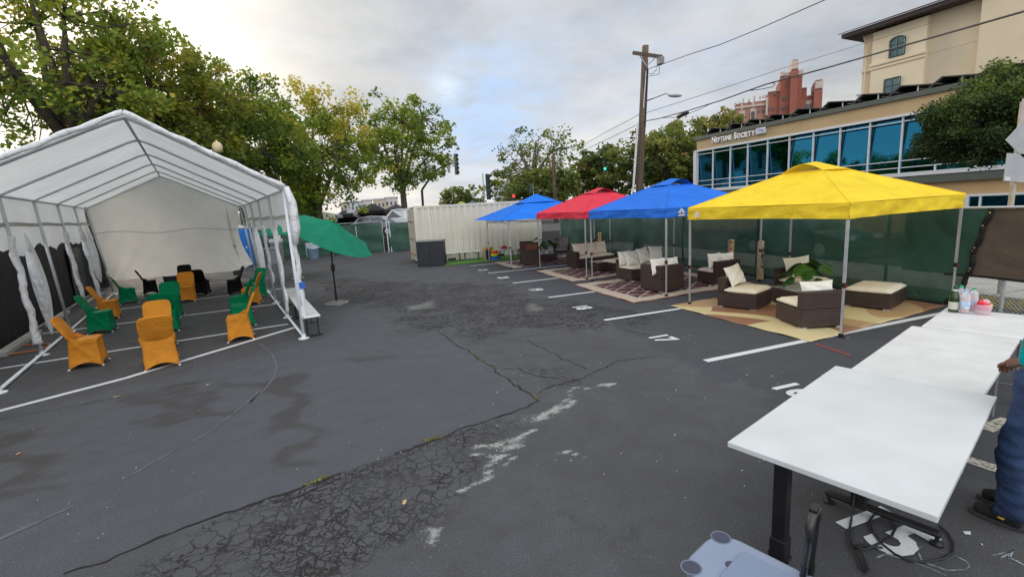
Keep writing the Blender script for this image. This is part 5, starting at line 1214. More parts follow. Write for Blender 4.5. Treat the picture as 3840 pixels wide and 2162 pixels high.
# ------------------------------------------------------------------ foreground tables
D_ = lambda u, v: (u/1.6438+2400, v/1.6438+1280)
TZ = .74
q0, q1, q2, q3 = [at(*D_(*p), TZ).to_2d() for p in ((558, 600), (1225, 137), (2190, 355), (1832, 1110))]
cen = (q0+q1+q2+q3)/4; du = ((q1-q0)+(q2-q3)).normalized(); dv = Vector((du.y, -du.x)); TLn = ((q1-q0).length+(q2-q3).length)/2; TWd = abs((q3-q0).dot(dv)+(q2-q1).dot(dv))/2
dk = thing('sit_stand_desk', 'white sit-stand desk with a black T-leg frame, nearest the camera', 'desk', (cen.x, cen.y, 0), math.atan2(du.y, du.x))
MB().box((0, 0, TZ-.016), (TLn, TWd, .032)).build('desktop', M_white_lam, dk, bevel=.003)
def dl(p): q = rot2((p[0]-cen.x, p[1]-cen.y), -math.atan2(du.y, du.x)); return q
c1, c2 = dl((1.50, 2.45)), dl((2.285, 2.86)); MB().bar((c1[0], c1[1], TZ-.055), (c2[0], c2[1], TZ-.055), .06, .04).build('crossbeam', M_blackmetal, dk)
for (cx_, cy__), (fa, fb_) in ((c1, (.06, -.06)), (c2, (.20, -.42))):
    MB().box((cx_, cy__, .40), (.082, .075, .62)).box((cx_, cy__, .13), (.095, .09, .14)).build('column', M_blackmetal, dk, bevel=.01)
    ft = MB().box((cx_, cy__+(fa+fb_)/2, .075), (.062, fa-fb_, .035)).build('foot', M_blackmetal, dk, bevel=.014)
    for yy in (fa-.02, fb_+.02): MB().lathe([(.035, 0), (.035, .012), (.012, .025), (.012, .06)], (cx_, cy__+yy, 0), 12).build('levelling_pad', M_black, ft)
cab = [(1620, 445), (1615, 560), (1590, 600), (1575, 700), (1560, 800), (1580, 900), (1690, 930), (1800, 940), (1890, 870), (1820, 810), (1700, 780), (1590, 810)]
z5n = z5
cpts = [(640, 480), (590, 600), (565, 750), (570, 850), (620, 920), (740, 945), (880, 890), (1050, 800), (1100, 700), (1060, 600), (950, 540), (850, 545), (800, 620), (830, 740), (920, 860), (1080, 990), (1250, 1070), (1450, 1090), (1650, 1050), (1760, 980), (1765, 880), (1700, 760), (1600, 670)]
cp = [at(*z5(*p), .012) for p in cpts]; cp[0].z = .3; co_ = cp[4].copy(); co_.z = 0
cdm = MB().tube([tuple(p-co_) for p in cp], .007, 6); cp2 = [at(*z5(*p), .012+.007*(k % 3 == 1)) for k, p in enumerate(((575, 840), (600, 930), (660, 1040), (700, 1160), (760, 1225), (780, 1180), (740, 1070), (680, 950), (690, 890), (800, 910), (950, 925)))]
cdm.tube([tuple(p-co_) for p in cp2], .007, 6); tag(cdm.build('power_cord', M_black, None, smooth=True, loc=co_), 'black power cord coiled on the asphalt under the white desk', 'cord')
def fold_table(label, near_l, far_l, far_r, z, thick, seam=True):
    a, b, c = [Vector(p).to_2d() for p in (near_l, far_l, far_r)]; d = (b-a).normalized(); L = (b-a).length; q = Vector((d.y, -d.x)); w = (c-b).dot(q); O = (a+b)/2+q*w/2
    t = thing('folding_table', label, 'table', (O.x, O.y, 0), math.atan2(d.y, d.x), 'white folding tables beyond the desk')
    hl = [(-L/4-.001, L/2-.002), (L/4+.001, L/2-.002)] if seam else [(0, L)]
    for cx_, ln in hl:
        MB().prism([(cx_+sx*(ln/2-(k_ if sy else 0)), sy2) for sx, sy, sy2, k_ in ((-1, 0, -w/2, 0), (1, 0, -w/2, 0), (1, 0, w/2, 0), (-1, 0, w/2, 0))], z-thick, z).build('tabletop', M_white_plastic, t, bevel=.014, seg=3)
    for sx in (-1, 1):
        lg = MB()
        for sy in (-1, 1): lg.tube([(sx*(L/2-.22), sy*(w/2-.10), 0), (sx*(L/2-.25), sy*(w/2-.10), z-thick)], .014, 8)
        lg.tube([(sx*(L/2-.225), -w/2+.1, .2), (sx*(L/2-.225), w/2-.1, .2)], .011, 6); lg.build('leg', pm('grey table leg', (.25, .25, .26, 1), .4, metal=.4), t)
    return t
E2 = lambda u, v: (u/4.532+3400, v/4.532+1080)
TB = .73; fr, fl = at(*E2(1905, 905), TB), at(*E2(80, 632), TB); nl = at(*D_(1310, 155), TB); d2 = (fl-nl).normalized(); nl = fl-d2*1.83
fold_table('white fold-in-half plastic table between the desk and the bottles', nl, fl, fr, TB, .042)
f3l, f3r = at(*E2(670, 325), TB+.005), at(*E2(1994, 460), TB+.005); n3 = at(*E2(240, 640), TB+.005); q3d = (f3l-n3).normalized(); n3 = n3+q3d*.012; f3w = (f3r-f3l).normalized()*.80
fold_table('white table holding the bottles, farthest of the three white tables', n3, f3l, f3l+f3w, TB+.005, .03, False)
zt3 = TB+.006
# bottles and cup
def liquid_glass(n, c, r=.06, tr=.0):
    return pm(n, c, r, .05, coat=.5)
bp_ = at(3574, 1168, zt3); wb = thing('champagne_bottle', 'dark green sparkling wine bottle with a cream label on the white table', 'bottle', bp_)
MB().lathe([(.044, 0), (.046, .01), (.046, .16), (.040, .20), (.022, .245), (.016, .275), (.0155, .29)], n=24).build('body', pm('green bottle glass', (.018, .045, .008, 1), .08, .2, coat=.6), wb, smooth=True)
MB().lathe([(.0468, .035), (.0468, .12)], n=24).build('label_paper', pm('cream label', (.62, .6, .52, 1), .7), wb); MB().lathe([(.024, .235), (.019, .262), (.018, .265)], n=20).build('neck_band', pm('silver white foil', (.6, .62, .6, 1), .35), wb); MB().lathe([(.0175, .262), (.018, .30), (.012, .305)], n=16).build('foil_cap', pm('green foil', (.02, .10, .03, 1), .35), wb)
def pbottle(label, p, capc, k=1., fill=(.75, .28, .2, 1)):
    t = thing('plastic_bottle', label, 'bottle', p, 0, 'plastic drink bottles'); mcl = clear_plastic('clear bottle plastic', (.75, .82, .9, 1), .45)
    MB().lathe([(.036*k, 0), (.042*k, .015), (.041*k, .08*k), (.043*k, .10*k), (.043*k, .19*k), (.036*k, .215*k), (.016*k, .245*k), (.016*k, .262*k)], n=20).build('body', mcl, t, smooth=True)
    MB().lathe([(.036*k, .012), (.039*k, .05), (.039*k, .17*k), (.001, .17*k)], n=20).build('drink', pm('pink drink', fill, .3), t, smooth=True); MB().lathe([(.0442*k, .06*k), (.0442*k, .145*k)], n=20).build('label_wrap', pm('blue white label', (.45, .58, .72, 1), .5, .35, 30), t); MB().lathe([(.018*k, .255*k), (.018*k, .275*k), (.002, .278*k)], n=16).build('cap', capc, t)
mcb = pm('pale blue cap', (.35, .5, .75, 1), .4); mcg = pm('green cap', (.02, .42, .16, 1), .4)
pbottle('clear drink bottle with a blue and white label beside the wine bottle', at(3616, 1173, zt3), mcb, 1.0)
pbottle('drink bottle with a green cap behind the blue-labelled one', at(3646, 1164, zt3), mcg, .97, (.55, .2, .08, 1))
pbottle('green-capped bottle mostly hidden behind the wine bottle', at(3598, 1158, zt3), mcg, 1.02, (.7, .65, .55, 1))
fp_ = at(3684, 1177, zt3); ft_ = thing('fruit_cup', 'clear plastic tub bulging with red and yellow wrapping on the white table', 'tub', fp_)
MB().lathe([(.060, 0), (.064, .005), (.075, .09), (.076, .11)], n=24).build('tub', clear_plastic('pink clear plastic', (.85, .62, .72, 1), .5), ft_, smooth=True)
mb = MB(); g = random.Random(8)
for k in range(16): a = g.uniform(0, 6.28); r_ = g.uniform(.0, .05); mb.ell((r_*math.cos(a), r_*math.sin(a), .06+g.uniform(0, .08)), (.035, .03, .028), 8, 6)
mb.build('red_wrapping', pm('red wrapping', (.72, .02, .04, 1), .35), ft_, smooth=True); mb = MB()
for k in range(6): mb.ell((.05+g.uniform(-.015, .02), g.uniform(-.03, .03), .05+g.uniform(0, .06)), (.022, .02, .018), 8, 5)
mb.build('yellow_wrapping', pm('yellow wrapping', (.75, .5, .05, 1), .4), ft_, smooth=True); MB().ell((.02, 0, .135), (.045, .04, .035), 10, 6).build('plastic_lid', clear_plastic('clear lid plastic', (.9, .85, .88, 1), .4), ft_, smooth=True)
# ------------------------------------------------------------------ cooler
Cq = lambda u, v: (u/3.52+2400, v/3.52+1750)
CZ = .46; k0, k1, k2 = [at(*Cq(*p), CZ).to_2d() for p in ((460, 1330), (1010, 800), (2110, 1380))]
ca = (k1-k0).normalized(); cbv = Vector((ca.y, -ca.x)); CWd = (k1-k0).length; CLn = max(.52, (k2-k1).dot(cbv)); coc = k0+ca*CWd/2+cbv*CLn/2
co = thing('cooler', 'blue grey wheeled cooler with its lid closed, at the bottom edge by the desk leg', 'cooler', (coc.x, coc.y, 0), math.atan2(ca.y, ca.x))
M_cool = pm('blue grey cooler plastic', (.235, .275, .37, 1), .42, .06, 2., bump=.06, bscale=120)
def rr(w, l, r, n=6):
    P = []
    for sx, sy, a0 in ((1, 1, 0), (-1, 1, 90), (-1, -1, 180), (1, -1, 270)):
        for k in range(n+1): a = R(a0+90*k/n); P.append((sx*(w/2-r)+r*math.cos(a), sy*(l/2-r)+r*math.sin(a)))
    return P
def loft(rings):
    mb = MB(); n = len(rings[0][0]); vs = [(x, y, z) for P, z in rings for x, y in P]
    fs = [(i*n+j, i*n+(j+1) % n, (i+1)*n+(j+1) % n, (i+1)*n+j) for i in range(len(rings)-1) for j in range(n)]+[tuple(range(n-1, -1, -1)), tuple(range((len(rings)-1)*n, len(rings)*n))]
    return mb.add(vs, fs)
loft([(rr(CWd*.80, CLn*.84, .08), .05), (rr(CWd*.9, CLn*.93, .09), .38)]).build('body', M_cool, co, smooth=False)
lid = loft([(rr(CWd*.97, CLn*.985, .13), .385), (rr(CWd, CLn, .14), .40), (rr(CWd, CLn, .14), .430), (rr(CWd*.985, CLn*.985, .135), .448), (rr(CWd*.955, CLn*.96, .125), .458), (rr(CWd*.90, CLn*.92, .11), .462)]).build('lid', M_cool, co, bevel=.004)
hp_ = loft([(rr(CWd*.62, CLn*.52, .03), .4625), (rr(CWd*.60, CLn*.505, .03), .471)]).build('hatch', pm('blue grey hatch plastic', (.20, .25, .35, 1), .4, .05), co, bevel=.003); hp_.location = (0, .02-CLn*.12, 0)
M_cdark = pm('cooler recess shade', (.05, .055, .09, 1), .5)  # recess shade painted on: cup holders are flat dark discs with darker rims
for x, y in ((CWd*.36, CLn*.40), (-CWd*.36, CLn*.40), (CWd*.36, -CLn*.40), (-CWd*.36, -CLn*.40)):
    ring = MB(); ring.lathe([(.043, .4625), (.044, .4645), (.048, .4645), (.050, .4625)], (x, y, 0), 22, caps=False); r_ = ring.build('cup_rim', pm('cooler rim shade', (.15, .18, .25, 1), .45), lid, smooth=True)
    MB().lathe([(.042, .4628), (.02, .4632), (.001, .4632)], (x, y, 0), 22).build('cup_holder', M_cdark, lid)
sm = MB().tube([(-CWd*.30, CLn*.15, .4665), (CWd*.30, CLn*.15, .4665)], .003, 4); sm.build('hatch_seam', M_cdark, lid)
MB().lathe([(.026, .4625), (.024, .4645), (.001, .4645)], (0, CLn*.17, 0), 14).build('finger_notch', M_cdark, lid)
hA, hB = at(*Cq(2240, 760), .93), at(*Cq(2350, 560), .93)
hA, hB = hA.to_2d(), hB.to_2d()
th_ = bpy.data.objects.new('pull_handle', None); COL.objects.link(th_); th_.parent = co; th_['label'] = 'black telescopic pull handle standing up'
_an = math.atan2(ca.y, ca.x); _q = rot2(tuple((hA+hB)/2-coc), -_an); th_.location = (_q[0], _q[1], 0); th_.rotation_euler = (0, 0, -_an)
Oh = ((hA+hB)/2)
for p, bu, bv in ((hA, 2140, 1450), (hB, 2250, 1450)):
    b = at(*Cq(bu, bv), .42).to_2d(); dd = (b-p); b0 = p+dd*1.6
    MB().tube([(p.x-Oh.x, p.y-Oh.y, .90), (b.x-Oh.x, b.y-Oh.y, .42)], .010, 8).build('upper_tube', M_black, th_); MB().tube([(b.x-Oh.x+(p.x-b.x)*.3, b.y-Oh.y+(p.y-b.y)*.3, .565), (b0.x-Oh.x, b0.y-Oh.y, .02)], .0135, 8).build('lower_tube', M_black, th_)
dh = (hB-hA); 
gm = MB(); gm.tube([(hA.x-Oh.x, hA.y-Oh.y, .86), (hA.x-Oh.x, hA.y-Oh.y, .92), (hA.x-Oh.x+dh.x*.2, hA.y-Oh.y+dh.y*.2, .945), (0, 0, .952), (hB.x-Oh.x-dh.x*.2, hB.y-Oh.y-dh.y*.2, .945), (hB.x-Oh.x, hB.y-Oh.y, .92), (hB.x-Oh.x, hB.y-Oh.y, .88)], [.012, .016, .017, .017, .017, .016, .012], 10)
gm.build('grip', pm('dark grey grip', (.03, .028, .028, 1), .35), th_, smooth=True); MB().box((0, 0, .968), (.03, .05, .02), math.atan2(dh.y, dh.x)+PI/2).build('release_button', M_blackmetal, th_, bevel=.006)
# ------------------------------------------------------------------ person at the right edge
M_skin = pm('brown skin', (.20, .085, .05, 1), .5, .12, 12, bump=.08, bscale=160)
M_teal = fabric('teal shirt cotton', (.0, .30, .33, 1), .0, .5, 9., var=.08, rough=.85); M_shoe = pm('black suede', (.008, .008, .009, 1), .85, .3, 20, bump=.4, bscale=120)
def jeans_m():
    t = NT('blue denim'); c = t.co(); n = t.noise(c, 6, 4, .6, .6).outputs[0]; n2 = t.noise(t.comb(t.sep(c)[0], t.sep(c)[1], t.math('MULTIPLY', t.sep(c)[2], 1.6)), 5.5, 4, .6, 1.6).outputs[0]; w = t.noise(c, 220, 2).outputs[0]
    col = t.mix(t.ramp(n, .3, .7), (.008, .019, .058, 1), (.022, .050, .125, 1)); col = t.mix(t.ramp(n2, .55, .8, 0, .4), col, (.045, .085, .18, 1))
    return t.end(t.pbr(col, .85, t.bump(t.math('ADD', n2, t.math('MULTIPLY', w, .06)), .55, .03)))
M_jean = jeans_m()
def skin(name, V, E_, rad, m, parent, root=0, sub=2, folds=None):
    me = bpy.data.meshes.new(name); me.from_pydata([tuple(v) for v in V], E_, []); me.update(); o = bpy.data.objects.new(name, me); COL.objects.link(o)
    md = o.modifiers.new('skin', 'SKIN'); md.use_smooth_shade = True
    if not me.skin_vertices: me.skin_vertices.new()
    for i, r_ in enumerate(rad):
        sv = me.skin_vertices[0].data[i]; sv.radius = r_ if isinstance(r_, tuple) else (r_, r_); sv.use_root = (i == root)
    s2 = o.modifiers.new('sub', 'SUBSURF'); s2.levels = sub; s2.render_levels = sub
    bpy.context.view_layer.update(); dg = bpy.context.evaluated_depsgraph_get(); m2 = bpy.data.meshes.new_from_object(o.evaluated_get(dg)); m2.name = name
    if folds:
        amp, hem = folds
        for v in m2.vertices:
            p = v.co; a_ = math.atan2(p.y, p.x); k = .6+.8*math.exp(-((p.z-.5)/.12)**2)+1.5*math.exp(-((p.z-hem)/.10)**2)
            d_ = math.sin(p.z*46+3*math.sin(a_*2+p.z*5)+p.x*22)+.6*math.sin(p.z*83-p.y*30+2*math.sin(p.x*18))+.5*math.sin(p.x*40+p.y*37+p.z*12)
            v.co = p+v.normal*(amp*k*d_+(.022*math.exp(-((p.z-hem)/.035)**2)))
        m2.update()
    bpy.data.objects.remove(o); m2.materials.clear(); m2.materials.append(m); m2.polygons.foreach_set('use_smooth', [True]*len(m2.polygons))
    ob = bpy.data.objects.new(name, m2); COL.objects.link(ob); ob.parent = parent; return ob
fw = Vector((-.498, .867, 0)); rg_ = Vector((.867, .498, 0)); UPV = Vector((0, 0, 1))
heel = at(3839, 2004); toe = at(*z5(1890, 500)); lank = toe-fw*.22; PC = lank+rg_*.13
pe = thing('person', 'person in a teal shirt, blue jeans and black shoes reaching over the white table', 'person', (PC.x, PC.y, 0))
def w(r_, f, z):
    k = max(0., z-.5); p = rg_*(r_+.13*k)+fw*(f-.10*k); return Vector((p.x, p.y, z))
hand_w = at(3790, 1362, .97)-PC.to_3d(); hd = (hand_w.dot(rg_), hand_w.dot(fw), hand_w.z)
# jeans (with a continuous waist), body under it
V = [w(0, .0, .97), w(0, .01, 1.04), w(-.085, .01, .86), w(-.11, .04, .52), w(-.11, .0, .14), w(-.11, -.005, .075), w(.085, .0, .86), w(.115, .06, .52), w(.12, .02, .14), w(.12, .015, .075)]
E_ = [(0, 1), (0, 2), (2, 3), (3, 4), (4, 5), (0, 6), (6, 7), (7, 8), (8, 9)]
skin('jeans', V, E_, [(.165, .125), (.165, .125), .104, .086, .082, .094, .104, .086, .082, .094], M_jean, pe, 0, 4, (.0042, .10))
for sx, ff in ((-.11, .0), (.12, .02)):
    sh = skin('shoe', [w(sx, ff-.055, .055), w(sx, ff+.02, .075), w(sx, ff+.10, .062), w(sx, ff+.185, .045)], [(0, 1), (1, 2), (2, 3)], [.048, .055, .048, .038], M_shoe, pe, 1)
    so = MB(); ol = [(.042*math.sin(a)*(1+.15*math.cos(a)), .148*math.cos(a)) for a in np.linspace(0, 2*PI, 24)[:-1]]
    so.prism([tuple((rg_*(sx+x)+fw*(ff+.062+y)).to_2d()) for x, y in ol], .0, .028); so.build('sole', pm('dark rubber sole', (.035, .035, .038, 1), .7), sh, bevel=.008)
    lg = w(sx-(.052 if sx < 0 else -.052), ff+.03, .075); MB().add([tuple(lg+fw*a+UPV*b-rg_*(.006 if sx < 0 else -.006)) for a, b in ((-.02, .012), (.005, .014), (.03, -.012), (.0, -.016))], [(0, 1, 2, 3)]).build('yellow_logo', pm('yellow patch', (.75, .48, .02, 1), .5), sh)
# bare body: head, neck, torso core, arms
shl, shr = w(-.19, .02, 1.42), w(.19, .02, 1.42)
hw_ = hand_w; d_ = Vector(hw_-shl); el = shl+Vector((d_.x*.35, d_.y*.35, -.30)); el = el-fw*.03-rg_*.06
wr = hw_+(el-hw_).normalized()*.10
V = [w(0, 0, 1.0), w(0, .01, 1.2), w(0, .02, 1.40), w(0, .03, 1.50), w(0, .04, 1.60), w(0, .045, 1.70), shl, el, wr, shr, w(.24, -.10, 1.14), w(.24, -.08, .90)]
E_ = [(0, 1), (1, 2), (2, 3), (3, 4), (4, 5), (2, 6), (6, 7), (7, 8), (2, 9), (9, 10), (10, 11)]
palm_l = hw_; V += [palm_l]; E_ += [(8, 12)]; V += [w(.24, -.06, .83)]; E_ += [(11, 13)]
rad = [(.13, .10), (.14, .105), (.12, .09), .052, (.085, .095), (.072, .085), .06, .045, .030, .06, .045, .030, (.040, .024), (.040, .024)]
def fingers(base_i, pos, fdir, side, down, lens=(.075, .083, .078, .062), curl=.55):
    fdir = fdir.normalized(); side = side.normalized(); down = down.normalized()
    for k, L in enumerate(lens):
        o = pos+side*(-.027+.018*k)+fdir*.035; a = len(V); V.append(o); E_.append((base_i, a)); rad.append(.0105); p = o; dr = fdir
        for j in range(3):
            an = curl*(j+1); dr = (fdir*math.cos(an)+down*math.sin(an)).normalized(); p = p+dr*L*(.45, .32, .23)[j]; V.append(p); E_.append((a+j, a+j+1)); rad.append((.0095, .0088, .0075)[j])
    o = pos-side*.032-fdir*.02; a = len(V); V.append(o); E_.append((base_i, a)); rad.append(.012); V.append(o-side*.022+fdir*.030+down*.012); E_.append((a, a+1)); rad.append(.0105); V.append(o-side*.018+fdir*.058+down*.03); E_.append((a+1, a+2)); rad.append(.0085)
fd = (hw_-el).normalized(); sdv = fd.cross(UPV).normalized(); fingers(12, hw_, fd, sdv, -(UPV-fd*fd.dot(UPV)).normalized(), curl=.5)
fd2 = (V[13]-V[11]).normalized(); fingers(13, V[13], fd2, fw, -rg_, curl=.35)
body = skin('body', V, E_, rad, M_skin, pe, 0, 2)
for sx in (-1, 1): MB().ell(tuple(w(sx*.034, .128, 1.665)), (.013, .010, .009), 10, 7).build('eye', pm('eye white', (.7, .7, .68, 1), .2), pe); MB().ell(tuple(w(sx*.082, .04, 1.65)), (.012, .022, .032), 8, 6).build('ear', M_skin, pe, smooth=True)
skin('nose', [w(0, .125, 1.67), w(0, .145, 1.63)], [(0, 1)], [.010, .016], M_skin, pe); MB().ell(tuple(w(0, .128, 1.585)), (.026, .010, .009), 10, 6, Matrix.Rotation(math.atan2(rg_.y, rg_.x), 3, 'Z')).build('mouth', pm('lips', (.16, .05, .04, 1), .5), pe, smooth=True)
MB().ell(tuple(w(0, .022, 1.725)), (.088, .098, .075), 16, 10).build('hair', pm('black hair', (.01, .009, .009, 1), .8, .3, 30, bump=.6, bscale=90), pe, smooth=True)
# shirt with short sleeves
V = [w(0, .015, .985), w(0, .02, 1.10), w(0, .02, 1.25), w(0, .015, 1.41), w(0, .02, 1.475), shl.lerp(w(0, .02, 1.42), .12), shl.lerp(el, .55), shr.lerp(w(0, .02, 1.42), .12), shr.lerp(w(.24, -.02, 1.14), .55)]
E_ = [(0, 1), (1, 2), (2, 3), (3, 4), (3, 5), (5, 6), (3, 7), (7, 8)]
skin('shirt', V, E_, [(.165, .125), (.16, .12), (.16, .118), (.15, .11), .068, .088, .078, .088, .078], M_teal, pe, 0, 3, (.004, -9))
# ------------------------------------------------------------------ tan office building across the street
BD = Vector((.43, -.903, 0)).normalized()                 # along the facade, towards the right of the photo
P0 = aty(2612, 600, 34); P0.z = 0; BN = Vector((BD.y, -BD.x, 0))   # BN: outward (towards the lot) if facing camera
if BN.dot(-P0) < 0: BN = -BN
Z7 = lambda u, v: (u/1.9082+2500, v/1.9082); ZG = lambda u, v: (u/4.025+2600, v/4.025+360); ZH = lambda u, v: (u/3.295+3200, v/3.295+300)
bo = thing('office_building', 'tan two-storey office building with a long ribbon of blue reflective windows', 'building', P0)
def bz(f, u, v): return onp(*f(u, v), P0, BD)
zpar = (bz(Z7, 232, 970)[1]+bz(Z7, 1850, 655)[1])/2; zfas = (bz(Z7, 232, 985)[1]+bz(Z7, 1850, 690)[1])/2-.05
zwt = (bz(ZG, 290, 787)[1]+bz(ZG, 2218, 487)[1])/2; ztr = (bz(ZG, 288, 842)[1]+bz(ZG, 2215, 552)[1])/2; zlo = (bz(ZG, 265, 1257)[1]+bz(ZG, 1075, 1195)[1])/2; zmid = (bz(ZG, 258, 1332)[1]+bz(ZG, 770, 1300)[1])/2; zbt = bz(ZG, 250, 1398)[1]; zsl = bz(ZH, 700, 1187)[1]; zband = bz(ZH, 900, 1270)[1]
ms = [bz(Z7, u, v)[0] for u, v in ((220, 1070), (330, 1058), (455, 1040), (580, 1022), (722, 1000), (878, 975), (1050, 950), (1242, 920), (1455, 887), (1690, 850))]
step = (ms[-1]-ms[-4])/3
while ms[-1] < 34: ms.append(ms[-1]+step)
print('BLD', round(zpar, 2), zfas, zwt, ztr, zlo, zmid, zbt, zsl, zband, [round(m, 1) for m in ms])
SE = ms[-1]+1.; S0 = ms[0]-.15
M_tan = pm('tan stucco', (.46, .335, .185, 1), .85, .07, .8, bump=.15, bscale=30); M_tan2 = pm('lower tan stucco', (.44, .30, .155, 1), .85, .08, .8, bump=.15, bscale=30); M_fas = pm('grey green metal fascia', (.085, .10, .085, 1), .5, .08); M_wfr = pm('white window frame', (.60, .62, .65, 1), .4, .04)
def gl_mat():
    t = NT('blue tinted mirror glass'); b = t.pbr((.026, .19, .32, 1), .03, Metallic=1.); b.inputs['Specular IOR Level'].default_value = .8
    return t.end(b)
M_bgl = gl_mat()
rb_ = math.atan2(BD.y, BD.x)
def bx(mb, s0, s1, z0, z1, d0, d1):      # box on the facade; d: depth outward
    c = BD*((s0+s1)/2)+BN*((d0+d1)/2); return mb.box((c.x, c.y, (z0+z1)/2), (s1-s0, abs(d1-d0), z1-z0), rb_)
bx(bx(bx(MB(), S0+.1, SE, zwt+.02, zfas, -14, 0), S0+.1, SE, zbt-.3, zwt+.02, -14, -.42), S0+.1, SE, zband, zbt-.02, -14, -.06).build('wall', M_tan, bo)
bx(MB(), S0-.3, SE, -2, zband, -14, -.10).build('lower_wall', M_tan2, bo)
bx(MB(), S0-.05, SE, zfas, zpar, -14, .12).build('roof_fascia', M_fas, bo); bx(MB(), S0-.2, SE, zband, zsl-.02, -.05, .06).build('spandrel_band', M_fas, bo)
wi = 0
for a, b in zip(ms[:-1], ms[1:]):
    wi += 1; mbp = bx(MB(), a+.035, b-.035, zbt, zwt, -.11, -.06)
    if wi <= 5: mbp.v = [(x+BN.x*(.06*(z-zbt)-.2), y+BN.y*(.06*(z-zbt)-.2), z) for x, y, z in mbp.v]  # left panes leaned outward, shaped to mirror darker things low down
    if wi > 5: mbp.v = [(x-BN.x*.085*(z-zbt), y-BN.y*.085*(z-zbt), z) for x, y, z in mbp.v]  # remaining panes leaned back, shaped to mirror the sky
    g_ = mbp.build('window', M_bgl, bo)
    fr_ = MB(); bx(fr_, a-.028, a+.028, zbt, zwt, -.10, .01)
    for z in (ztr, zlo, zmid): bx(fr_, a+.04, b-.04, z-.020, z+.020, -.08, .0)
    fr_.build('window_frame', M_wfr, g_)
fr_ = MB(); bx(fr_, S0-.12, SE, zwt-.02, zwt+.10, -.1, .07); bx(fr_, S0-.12, SE, zsl, zbt+.02, -.1, .10); bx(fr_, S0-.16, S0+.10, zbt+.03, zwt-.03, -.1, .06); fr_.build('ribbon_frame', M_wfr, bo)
gw = bz(ZH, 1430, 1425); ge = bz(ZH, 1950, 1410)
g_ = bx(MB(), gw[0], ge[0]+3, gw[1]-1.6, gw[1]-.05, -.10, -.04).build('window', M_bgl, bo); fr_ = MB(); bx(fr_, gw[0]-.1, ge[0]+3.1, gw[1]-.05, gw[1]+.05, -.1, .05); bx(fr_, gw[0]-.1, gw[0]+.02, gw[1]-1.6, gw[1]-.05, -.1, .05); bx(fr_, gw[0]+.35, gw[0]+.42, gw[1]-1.6, gw[1]-.06, -.1, .04); fr_.build('window_frame', M_wfr, g_)
# lettering and plaque
la, lb = bz(ZG, 300, 650), bz(ZG, 955, 560); hh = bz(ZG, 640, 560)[1]-bz(ZG, 640, 630)[1]
M_let = pm('white sign letter', (.78, .78, .82, 1), .4, .03); M_letd = pm('letter return navy', (.05, .04, .12, 1), .5)
def sign_text(txts, s0, s1, zc, big, m, dz, off, nm):
    objs = []; x = 0
    for ch, sz in txts:
        o = text_mesh(nm, ch, sz, m, bo, ext=.035, bold=.03*sz); xs = [v.co.x for v in o.data.vertices] or [0, .3*sz]; w_ = max(xs)-min(xs); objs.append((o, x-min(xs), sz)); x += w_+.075*big
    k = (s1-s0)/x
    for o, xo, sz in objs:
        p = BD*(s0+xo*k)+BN*off; o.location = (p.x, p.y, zc+(sz-big)*.36); o.rotation_euler = (PI/2, 0, rb_); o.scale = (k, 1, 1)
B_ = hh*1.85
txt = [('N', B_)]+[(c, B_*.78) for c in 'EPTUNE']; txt2 = [('S', B_)]+[(c, B_*.78) for c in 'OCIETY']
sm_ = la[0]+(lb[0]-la[0])*.50; zc = (la[1]+lb[1])/2-.02
sign_text(txt, la[0], sm_-.05, zc, B_, M_let, 0, .10, 'sign_letter'); sign_text(txt2, sm_+.10, lb[0], zc, B_, M_let, 0, .10, 'sign_letter')
sa_, sb_ = bz(ZG, 435, 700)[0], bz(ZG, 835, 655)[0]; zc2 = (bz(ZG, 435, 708)[1]+bz(ZG, 835, 650)[1])/2
o = text_mesh('sign_letter', 'OF NORTHERN CALIFORNIA', .3, pm('faint sign letter', (.60, .52, .38, 1), .5), bo, ext=.01); xs = [v.co.x for v in o.data.vertices]; p = BD*((sa_+sb_)/2)+BN*.02; o.location = (p.x, p.y, zc2); o.rotation_euler = (PI/2, 0, rb_); o.scale = ((sb_-sa_)/(max(xs)-min(xs)), 1, 1)
pa, pb = bz(ZG, 962, 600), bz(ZG, 1112, 470)
pl_ = bx(MB(), pa[0], pb[0], pa[1]+.05, pb[1]+.02, .02, .16).build('sign_plaque', pm('pale lavender plaque', (.55, .55, .62, 1), .4, .08), bo, bevel=.03)
em = MB(); c = BD*((pa[0]+pb[0])/2)+BN*.175; w_, h__ = (pb[0]-pa[0]), (pb[1]-pa[1]); zc = (pa[1]+pb[1])/2
def epnt(a, b): p = c+BD*(a*w_); return (p.x, p.y, zc+b*h__)
em.add([epnt(*q) for q in ((-.30, .28), (-.02, .34), (.22, .22), (.30, 0), (.27, -.18), (.16, -.10), (.12, .08), (-.06, .18))], [tuple(range(8))]).add([epnt(*q) for q in ((-.08, -.30), (.0, -.33), (-.02, -.24))], [(0, 1, 2)])
em.build('emblem', pm('blue lavender emblem', (.22, .26, .52, 1), .4), pl_)
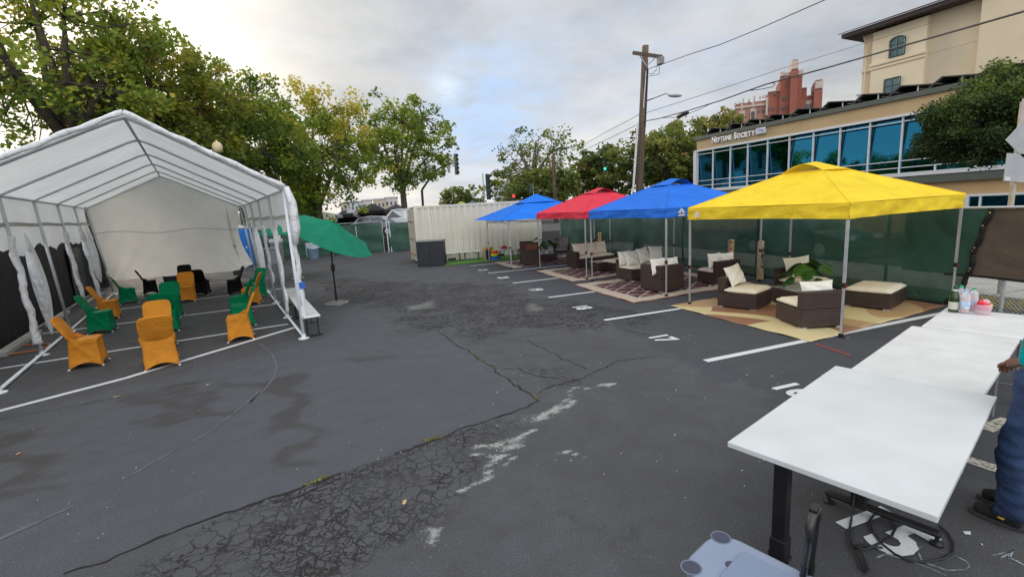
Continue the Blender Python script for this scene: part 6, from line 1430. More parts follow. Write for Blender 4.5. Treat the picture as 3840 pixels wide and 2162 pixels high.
# solar panels
M_sol = pm('solar panel', (.045, .043, .045, 1), .35, .2); gsp = 'solar panels along the office roof edge'
sps = [bz(Z7, u, v)[0] for u, v in ((330, 930), (480, 905), (610, 890), (770, 860), (960, 825), (1190, 780), (1440, 730), (1720, 665), (2030, 605), (2400, 530))]
for k, s in enumerate(sps):
    p = P0+BD*s-BN*1.2; t = thing('solar_panel', ('small leftmost', 'second from left', 'third from left', 'fourth from left', 'fifth, below the red tower', 'sixth, right of the red tower', 'seventh, by the roof camera', 'eighth, under the lower tower window', 'ninth, below the plain cream wall', 'last and largest looking')[k]+' solar panel tilted on the office roof edge', 'solar panel', (p.x, p.y, zpar), rb_, gsp)
    pw = MB(); prof = [(-1.1, .02), (-.5, .50), (1.1, .22), (1.1, .16), (-.45, .44), (-.98, .02)]
    pw.add([(x, y_, z) for y_ in (-.8, .9) for x, z in prof], [(5, 4, 3, 2, 1, 0), (6, 7, 8, 9, 10, 11)]+[(i, (i+1) % 6, 6+(i+1) % 6, 6+i) for i in range(6)]); pw.build('panel', M_sol, t)
    MB().add([(-1.0, .85, .02), (.1, .85, .02), (.3, .85, .30), (-.45, .85, .43)], [(0, 1, 2, 3)]).build('back_panel', M_sol, t)
    MB().bar((.2, -.7, 0), (.2, -.7, .33), .05).build('rack_leg', M_grey_tube, t)
# ------------------------------------------------------------------ cream apartment tower
Q0 = aty(3232, 300, 46); Q0.z = 0
def qz(u, v): return onp(*Z7(u, v), Q0, BD)
ap = thing('apartment_tower', 'cream stucco apartment building with a tiled eave rising behind the office building', 'building', Q0)
M_crm = pm('cream stucco', (.68, .585, .43, 1), .9, .06, .4, bump=.1, bscale=20); M_crm2 = pm('cream stucco recess', (.64, .545, .40, 1), .9, .06, .4); M_tile = pm('terracotta roof tile', (.16, .05, .03, 1), .8, .3, 6); M_eave = pm('dark brown eave', (.03, .02, .018, 1), .6)
ztop = (qz(1430, 245)[1]+qz(1900, 112)[1])/2
sB0, sB1, sC0 = qz(1500, 300)[0], qz(1890, 200)[0], qz(2290, 100)[0]; sA = 0
def qb(mb, s0, s1, z0, z1, d0, d1): c = BD*((s0+s1)/2)+BN*((d0+d1)/2); return mb.box((c.x, c.y, (z0+z1)/2), (s1-s0, abs(d1-d0), z1-z0), rb_)
qb(qb(MB(), sA, sC0+22, -2, ztop, -14, 0), sC0, sC0+22, -2, ztop+3, -13.9, .9).build('wall', M_crm2, ap); qb(MB(), sB0, sB1, 2, ztop-.15, .01, .55).build('bay_wall', M_crm, ap)
zm1, zm2 = qz(1480, 477)[1], qz(1470, 505)[1]
mo = MB(); qb(mo, sB0-.08, sB1+.08, zm1-.12, zm1+.12, .56, .68); qb(mo, sB0-.08, sB1+.08, zm2-.1, zm2+.05, .56, .64); qb(mo, sA-.05, sB0-.1, zm1-.35, zm1-.1, .0, .14); qb(mo, sB1+.1, sC0-.02, zm1-.12, zm1-.06, .0, .03); mo.build('moulding', M_crm, ap)
rfm = MB(); qb(rfm, sA-1.2, sC0-.02, ztop, ztop+.35, -14.5, 1.5); rfm.build('eave', M_eave, ap)
rt_ = MB()
def rfn(u, v):
    s = sA-1.4+(sC0-sA+1.4)*u; d = 1.7-9*v; p = BD*s+BN*d; return (p.x, p.y, ztop+.36+v*2.6+.07*abs(math.sin(u*PI*55)))
rt_.grid(rfn, 220, 4).build('roof_tiles', M_tile, ap)
MB().tube([tuple(BD*qz(1425, 250)[0]+BN*.3+UPV*(ztop-.1)), tuple(BD*qz(1440, 330)[0]+BN*.12+UPV*(ztop-1.2)), tuple(BD*qz(1430, 420)[0]+BN*.12+UPV*2)], .07, 6).build('downpipe', M_crm, ap)
M_pgl = pm('pale reflecting window', (.10, .17, .18, 1), .08, .3, 1.2, metal=.5)
wa, wb_ = qz(1617, 420), qz(1735, 255); arch = 14
def window_arch(s0, s1, z0, z1, arched):
    w2 = (s1-s0)/2; mb = MB(); P = [(s0, z0), (s1, z0)]
    if arched: P += [(s0+w2+w2*math.cos(PI*k/arch), z1-w2*.55+w2*.55*math.sin(PI*k/arch)) for k in range(arch+1)]
    else: P += [(s1, z1), (s0, z1)]
    vs = [tuple(BD*s+BN*.57+UPV*z) for s, z in P]; o = mb.add(vs, [tuple(range(len(P)))]).build('window', M_pgl, ap)
    fr = MB(); e = [BD*s+BN*.60+UPV*z for s, z in P+[P[0]]]
    for a, b in zip(e[:-1], e[1:]): fr.bar(a, b, .09)
    zt_ = z1-(w2*.55 if arched else 0)
    fr.bar(BD*(s0+w2)+BN*.61+UPV*z0, BD*(s0+w2)+BN*.61+UPV*z1, .06)
    for f in ((.35, .62) if arched else (.5,)): fr.bar(BD*s0+BN*.605+UPV*(z0+(z1-z0)*f), BD*s1+BN*.605+UPV*(z0+(z1-z0)*f), .05)
    fr.build('frame', pm('bronze window frame', (.03, .045, .045, 1), .5), o)
window_arch(wa[0], wb_[0], wa[1], wb_[1]+.05, True); wa, wb_ = qz(1578, 680), qz(1697, 550); window_arch(wa[0], wb_[0], wa[1], wb_[1], False)
cm_ = aty(*Z7(1368, 715), 40); t = thing('roof_camera', 'small white camera on a short post at the office roof edge', 'camera', cm_); MB().tube([(0, 0, -.8), (0, 0, .25)], .08, 8).build('post', M_wfr, t); MB().box((0, -.1, .4), (.5, .3, .2), .4).build('housing', M_wfr, t, bevel=.04)
# ------------------------------------------------------------------ red brick building with crenellated tower
V0 = aty(*Z7(485, 800), 85); V0.z = 0
RD = Vector((.905, -.425, 0)).normalized(); RN = Vector((-.425, -.905, 0)).normalized(); rr_ = math.atan2(RD.y, RD.x)
def vz(u, v): return onp(*Z7(u, v), V0, RD)
rbk = thing('brick_building', 'red brick apartment building with pale terracotta crenellations and a tall chimney tower', 'building', V0)
def brick():
    t = NT('weathered red brick'); c = t.co(); n = t.noise(c, .5, 5).outputs[0]; n2 = t.noise(c, 5, 3).outputs[0]
    col = t.mix(t.ramp(n, .3, .7), (.25, .078, .05, 1), (.34, .125, .085, 1)); col = t.mix(t.ramp(n2, .4, .7, 0, .3), col, (.26, .09, .07, 1)); return t.end(t.pbr(col, .9))
M_brk = brick(); M_brp = pm('pinkish faded brick', (.37, .19, .15, 1), .9, .12, .6); M_ter = pm('pale terracotta trim', (.52, .42, .36, 1), .85, .12, 2.); M_wdk = pm('dark distant window', (.05, .055, .065, 1), .3, .3)
def vb(mb, u0, v0, u1, v1, d0, d1, zmin=None):
    a, b = vz(u0, v0), vz(u1, v1); s0, s1 = sorted((a[0], b[0])); z0, z1 = sorted((a[1], b[1])); z0 = zmin if zmin is not None else z0; c = RD*((s0+s1)/2)+RN*((d0+d1)/2); return mb.box((c.x, c.y, (z0+z1)/2), (s1-s0, abs(d1-d0), z1-z0), rr_)
vb(MB(), 488, 760, 722, 715, -12, 0, 0).build('left_wing', M_brp, rbk); 
vb(MB(), 722, 675, 1000, 640, -11, .6, 0).build('main_wall', M_brk, rbk); vb(MB(), 808, 575, 965, 545, -7, 1.2, 0).build('tower', M_brk, rbk); vb(MB(), 880, 530, 930, 518, -5, 2.2, 0).build('chimney_stack', M_brk, rbk); vb(MB(), 1045, 665, 1105, 650, -5, 1.5, 0).build('turret', M_brk, rbk); vb(MB(), 985, 700, 1046, 690, -8, .3, 0).build('right_link', M_brk, rbk)
tr_ = MB(); vb(tr_, 884, 520, 932, 455, -3, 2.25); vb(tr_, 890, 456, 928, 443, -2.6, 2.1); vb(tr_, 1052, 650, 1110, 590, -3, 1.55); vb(tr_, 1060, 590, 1108, 577, -2.6, 1.4)
for a, b, top in ((809, 845, 525), (848, 880, 530), (935, 972, 510)): vb(tr_, a, 560, b, top, 0, 1.3)
vb(tr_, 812, 575, 962, 555, -.2, 1.28); vb(tr_, 722, 668, 806, 650, -.2, .8); vb(tr_, 962, 640, 1000, 628, -.2, .8); vb(tr_, 985, 695, 1040, 682, 0, .5)
for u in (490, 520, 548, 590, 628, 668, 690, 708): vb(tr_, u-7, 760-(u-488)*.27, u+7, 738-(u-488)*.27-(14 if u in (548, 628) else 0), -.2, .3)
vb(tr_, 488, 768, 722, 752, -.1, .25); vb(tr_, 705, 830, 726, 700, .0, .65)
for u in (538, 617): vb(tr_, u-22, 870-(u-538)*.2, u+22, 790-(u-538)*.2, .01, .15); vb(tr_, u-10, 790-(u-538)*.2, u+10, 745-(u-538)*.2, .01, .16)
vb(tr_, 985, 800, 1036, 720, .31, .45); tr_.build('terracotta_trim', M_ter, rbk)
for u0, v0, u1, v1, d in ((526, 880, 550, 815, .2), (604, 850, 630, 798, .2), (656, 808, 662, 788, .05), (680, 805, 696, 783, .05), (726, 800, 734, 775, .68), (755, 798, 765, 772, .68), (765, 690, 778, 672, .68), (822, 725, 846, 700, 1.25), (815, 795, 842, 772, 1.25), (910, 775, 920, 745, 1.25), (918, 672, 930, 640, 1.25), (880, 735, 886, 722, 1.25), (845, 625, 852, 585, 1.25), (988, 778, 998, 752, .5), (1003, 775, 1013, 748, .5), (1020, 772, 1030, 744, .5)):
    vb(MB(), u0, v0, u1, v1, d, d+.12).build('window', M_wdk, rbk)
# ------------------------------------------------------------------ utility pole, wires, lamp
def timber():
    t = NT('weathered pole timber'); c = t.co(); s = t.sep(c); n = t.noise(t.comb(t.math('MULTIPLY', s[0], 22.), t.math('MULTIPLY', s[1], 22.), t.math('MULTIPLY', s[2], .8)), 1., 4, .65).outputs[0]
    col = t.mix(t.ramp(n, .3, .7), (.05, .032, .022, 1), (.17, .125, .085, 1)); return t.end(t.pbr(col, .9, t.bump(n, .7, .02)))
M_tim = timber(); PY = 19.4; 
ub, ut = aty(2398, 712, PY), aty(2420.5, 172, PY); dz = (ut-ub); base = ub-dz*(ub.z/dz.z)
up_ = thing('utility_pole', 'weathered wooden utility pole with a crossarm, grey box and lamp arm behind the red canopy', 'utility pole', base)
L_ = lambda p: p-base
MB().tube([tuple(L_(base)), tuple(L_(ub.lerp(ut, .5))), tuple(L_(ut))], [.155, .14, .125], 14).build('shaft', M_tim, up_, smooth=True)
z9 = lambda u, v: (u/4.025+2300, v/4.025+120); zE = lambda u, v: (u/3.0667+1800, v/3.0667+380)
ca_, cb_ = aty(*z9(295, 315), PY-.2), aty(*z9(735, 378), PY-.75); MB().bar(tuple(L_(ca_)), tuple(L_(cb_)), .10, .12).build('crossarm', M_tim, up_)
for a, b in (((400, 360), (505, 520)), ((630, 395), (520, 500))): MB().bar(tuple(L_(aty(*z9(*a), PY-.35))), tuple(L_(aty(*z9(*b), PY-.2))), .025).build('brace', M_alu, up_)
bxp = aty(*z9(712, 435), PY-.75); tb = MB().box(tuple(L_(bxp)), (.20, .22, .27), .3).build('equipment_box', pm('dull grey steel', (.2, .2, .2, 1), .6, .15), up_, bevel=.02); MB().lathe([(.04, 0), (.045, .05), (.02, .07)], tuple(L_(aty(*z9(725, 375), PY-.75))), 10).build('bushing', M_black, tb)
mc = MB()
for q in ([(700, 500), (690, 640), (640, 650), (540, 665)], [(700, 500), (640, 530), (660, 560), (600, 630), (540, 630)], [(690, 500), (610, 530), (560, 550), (510, 550)]): mc.tube([tuple(L_(aty(*z9(*p), PY-.4))) for p in q], .010, 4)
mc.build('jumper_wire', M_black, up_); MB().tube([tuple(L_(aty(*zE(1815, 250), PY-.20))), tuple(L_(aty(*zE(1760, 1040), PY-.25)))], .045, 8).build('conduit', pm('pale grey conduit', (.55, .55, .54, 1), .5), up_); MB().tube([tuple(L_(aty(*z9(495, 590), PY-.15))), tuple(L_(aty(*z9(455, 1145), PY-.16)))], .018, 6).build('ground_strap', M_wfr, up_); MB().tube([tuple(L_(aty(*z9(522, 560), PY-.1))), tuple(L_(aty(*z9(480, 1440), PY-.12)))], .03, 6).build('dark_conduit', M_black, up_)
arm = [aty(*z9(*p), PY-.3*k) for k, p in enumerate(((510, 1038), (650, 985), (790, 930), (870, 948)))]; la_ = MB().tube([tuple(L_(p)) for p in arm], .026, 8).build('lamp_arm', M_alu, up_, smooth=True)
hd0 = aty(*z9(930, 962), PY-1.0); lh_ = MB().ell(tuple(L_(hd0)), (.27, .12, .06), 14, 8, Matrix.Rotation(R(4), 3, 'Y')).build('lamp_head', pm('grey lamp housing', (.30, .36, .36, 1), .45), la_, smooth=True); MB().ell(tuple(L_(hd0+Vector((0, 0, .075)))), (.035, .035, .03), 8, 5).build('photocell', M_alu, lh_)
# second bare pole
pb_, pt_ = aty(2081, 745, 40), aty(2080, 572, 40); bs_ = Vector((pb_.x, 40, 0)); bp2 = thing('utility_pole', 'bare grey wooden pole standing before the sparse airy tree', 'utility pole', bs_); MB().tube([(0, 0, 0), (0, 0, pt_.z-.3), (.14, 0, pt_.z)], [.19, .16, .05], 12).build('shaft', M_tim, bp2, smooth=True)
def wire(label, pts, r_, extra=None):
    P = [aty(u, v, y) for u, v, y in pts]; O = P[0].copy(); out = []
    for i in range(len(P)-1):
        for k in range(8): out.append(P[i].lerp(P[i+1], k/8))
    out.append(P[-1]); o = MB().tube([tuple(p-O) for p in out], r_, 5).build('overhead_wire', M_black, None, smooth=True, loc=O); return tag(o, label, 'wire', 'overhead wires')
wire('thin wire rising from the grey pole box to the top of the picture', [(2487, 240, PY-.75), (2580, 206, 15.8), (2700, 168, 14.6), (2850, 107, 13), (3093, 0, 11), (3300, -100, 9)], .012)
wk = wire('thick bundled cable from the pole to the upper right, crossing the cream tower', [(2415, 455, PY-.15), (2470, 445, 17.5), (2573, 417, 15.8), (2700, 378, 14.2), (2870, 317, 12.6), (3100, 255, 11), (3430, 160, 9), (3845, 42, 7.2), (4000, 0, 6.5)], .017)
wire('faint thin wire above the thick cable, passing in front of the red tower', [(2420, 424, PY-.1), (2700, 335, 18.5), (2940, 255, 20), (3235, 165, 22), (3500, 85, 24)], .009)
wire('upper of two thin wires running left from the pole to the trees', [(2397, 430, PY), (2270, 497, 24), (2152, 563, 36), (2085, 600, 40)], .012); wire('lower of two thin wires running left from the pole to the trees', [(2397, 464, PY), (2300, 512, 22), (2172, 572, 34), (2090, 615, 40)], .012)
sp_ = aty(2560, 430, 15.5); spl = thing('splice_case', 'black cable splice case hanging from the thick overhead cable', 'splice case', sp_); dq = (aty(2583, 420, 15.3)-aty(2537, 441, 15.7)).normalized(); MB().tube([tuple(-dq*.21), tuple(-dq*.19), tuple(dq*.19), tuple(dq*.22)], [.03, .062, .066, .03], 12).build('case', M_black, spl, smooth=True)
MB().tube([tuple(aty(u, v, y)-sp_) for u, v, y in ((2583, 425, 15.3), (2620, 412, 15.0), (2660, 392, 14.6), (2700, 378, 14.2))], .009, 5).build('slack_loop', M_black, spl); MB().tube([tuple(aty(u, v, y)-sp_) for u, v, y in ((2536, 441, 15.7), (2510, 440, 15.9), (2480, 443, 16.3))], .009, 5).build('slack_loop', M_black, spl)
lo_ = [aty(*z9(*p), 13.4) for p in ((2060, 885), (2200, 830), (2330, 780), (2430, 772), (2445, 790), (2400, 830), (2250, 862), (2060, 885))]; tag(MB().tube([tuple(p-lo_[0]) for p in lo_], .010, 5).build('cable_loop', M_black, None, loc=lo_[0]), 'spare loop of cable tied along the thick overhead cable', 'wire', 'overhead wires')
# ------------------------------------------------------------------ traffic signals
M_sig = pm('dark green signal housing', (.02, .045, .035, 1), .5); M_sigg = pm('grey signal housing', (.10, .12, .12, 1), .5)
def sig(name, label, u, v0, v1, n, y, lit=None, m=None, rz=0., group='traffic signals'):
    a, b = aty(u, v1, y), aty(u, v0, y); h = b.z-a.z; t = thing(name, label, 'traffic signal', a, rz, group); m = m or M_sig; wd = h/n*.95
    MB().box((0, 0, h/2), (wd, wd*.55, h)).build('housing', m, t, bevel=.03)
    for k in range(n):
        zc = h*(n-k-.5)/n; vi = MB(); vi.add([(wd*.40*math.cos(a_), dy, zc+wd*.40*math.sin(a_)) for dy in (-wd*.28, -wd*.8) for a_ in np.linspace(-.3, PI+.3, 11)], [(i, i+1, 12+i, 11+i) for i in range(10)]); vi.build('visor', m, t)
        on = lit == k; lm = pm('unlit lens', (.03, .03, .03, 1), .3)
        if on:
            tt = NT('lit red lens' if k == 0 else 'lit green lens'); e = tt.n('ShaderNodeEmission', {'Color': (1, .03, .03, 1) if k == 0 else (.02, .7, .35, 1), 'Strength': 2.0}); lm = tt.end(e)
        MB().lathe([(wd*.36, 0), (.001, .01)], (0, 0, 0), 14).xf(Matrix.Translation((0, -wd*.285, zc)) @ Matrix.Rotation(PI/2, 4, 'X')).build('lens', lm, t)
    return t
M_mast = pm('galvanised mast', (.34, .38, .39, 1), .5, .1, metal=.2)
ym = 42.; mp = [aty(*p, ym) for p in ((1582, 745), (1582, 712), (1600, 685), (1628, 650), (1650, 630), (1672, 618), (1710, 607))]; mo_ = Vector((mp[0].x, ym, .62)); mt = thing('signal_mast', 'dark curved signal mast arm reaching right from the round open tree', 'signal mast', mo_)
MB().tube([(0, 0, 0), tuple(mp[1]-mo_)], .11, 10).build('pole', pm('dark mast steel', (.05, .055, .06, 1), .5), mt); MB().tube([tuple(p-mo_) for p in mp[1:]], [.10, .095, .09, .08, .07, .05], 8).build('mast_arm', pm('dark mast steel', (.05, .055, .06, 1), .5), mt, smooth=True); sg_ = aty(1683.5, 634, ym-.1)-mo_; MB().box(tuple(sg_), (.24, .04, .62)).build('hanging_sign', pm('sign back grey', (.4, .42, .42, 1), .5), mt); MB().tube([tuple(aty(1683, 612, ym)-mo_), tuple(aty(1683, 600, ym)-mo_)], .03, 6).box(tuple(aty(1683, 599, ym)-mo_), (.35, .1, .1)).build('detector', M_alu, mt)
sig('traffic_signal', 'three-lamp signal nearest the round open tree on the curved mast', 1630, 618, 661, 3, ym-.2, rz=.5); sig('traffic_signal', 'middle three-lamp signal hanging on the curved mast arm', 1664, 621, 660, 3, ym-.2, rz=.5); sig('traffic_signal', 'tall five-lamp signal at the end of the curved mast arm', 1714, 576, 655, 5, ym-.2, m=M_sigg, rz=.6)
cs_ = aty(1817, 760, 33); cst = thing('signal_post', 'thin grey signal post rising above the container roof', 'signal post', (cs_.x, 33, .3)); MB().tube([(0, 0, 0), (0, 0, aty(1817, 649, 33).z-.3)], .035, 8).build('post', M_mast, cst); MB().tube([(0, 0, aty(1817, 735, 33).z-.3), (.28, 0, aty(1817, 735, 33).z-.3)], .02, 6).build('bracket', M_mast, cst)
sig('traffic_signal', 'tall green five-lamp signal on the thin post above the container', 1834, 652, 748, 5, 33, rz=1.0)
yr = 44.; rp = aty(2503, 675, yr); ro = Vector((rp.x, yr, 0)); rm = thing('signal_mast', 'grey street light and signal mast behind the right blue canopy', 'signal mast', ro)
MB().tube([(0, 0, 0), tuple(aty(2509, 514, yr)-ro)], [.14, .09], 10).build('pole', M_mast, rm, smooth=True); MB().tube([tuple(aty(*p, yr)-ro) for p in ((2500, 668), (2450, 642), (2416, 626), (2360, 613), (2273, 611))], [.11, .10, .09, .07, .05], 8).build('mast_arm', M_mast, rm, smooth=True)
MB().tube([tuple(aty(*p, yr)-ro) for p in ((2508, 518), (2490, 508), (2470, 503), (2450, 505))], .04, 6).ell(tuple(aty(2450, 505, yr)-ro), (.35, .15, .07), 10, 6).build('lamp_arm', M_mast, rm, smooth=True)
sig('traffic_signal', 'left signal with a green lower lamp hanging over the red canopy', 2268, 597, 640, 3, yr-.3, 2); sig('traffic_signal', 'right signal with a green lower lamp beside the wooden pole', 2344, 599, 642, 3, yr-.3, 2)
sig('traffic_signal', 'signal with a glowing red lamp above the far blue canopy edge', 1927, 727, 757, 2, 34, 0); sig('traffic_signal', 'small green signal box behind the peak of the far blue canopy', 1990, 690, 722, 2, 40, rz=1.5); gp_ = aty(2000, 720, 40); gpt = thing('signal_post', 'thin pale post beside the small green signal box', 'signal post', (gp_.x, 40, 0)); MB().tube([(0, 0, 0), (0, 0, aty(2000, 688, 40).z)], .05, 8).build('post', M_mast, gpt)
# globe street lamp
gl_ = aty(815, 552, 21); lp = thing('street_lamp', 'cream globe street lamp above the right slope of the tent', 'street lamp', (gl_.x, 21, 0)); MB().lathe([(.16, 0), (.14, .5), (.07, .6), (.055, gl_.z-.35), (.12, gl_.z-.3), (.12, gl_.z-.24)], n=14).build('post', pm('dark lamp post', (.03, .035, .03, 1), .5), lp)
MB().lathe([(.12, -.25), (.20, -.15), (.235, .0), (.21, .14), (.12, .24), (.05, .27), (.03, .33), (.001, .35)], (0, 0, gl_.z), 20).xf(Matrix.Translation((0, 0, gl_.z)) @ Matrix.Scale(.88, 4) @ Matrix.Translation((0, 0, -gl_.z))).build('globe', pm('yellowed globe glass', (.62, .52, .30, 1), .35), lp, smooth=True)
# ------------------------------------------------------------------ sign post at the right
sx_ = onp(3790, 735, F0+nF*1.3, dF); spb = F0+nF*1.3+dF*sx_[0]; ysn = spb.y
sgp = thing('sign_post', 'weathered steel post carrying the backs of a diamond and a square road sign', 'sign post', (spb.x, spb.y, 0)); so_ = Vector((spb.x, spb.y, 0)); 
def sgn(pts): return [tuple(aty(*p, ysn-.05)-so_) for p in pts]
tpz = aty(3838, 380, ysn)-so_; bpz = aty(3793, 745, ysn)-so_
MB().bar(tuple(bpz*1.0-(tpz-bpz)*(bpz.z/(tpz-bpz).z)), tuple(tpz), .06).build('post', pm('rust stained galvanised post', (.40, .35, .27, 1), .6, .35, 5), sgp); M_sgb = pm('weathered sign back', (.36, .37, .38, 1), .5, .12, 4)
def plate(nm, pts, m, dy=.0):
    P = [aty(*p, ysn-.06+dy)-so_ for p in pts]; n = len(P); vs = [tuple(p) for p in P]+[(p.x, p.y+.012, p.z) for p in P]; return MB().add(vs, [tuple(range(n)), tuple(range(2*n-1, n-1, -1))]+[(i, i+n, (i+1) % n+n, (i+1) % n) for i in range(n)]).build(nm, m, sgp)
plate('diamond_sign', [(3772, 525), (3838, 455), (3905, 520), (3838, 592)], M_sgb); plate('square_sign', [(3778, 574), (3850, 578), (3846, 684), (3764, 678)], M_sgb, .0); plate('upper_sign', [(3836, 370), (3900, 362), (3890, 462), (3828, 452)], pm('pinkish sign back', (.42, .36, .36, 1), .5), .03); plate('sticker', [(3770, 662), (3790, 664), (3788, 678), (3766, 676)], M_wfr, -.004)
# ------------------------------------------------------------------ cars and far canopies on the raised street
M_tyre = pm('tyre rubber', (.012, .012, .012, 1), .8)
def car(name, label, p, rz, m, L=4.5, W=1.8, kind='sedan'):
    t = thing(name, label, 'car' if kind != 'pickup' else 'pickup truck', p, rz, 'vehicles beyond the fences')
    if kind == 'sedan':
        low = [(-L/2, .45), (-L/2+.05, .75), (-L/2+.6, .92), (L/2-1.3, .95), (L/2-.2, .72), (L/2, .5), (L/2-.05, .25), (-L/2+.05, .25)]; roof = [(-L/2+.55, .92), (-L/2+1.25, 1.38), (-.15, 1.45), (.55, 1.36), (L/2-1.25, .94)]; glass = [(-L/2+.75, .95), (-L/2+1.3, 1.33), (-.1, 1.39), (.5, 1.31), (L/2-1.5, .96)]
    else:
        low = [(-L/2, .5), (-L/2, 1.1), (-.35, 1.12), (-.3, 1.15), (L/2-1.5, 1.18), (L/2-.1, 1.05), (L/2, .6), (L/2-.05, .4), (-L/2, .4)]; roof = [(-.75, 1.12), (-.68, 1.80), (.45, 1.86), (.95, 1.80), (1.55, 1.17)]; glass = [(-.62, 1.2), (-.58, 1.70), (.45, 1.76), (.88, 1.70), (1.32, 1.2)]
    def sides(poly, w0, w1, ztop):
        mb = MB(); n = len(poly); f = lambda z: w0+(w1-w0)*max(0, min(1, (z-.9)/.5)); vs = [(x, -f(z), z) for x, z in poly]+[(x, f(z), z) for x, z in poly]; return mb.add(vs, [tuple(range(n)), tuple(range(2*n-1, n-1, -1))]+[(i, i+n, (i+1) % n+n, (i+1) % n) for i in range(n)])
    sides(low, W/2, W/2, 0).build('body', m, t, bevel=.05, seg=3); sides(roof, W/2-.04, W/2-.22, 0).build('cabin', m, t, bevel=.05, seg=3)
    gw_ = sides(glass, W/2-.03, W/2-.205, 0); gw_.build('windows', M_glassdark, t); 
    for xx in ((-.25,) if kind == 'sedan' else (.12,)): MB().box((xx, 0, 1.2 if kind == 'sedan' else 1.48), (.09, W-.16 if kind == 'sedan' else W-.2, .45 if kind == 'sedan' else .6)).build('door_pillar', m, t)
    for x in (-L/2+.85, L/2-.9):
        for s_ in (-1, 1): wl = MB().lathe([(.33, -.1), (.33, .1), (.2, .11)], (0, 0, 0), 20).xf(Matrix.Translation((x, s_*(W/2-.1), .33)) @ Matrix.Rotation(PI/2*s_, 4, 'X')).build('wheel', M_tyre, t); MB().lathe([(.2, .112), (.001, .115)], (0, 0, 0), 14).xf(Matrix.Translation((x, s_*(W/2-.1), .33)) @ Matrix.Rotation(-PI/2*s_, 4, 'X')).build('rim', M_alu, wl)
    for s_ in (-1, 1): MB().box((L/2-.12, s_*(W/2-.3), .72), (.1, .3, .14)).build('headlight', M_wfr, t); MB().box((.55 if kind == 'sedan' else 1.25, s_*(W/2+.06), 1.0 if kind == 'sedan' else 1.25), (.12, .16, .12)).build('mirror', m, t)
    return t
cp_ = aty(1385, 835, 33.5); car('parked_car', 'silver grey sedan on the street above the green back fence', (cp_.x, 33.5, .885), PI+.05, pm('silver car paint', (.30, .32, .36, 1), .3, .05, metal=.5, coat=.6))
cp_ = aty(1520, 830, 36); pk = car('pickup_truck', 'white pickup truck on the street by the container door end', (cp_.x, 36.5, .885), PI+.03, pm('white car paint', (.68, .70, .73, 1), .3, .04, coat=.6), 5.6, 1.95, 'pickup'); MB().box((-1.0, .985, .82), (.5, .012, .28)).build('yellow_decal', pm('yellow orange decal', (.75, .36, .04, 1), .5), pk)
for lb, s, off_, rz in (('dark car faintly visible through the green screen at the right', 1.6, 5.0, 0), ('dark car faintly visible through the screen behind the blue canopy', 7.2, 5.2, 0)):
    p = fp(s, 0, off_); car('parked_car', lb, (p.x, p.y, -.03), math.atan2(dF.y, dF.x)+PI, pm('dark blue car paint', (.02, .025, .035, 1), .25, .05, coat=.8))
def farcan(label, pu, pv, hw_, eave_v, y, m, wallm=None):
    c = aty(pu, pv, y); k = y/F; ez = aty(pu, eave_v, y).z; g0 = .885; t = thing('market_canopy', label, 'canopy', (c.x, y, g0), .15, 'vendor canopies across the street'); h = hw_*k; C = [(-h, -h), (h, -h), (h, h), (-h, h)]; rf_ = MB()
    for i in range(4): a, b = C[i], C[(i+1) % 4]; rf_.grid(lambda u, v: ((a[0]+(b[0]-a[0])*u)*(1-v), (a[1]+(b[1]-a[1])*u)*(1-v), ez-g0+(c.z-ez)*v**.85), 6, 6)
    rf_.build('roof', m, t); va = MB()
    for i in range(4): a, b = C[i], C[(i+1) % 4]; va.add([(a[0], a[1], ez-g0), (b[0], b[1], ez-g0), (b[0], b[1], ez-g0-.28), (a[0], a[1], ez-g0-.28)], [(0, 1, 2, 3)])
    va.build('valance', m, t)
    for x, y_ in C: MB().tube([(x*.98, y_*.98, 0), (x*.98, y_*.98, ez-g0)], .03, 6).build('leg', M_black, t)
    if wallm: MB().box((0, h*.9, (ez-g0)/2), (2*h*.96, .03, ez-g0-.05)).box((-h*.9, 0, (ez-g0)/2), (.03, 1.7*h, ez-g0-.05)).build('side_wall', wallm, t)
    return t
M_blkc = pm('black canopy cloth', (.012, .012, .014, 1), .7, .2)
farcan('black pointed vendor canopy behind the silver sedan', 1395, 762, 47, 790, 44, M_blkc, M_blkc); farcan('black canopy with a purple pattern beside the open tree trunk', 1486, 765, 44, 788, 50, pm('dark purple canopy cloth', (.03, .015, .03, 1), .7, .4, 3), M_blkc)
def camo():
    t = NT('grey patterned canopy cloth'); c = t.co(); n = t.noise(c, 1.6, 2).outputs[0]; return t.end(t.pbr(t.mix(t.math('GREATER_THAN', n, .52), (.02, .02, .022, 1), (.40, .40, .42, 1)), .7))
farcan('grey and black patterned vendor canopy left of the black one', 1308, 780, 42, 804, 46, camo(), M_blkc); farcan('low yellow green canopy peak just above the container roof', 1729, 755, 16, 763, 48, pm('lime canopy cloth', (.42, .45, .08, 1), .7)); farcan('teal grey canopy peak above the container roof right of the lime one', 1772, 752, 20, 763, 48, pm('teal grey canopy cloth', (.08, .14, .16, 1), .7))
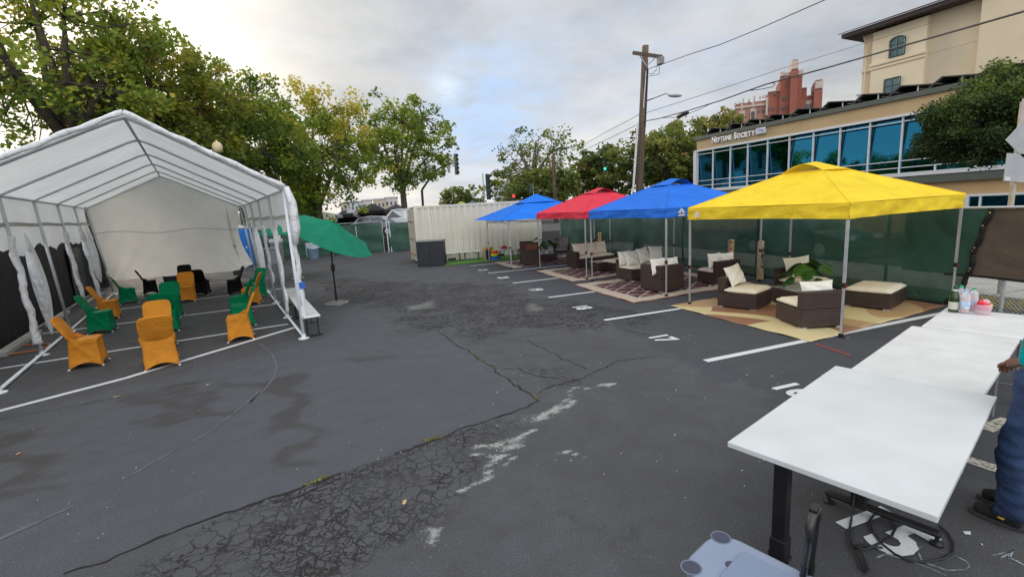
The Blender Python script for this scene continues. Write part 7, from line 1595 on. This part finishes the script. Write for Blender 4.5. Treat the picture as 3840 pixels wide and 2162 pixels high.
# ------------------------------------------------------------------ far hillside with houses and a tower block
def hill():
    def fn(u, v):
        x = -160+190*u; y = 130+90*v; return (x, y, -1+10*math.sin(PI*min(1, v*1.1)*.5)*(.6+.4*math.sin(u*5+1))+1.2*math.sin(u*23)*v)
    t = NT('hazy hillside'); c = t.co(); n = t.noise(c, .12, 5).outputs[0]; return struct(MB().grid(fn, 40, 12).build('hill', t.end(t.pbr(t.mix(t.ramp(n, .35, .65), (.07, .09, .06, 1), (.16, .17, .12, 1)), .95)), None, smooth=True))  # mottled grey green hillside colour
hill()
def house(label, u, v0, v1, w_, y, m, roof=None):
    a, b = aty(u, v1, y), aty(u, v0, y); k = y/F; W_ = w_*k; H_ = b.z-a.z+3; t = thing('far_house', label, 'house', (a.x, y, a.z-3), R(10), 'pale houses on the far hillside'); MB().box((0, 0, H_/2), (W_, W_*.7, H_)).build('wall', m, t); MB().box((0, 0, H_+.2), (W_*1.08, W_*.76, .5)).build('roof', roof or pm('grey far roof', (.30, .29, .28, 1), .8), t)
    n = max(2, int(w_/12))
    for r_ in range(max(1, int((v1-v0)/14))):
        for i in range(n): MB().box((-W_/2+W_*(i+.5)/n, -W_*.35-.05, H_-1.6-r_*2.2), (W_/n*.4, .1, 1.1)).build('window', M_wdk, t)
M_h1 = pm('white far house', (.50, .49, .47, 1), .9, .08); M_h2 = pm('beige far house', (.46, .39, .31, 1), .9, .08); M_h3 = pm('pale blue far house', (.42, .47, .52, 1), .9, .08)
house('pale blue far house between the two right-hand street trees', 1340, 760, 784, 40, 140, M_h3); house('white far house with three window rows behind the black canopy', 1378, 754, 782, 34, 150, M_h1); house('beige far house above the black canopy peak', 1425, 750, 778, 42, 155, M_h2); house('wide white far house behind the round open tree trunk', 1470, 744, 776, 44, 160, M_h1); house('cream far house left of the pale blue one', 1300, 764, 788, 36, 145, M_h2)
ob = aty(1880, 690, 160); ot = thing('office_tower', 'far pale office tower with thin horizontal bands behind the airy tree', 'tower', (ob.x, 160, 0)); HT_ = aty(1870, 685, 160).z; MB().box((0, 0, HT_/2), (5, 5, HT_)).build('core', pm('grey tower glass', (.25, .28, .32, 1), .4), ot); bnd = MB()
for k in range(16): bnd.box((0, 0, HT_-.4-k*.62), (5.2, 5.2, .3))
bnd.build('floor_bands', pm('pale tower band', (.55, .56, .58, 1), .7), ot)
# ------------------------------------------------------------------ litter and weeds
def leaflet(label, u, v, k, c, a):
    p = at(u, v); mb = MB(); P = [(0, -.5), (.22, -.2), (.18, .1), (.32, .15), (.08, .5), (-.1, .3), (-.28, .25), (-.16, 0), (-.25, -.25)]; q = [rot2((x*k, y*k), a) for x, y in P]; o = mb.add([(x, y, .008+.35*abs(x)*.3) for x, y in q], [tuple(range(9))]).build('fallen_leaf', pm('dry leaf %.2f' % c[0], c+(1,), .7, .2), None, loc=p); tag(o, label, 'leaf', 'dry leaves on the asphalt')
leaflet('orange brown dry leaf alone on the asphalt at the far left', 70, 1702, .075, (.42, .20, .10), .6); leaflet('small tan leaf right of the tent front line', 779, 1443, .07, (.5, .36, .16), 1.2); leaflet('thin tan twig-like leaf near the tent front line', 438, 1488, .10, (.36, .26, .14), 1.9); leaflet('pale tan leaf sliver among the cracked asphalt in front', 1517, 1884, .07, (.55, .36, .18), .1)
M_weed = leaf_mat('dry weed', [(0, (.20, .18, .05, 1)), (.5, (.40, .32, .09, 1)), (1, (.24, .28, .06, 1))])
def weeds(name, label, line, n, hgt, seed, spread=.03):
    g = np.random.default_rng(seed); L = np.array([(p.x, p.y) for p in line]); k = g.integers(0, len(L)-1, n); f = g.uniform(0, 1, n)[:, None]; P = L[k]*(1-f)+L[k+1]*f+g.normal(size=(n, 2))*spread; P3 = np.concatenate([P, g.uniform(.0, hgt, (n, 1))], 1)
    o_ = bpy.data.objects.new(name, None); tmp = leaves_obj(name, P3, hgt*1.6, g.uniform(0, 1, n), M_weed, None, seed, -.6); bpy.data.objects.remove(o_); tmp['kind'] = 'stuff'; tag(tmp, label, 'weeds')
weeds('crack_weeds', 'dry weeds tufting in the long asphalt crack in front', gp(z3, [(1180, 430), (1240, 418), (1310, 400)])+gp(z3, [(1190, 430), (1300, 405)]), 75, .014, 1, .012); weeds('crack_weeds', 'dry weeds in the asphalt crack farther left', gp(z3, [(270, 768), (370, 735), (455, 695)]), 75, .014, 2, .012); weeds('edge_weeds', 'weeds and grass along the sidewalk edge under the brown fence screen', [fp(s, 0, .7).to_2d() for s in (3, 1, -1, -3, -5)], 900, .10, 3, .22)
weeds('crack_weeds', 'small yellow weeds along the crack by the smooth asphalt patch', gp(z1, [(950, 660), (1000, 700), (1100, 780), (1230, 870), (1440, 1000), (1490, 1050)]), 150, .012, 4, .012)
def grit():
    g = np.random.default_rng(5); n = 420; P = np.stack([g.uniform(-6, 5, n), 1.2+g.gamma(2., 2.2, n), np.full(n, .006)], 1); o = leaves_obj('grit', P, .016, g.uniform(0, 1, n), pm('pale grit', (.5, .5, .48, 1), .8), None, 5, 0); o['kind'] = 'stuff'; tag(o, 'pale grit and paint flecks scattered over the asphalt', 'grit')
grit()
sc.cycles.max_bounces = 6; sc.cycles.transparent_max_bounces = 12

bnp = at(645, 1068); tbn = thing('storage_bin', 'dark blue storage bin behind the back gold chair at the tent rear', 'bin', bnp, -.5)
loft([(rr(.42, .32, .04), .0), (rr(.5, .38, .05), .36)]).build('body', pm('dark navy bin', (.02, .035, .05, 1), .5), tbn); loft([(rr(.53, .41, .05), .36), (rr(.53, .41, .05), .40), (rr(.46, .34, .05), .42)]).build('lid', pm('slate bin lid', (.04, .06, .075, 1), .5), tbn)
bush('pale hillside shrubs below the white far houses', 1395, 792, 80, 18, 95, .6, 41, tint=.1)
bush('grey green hillside shrubs behind the black canopies', 1310, 790, 60, 20, 90, .6, 42, tint=.05)
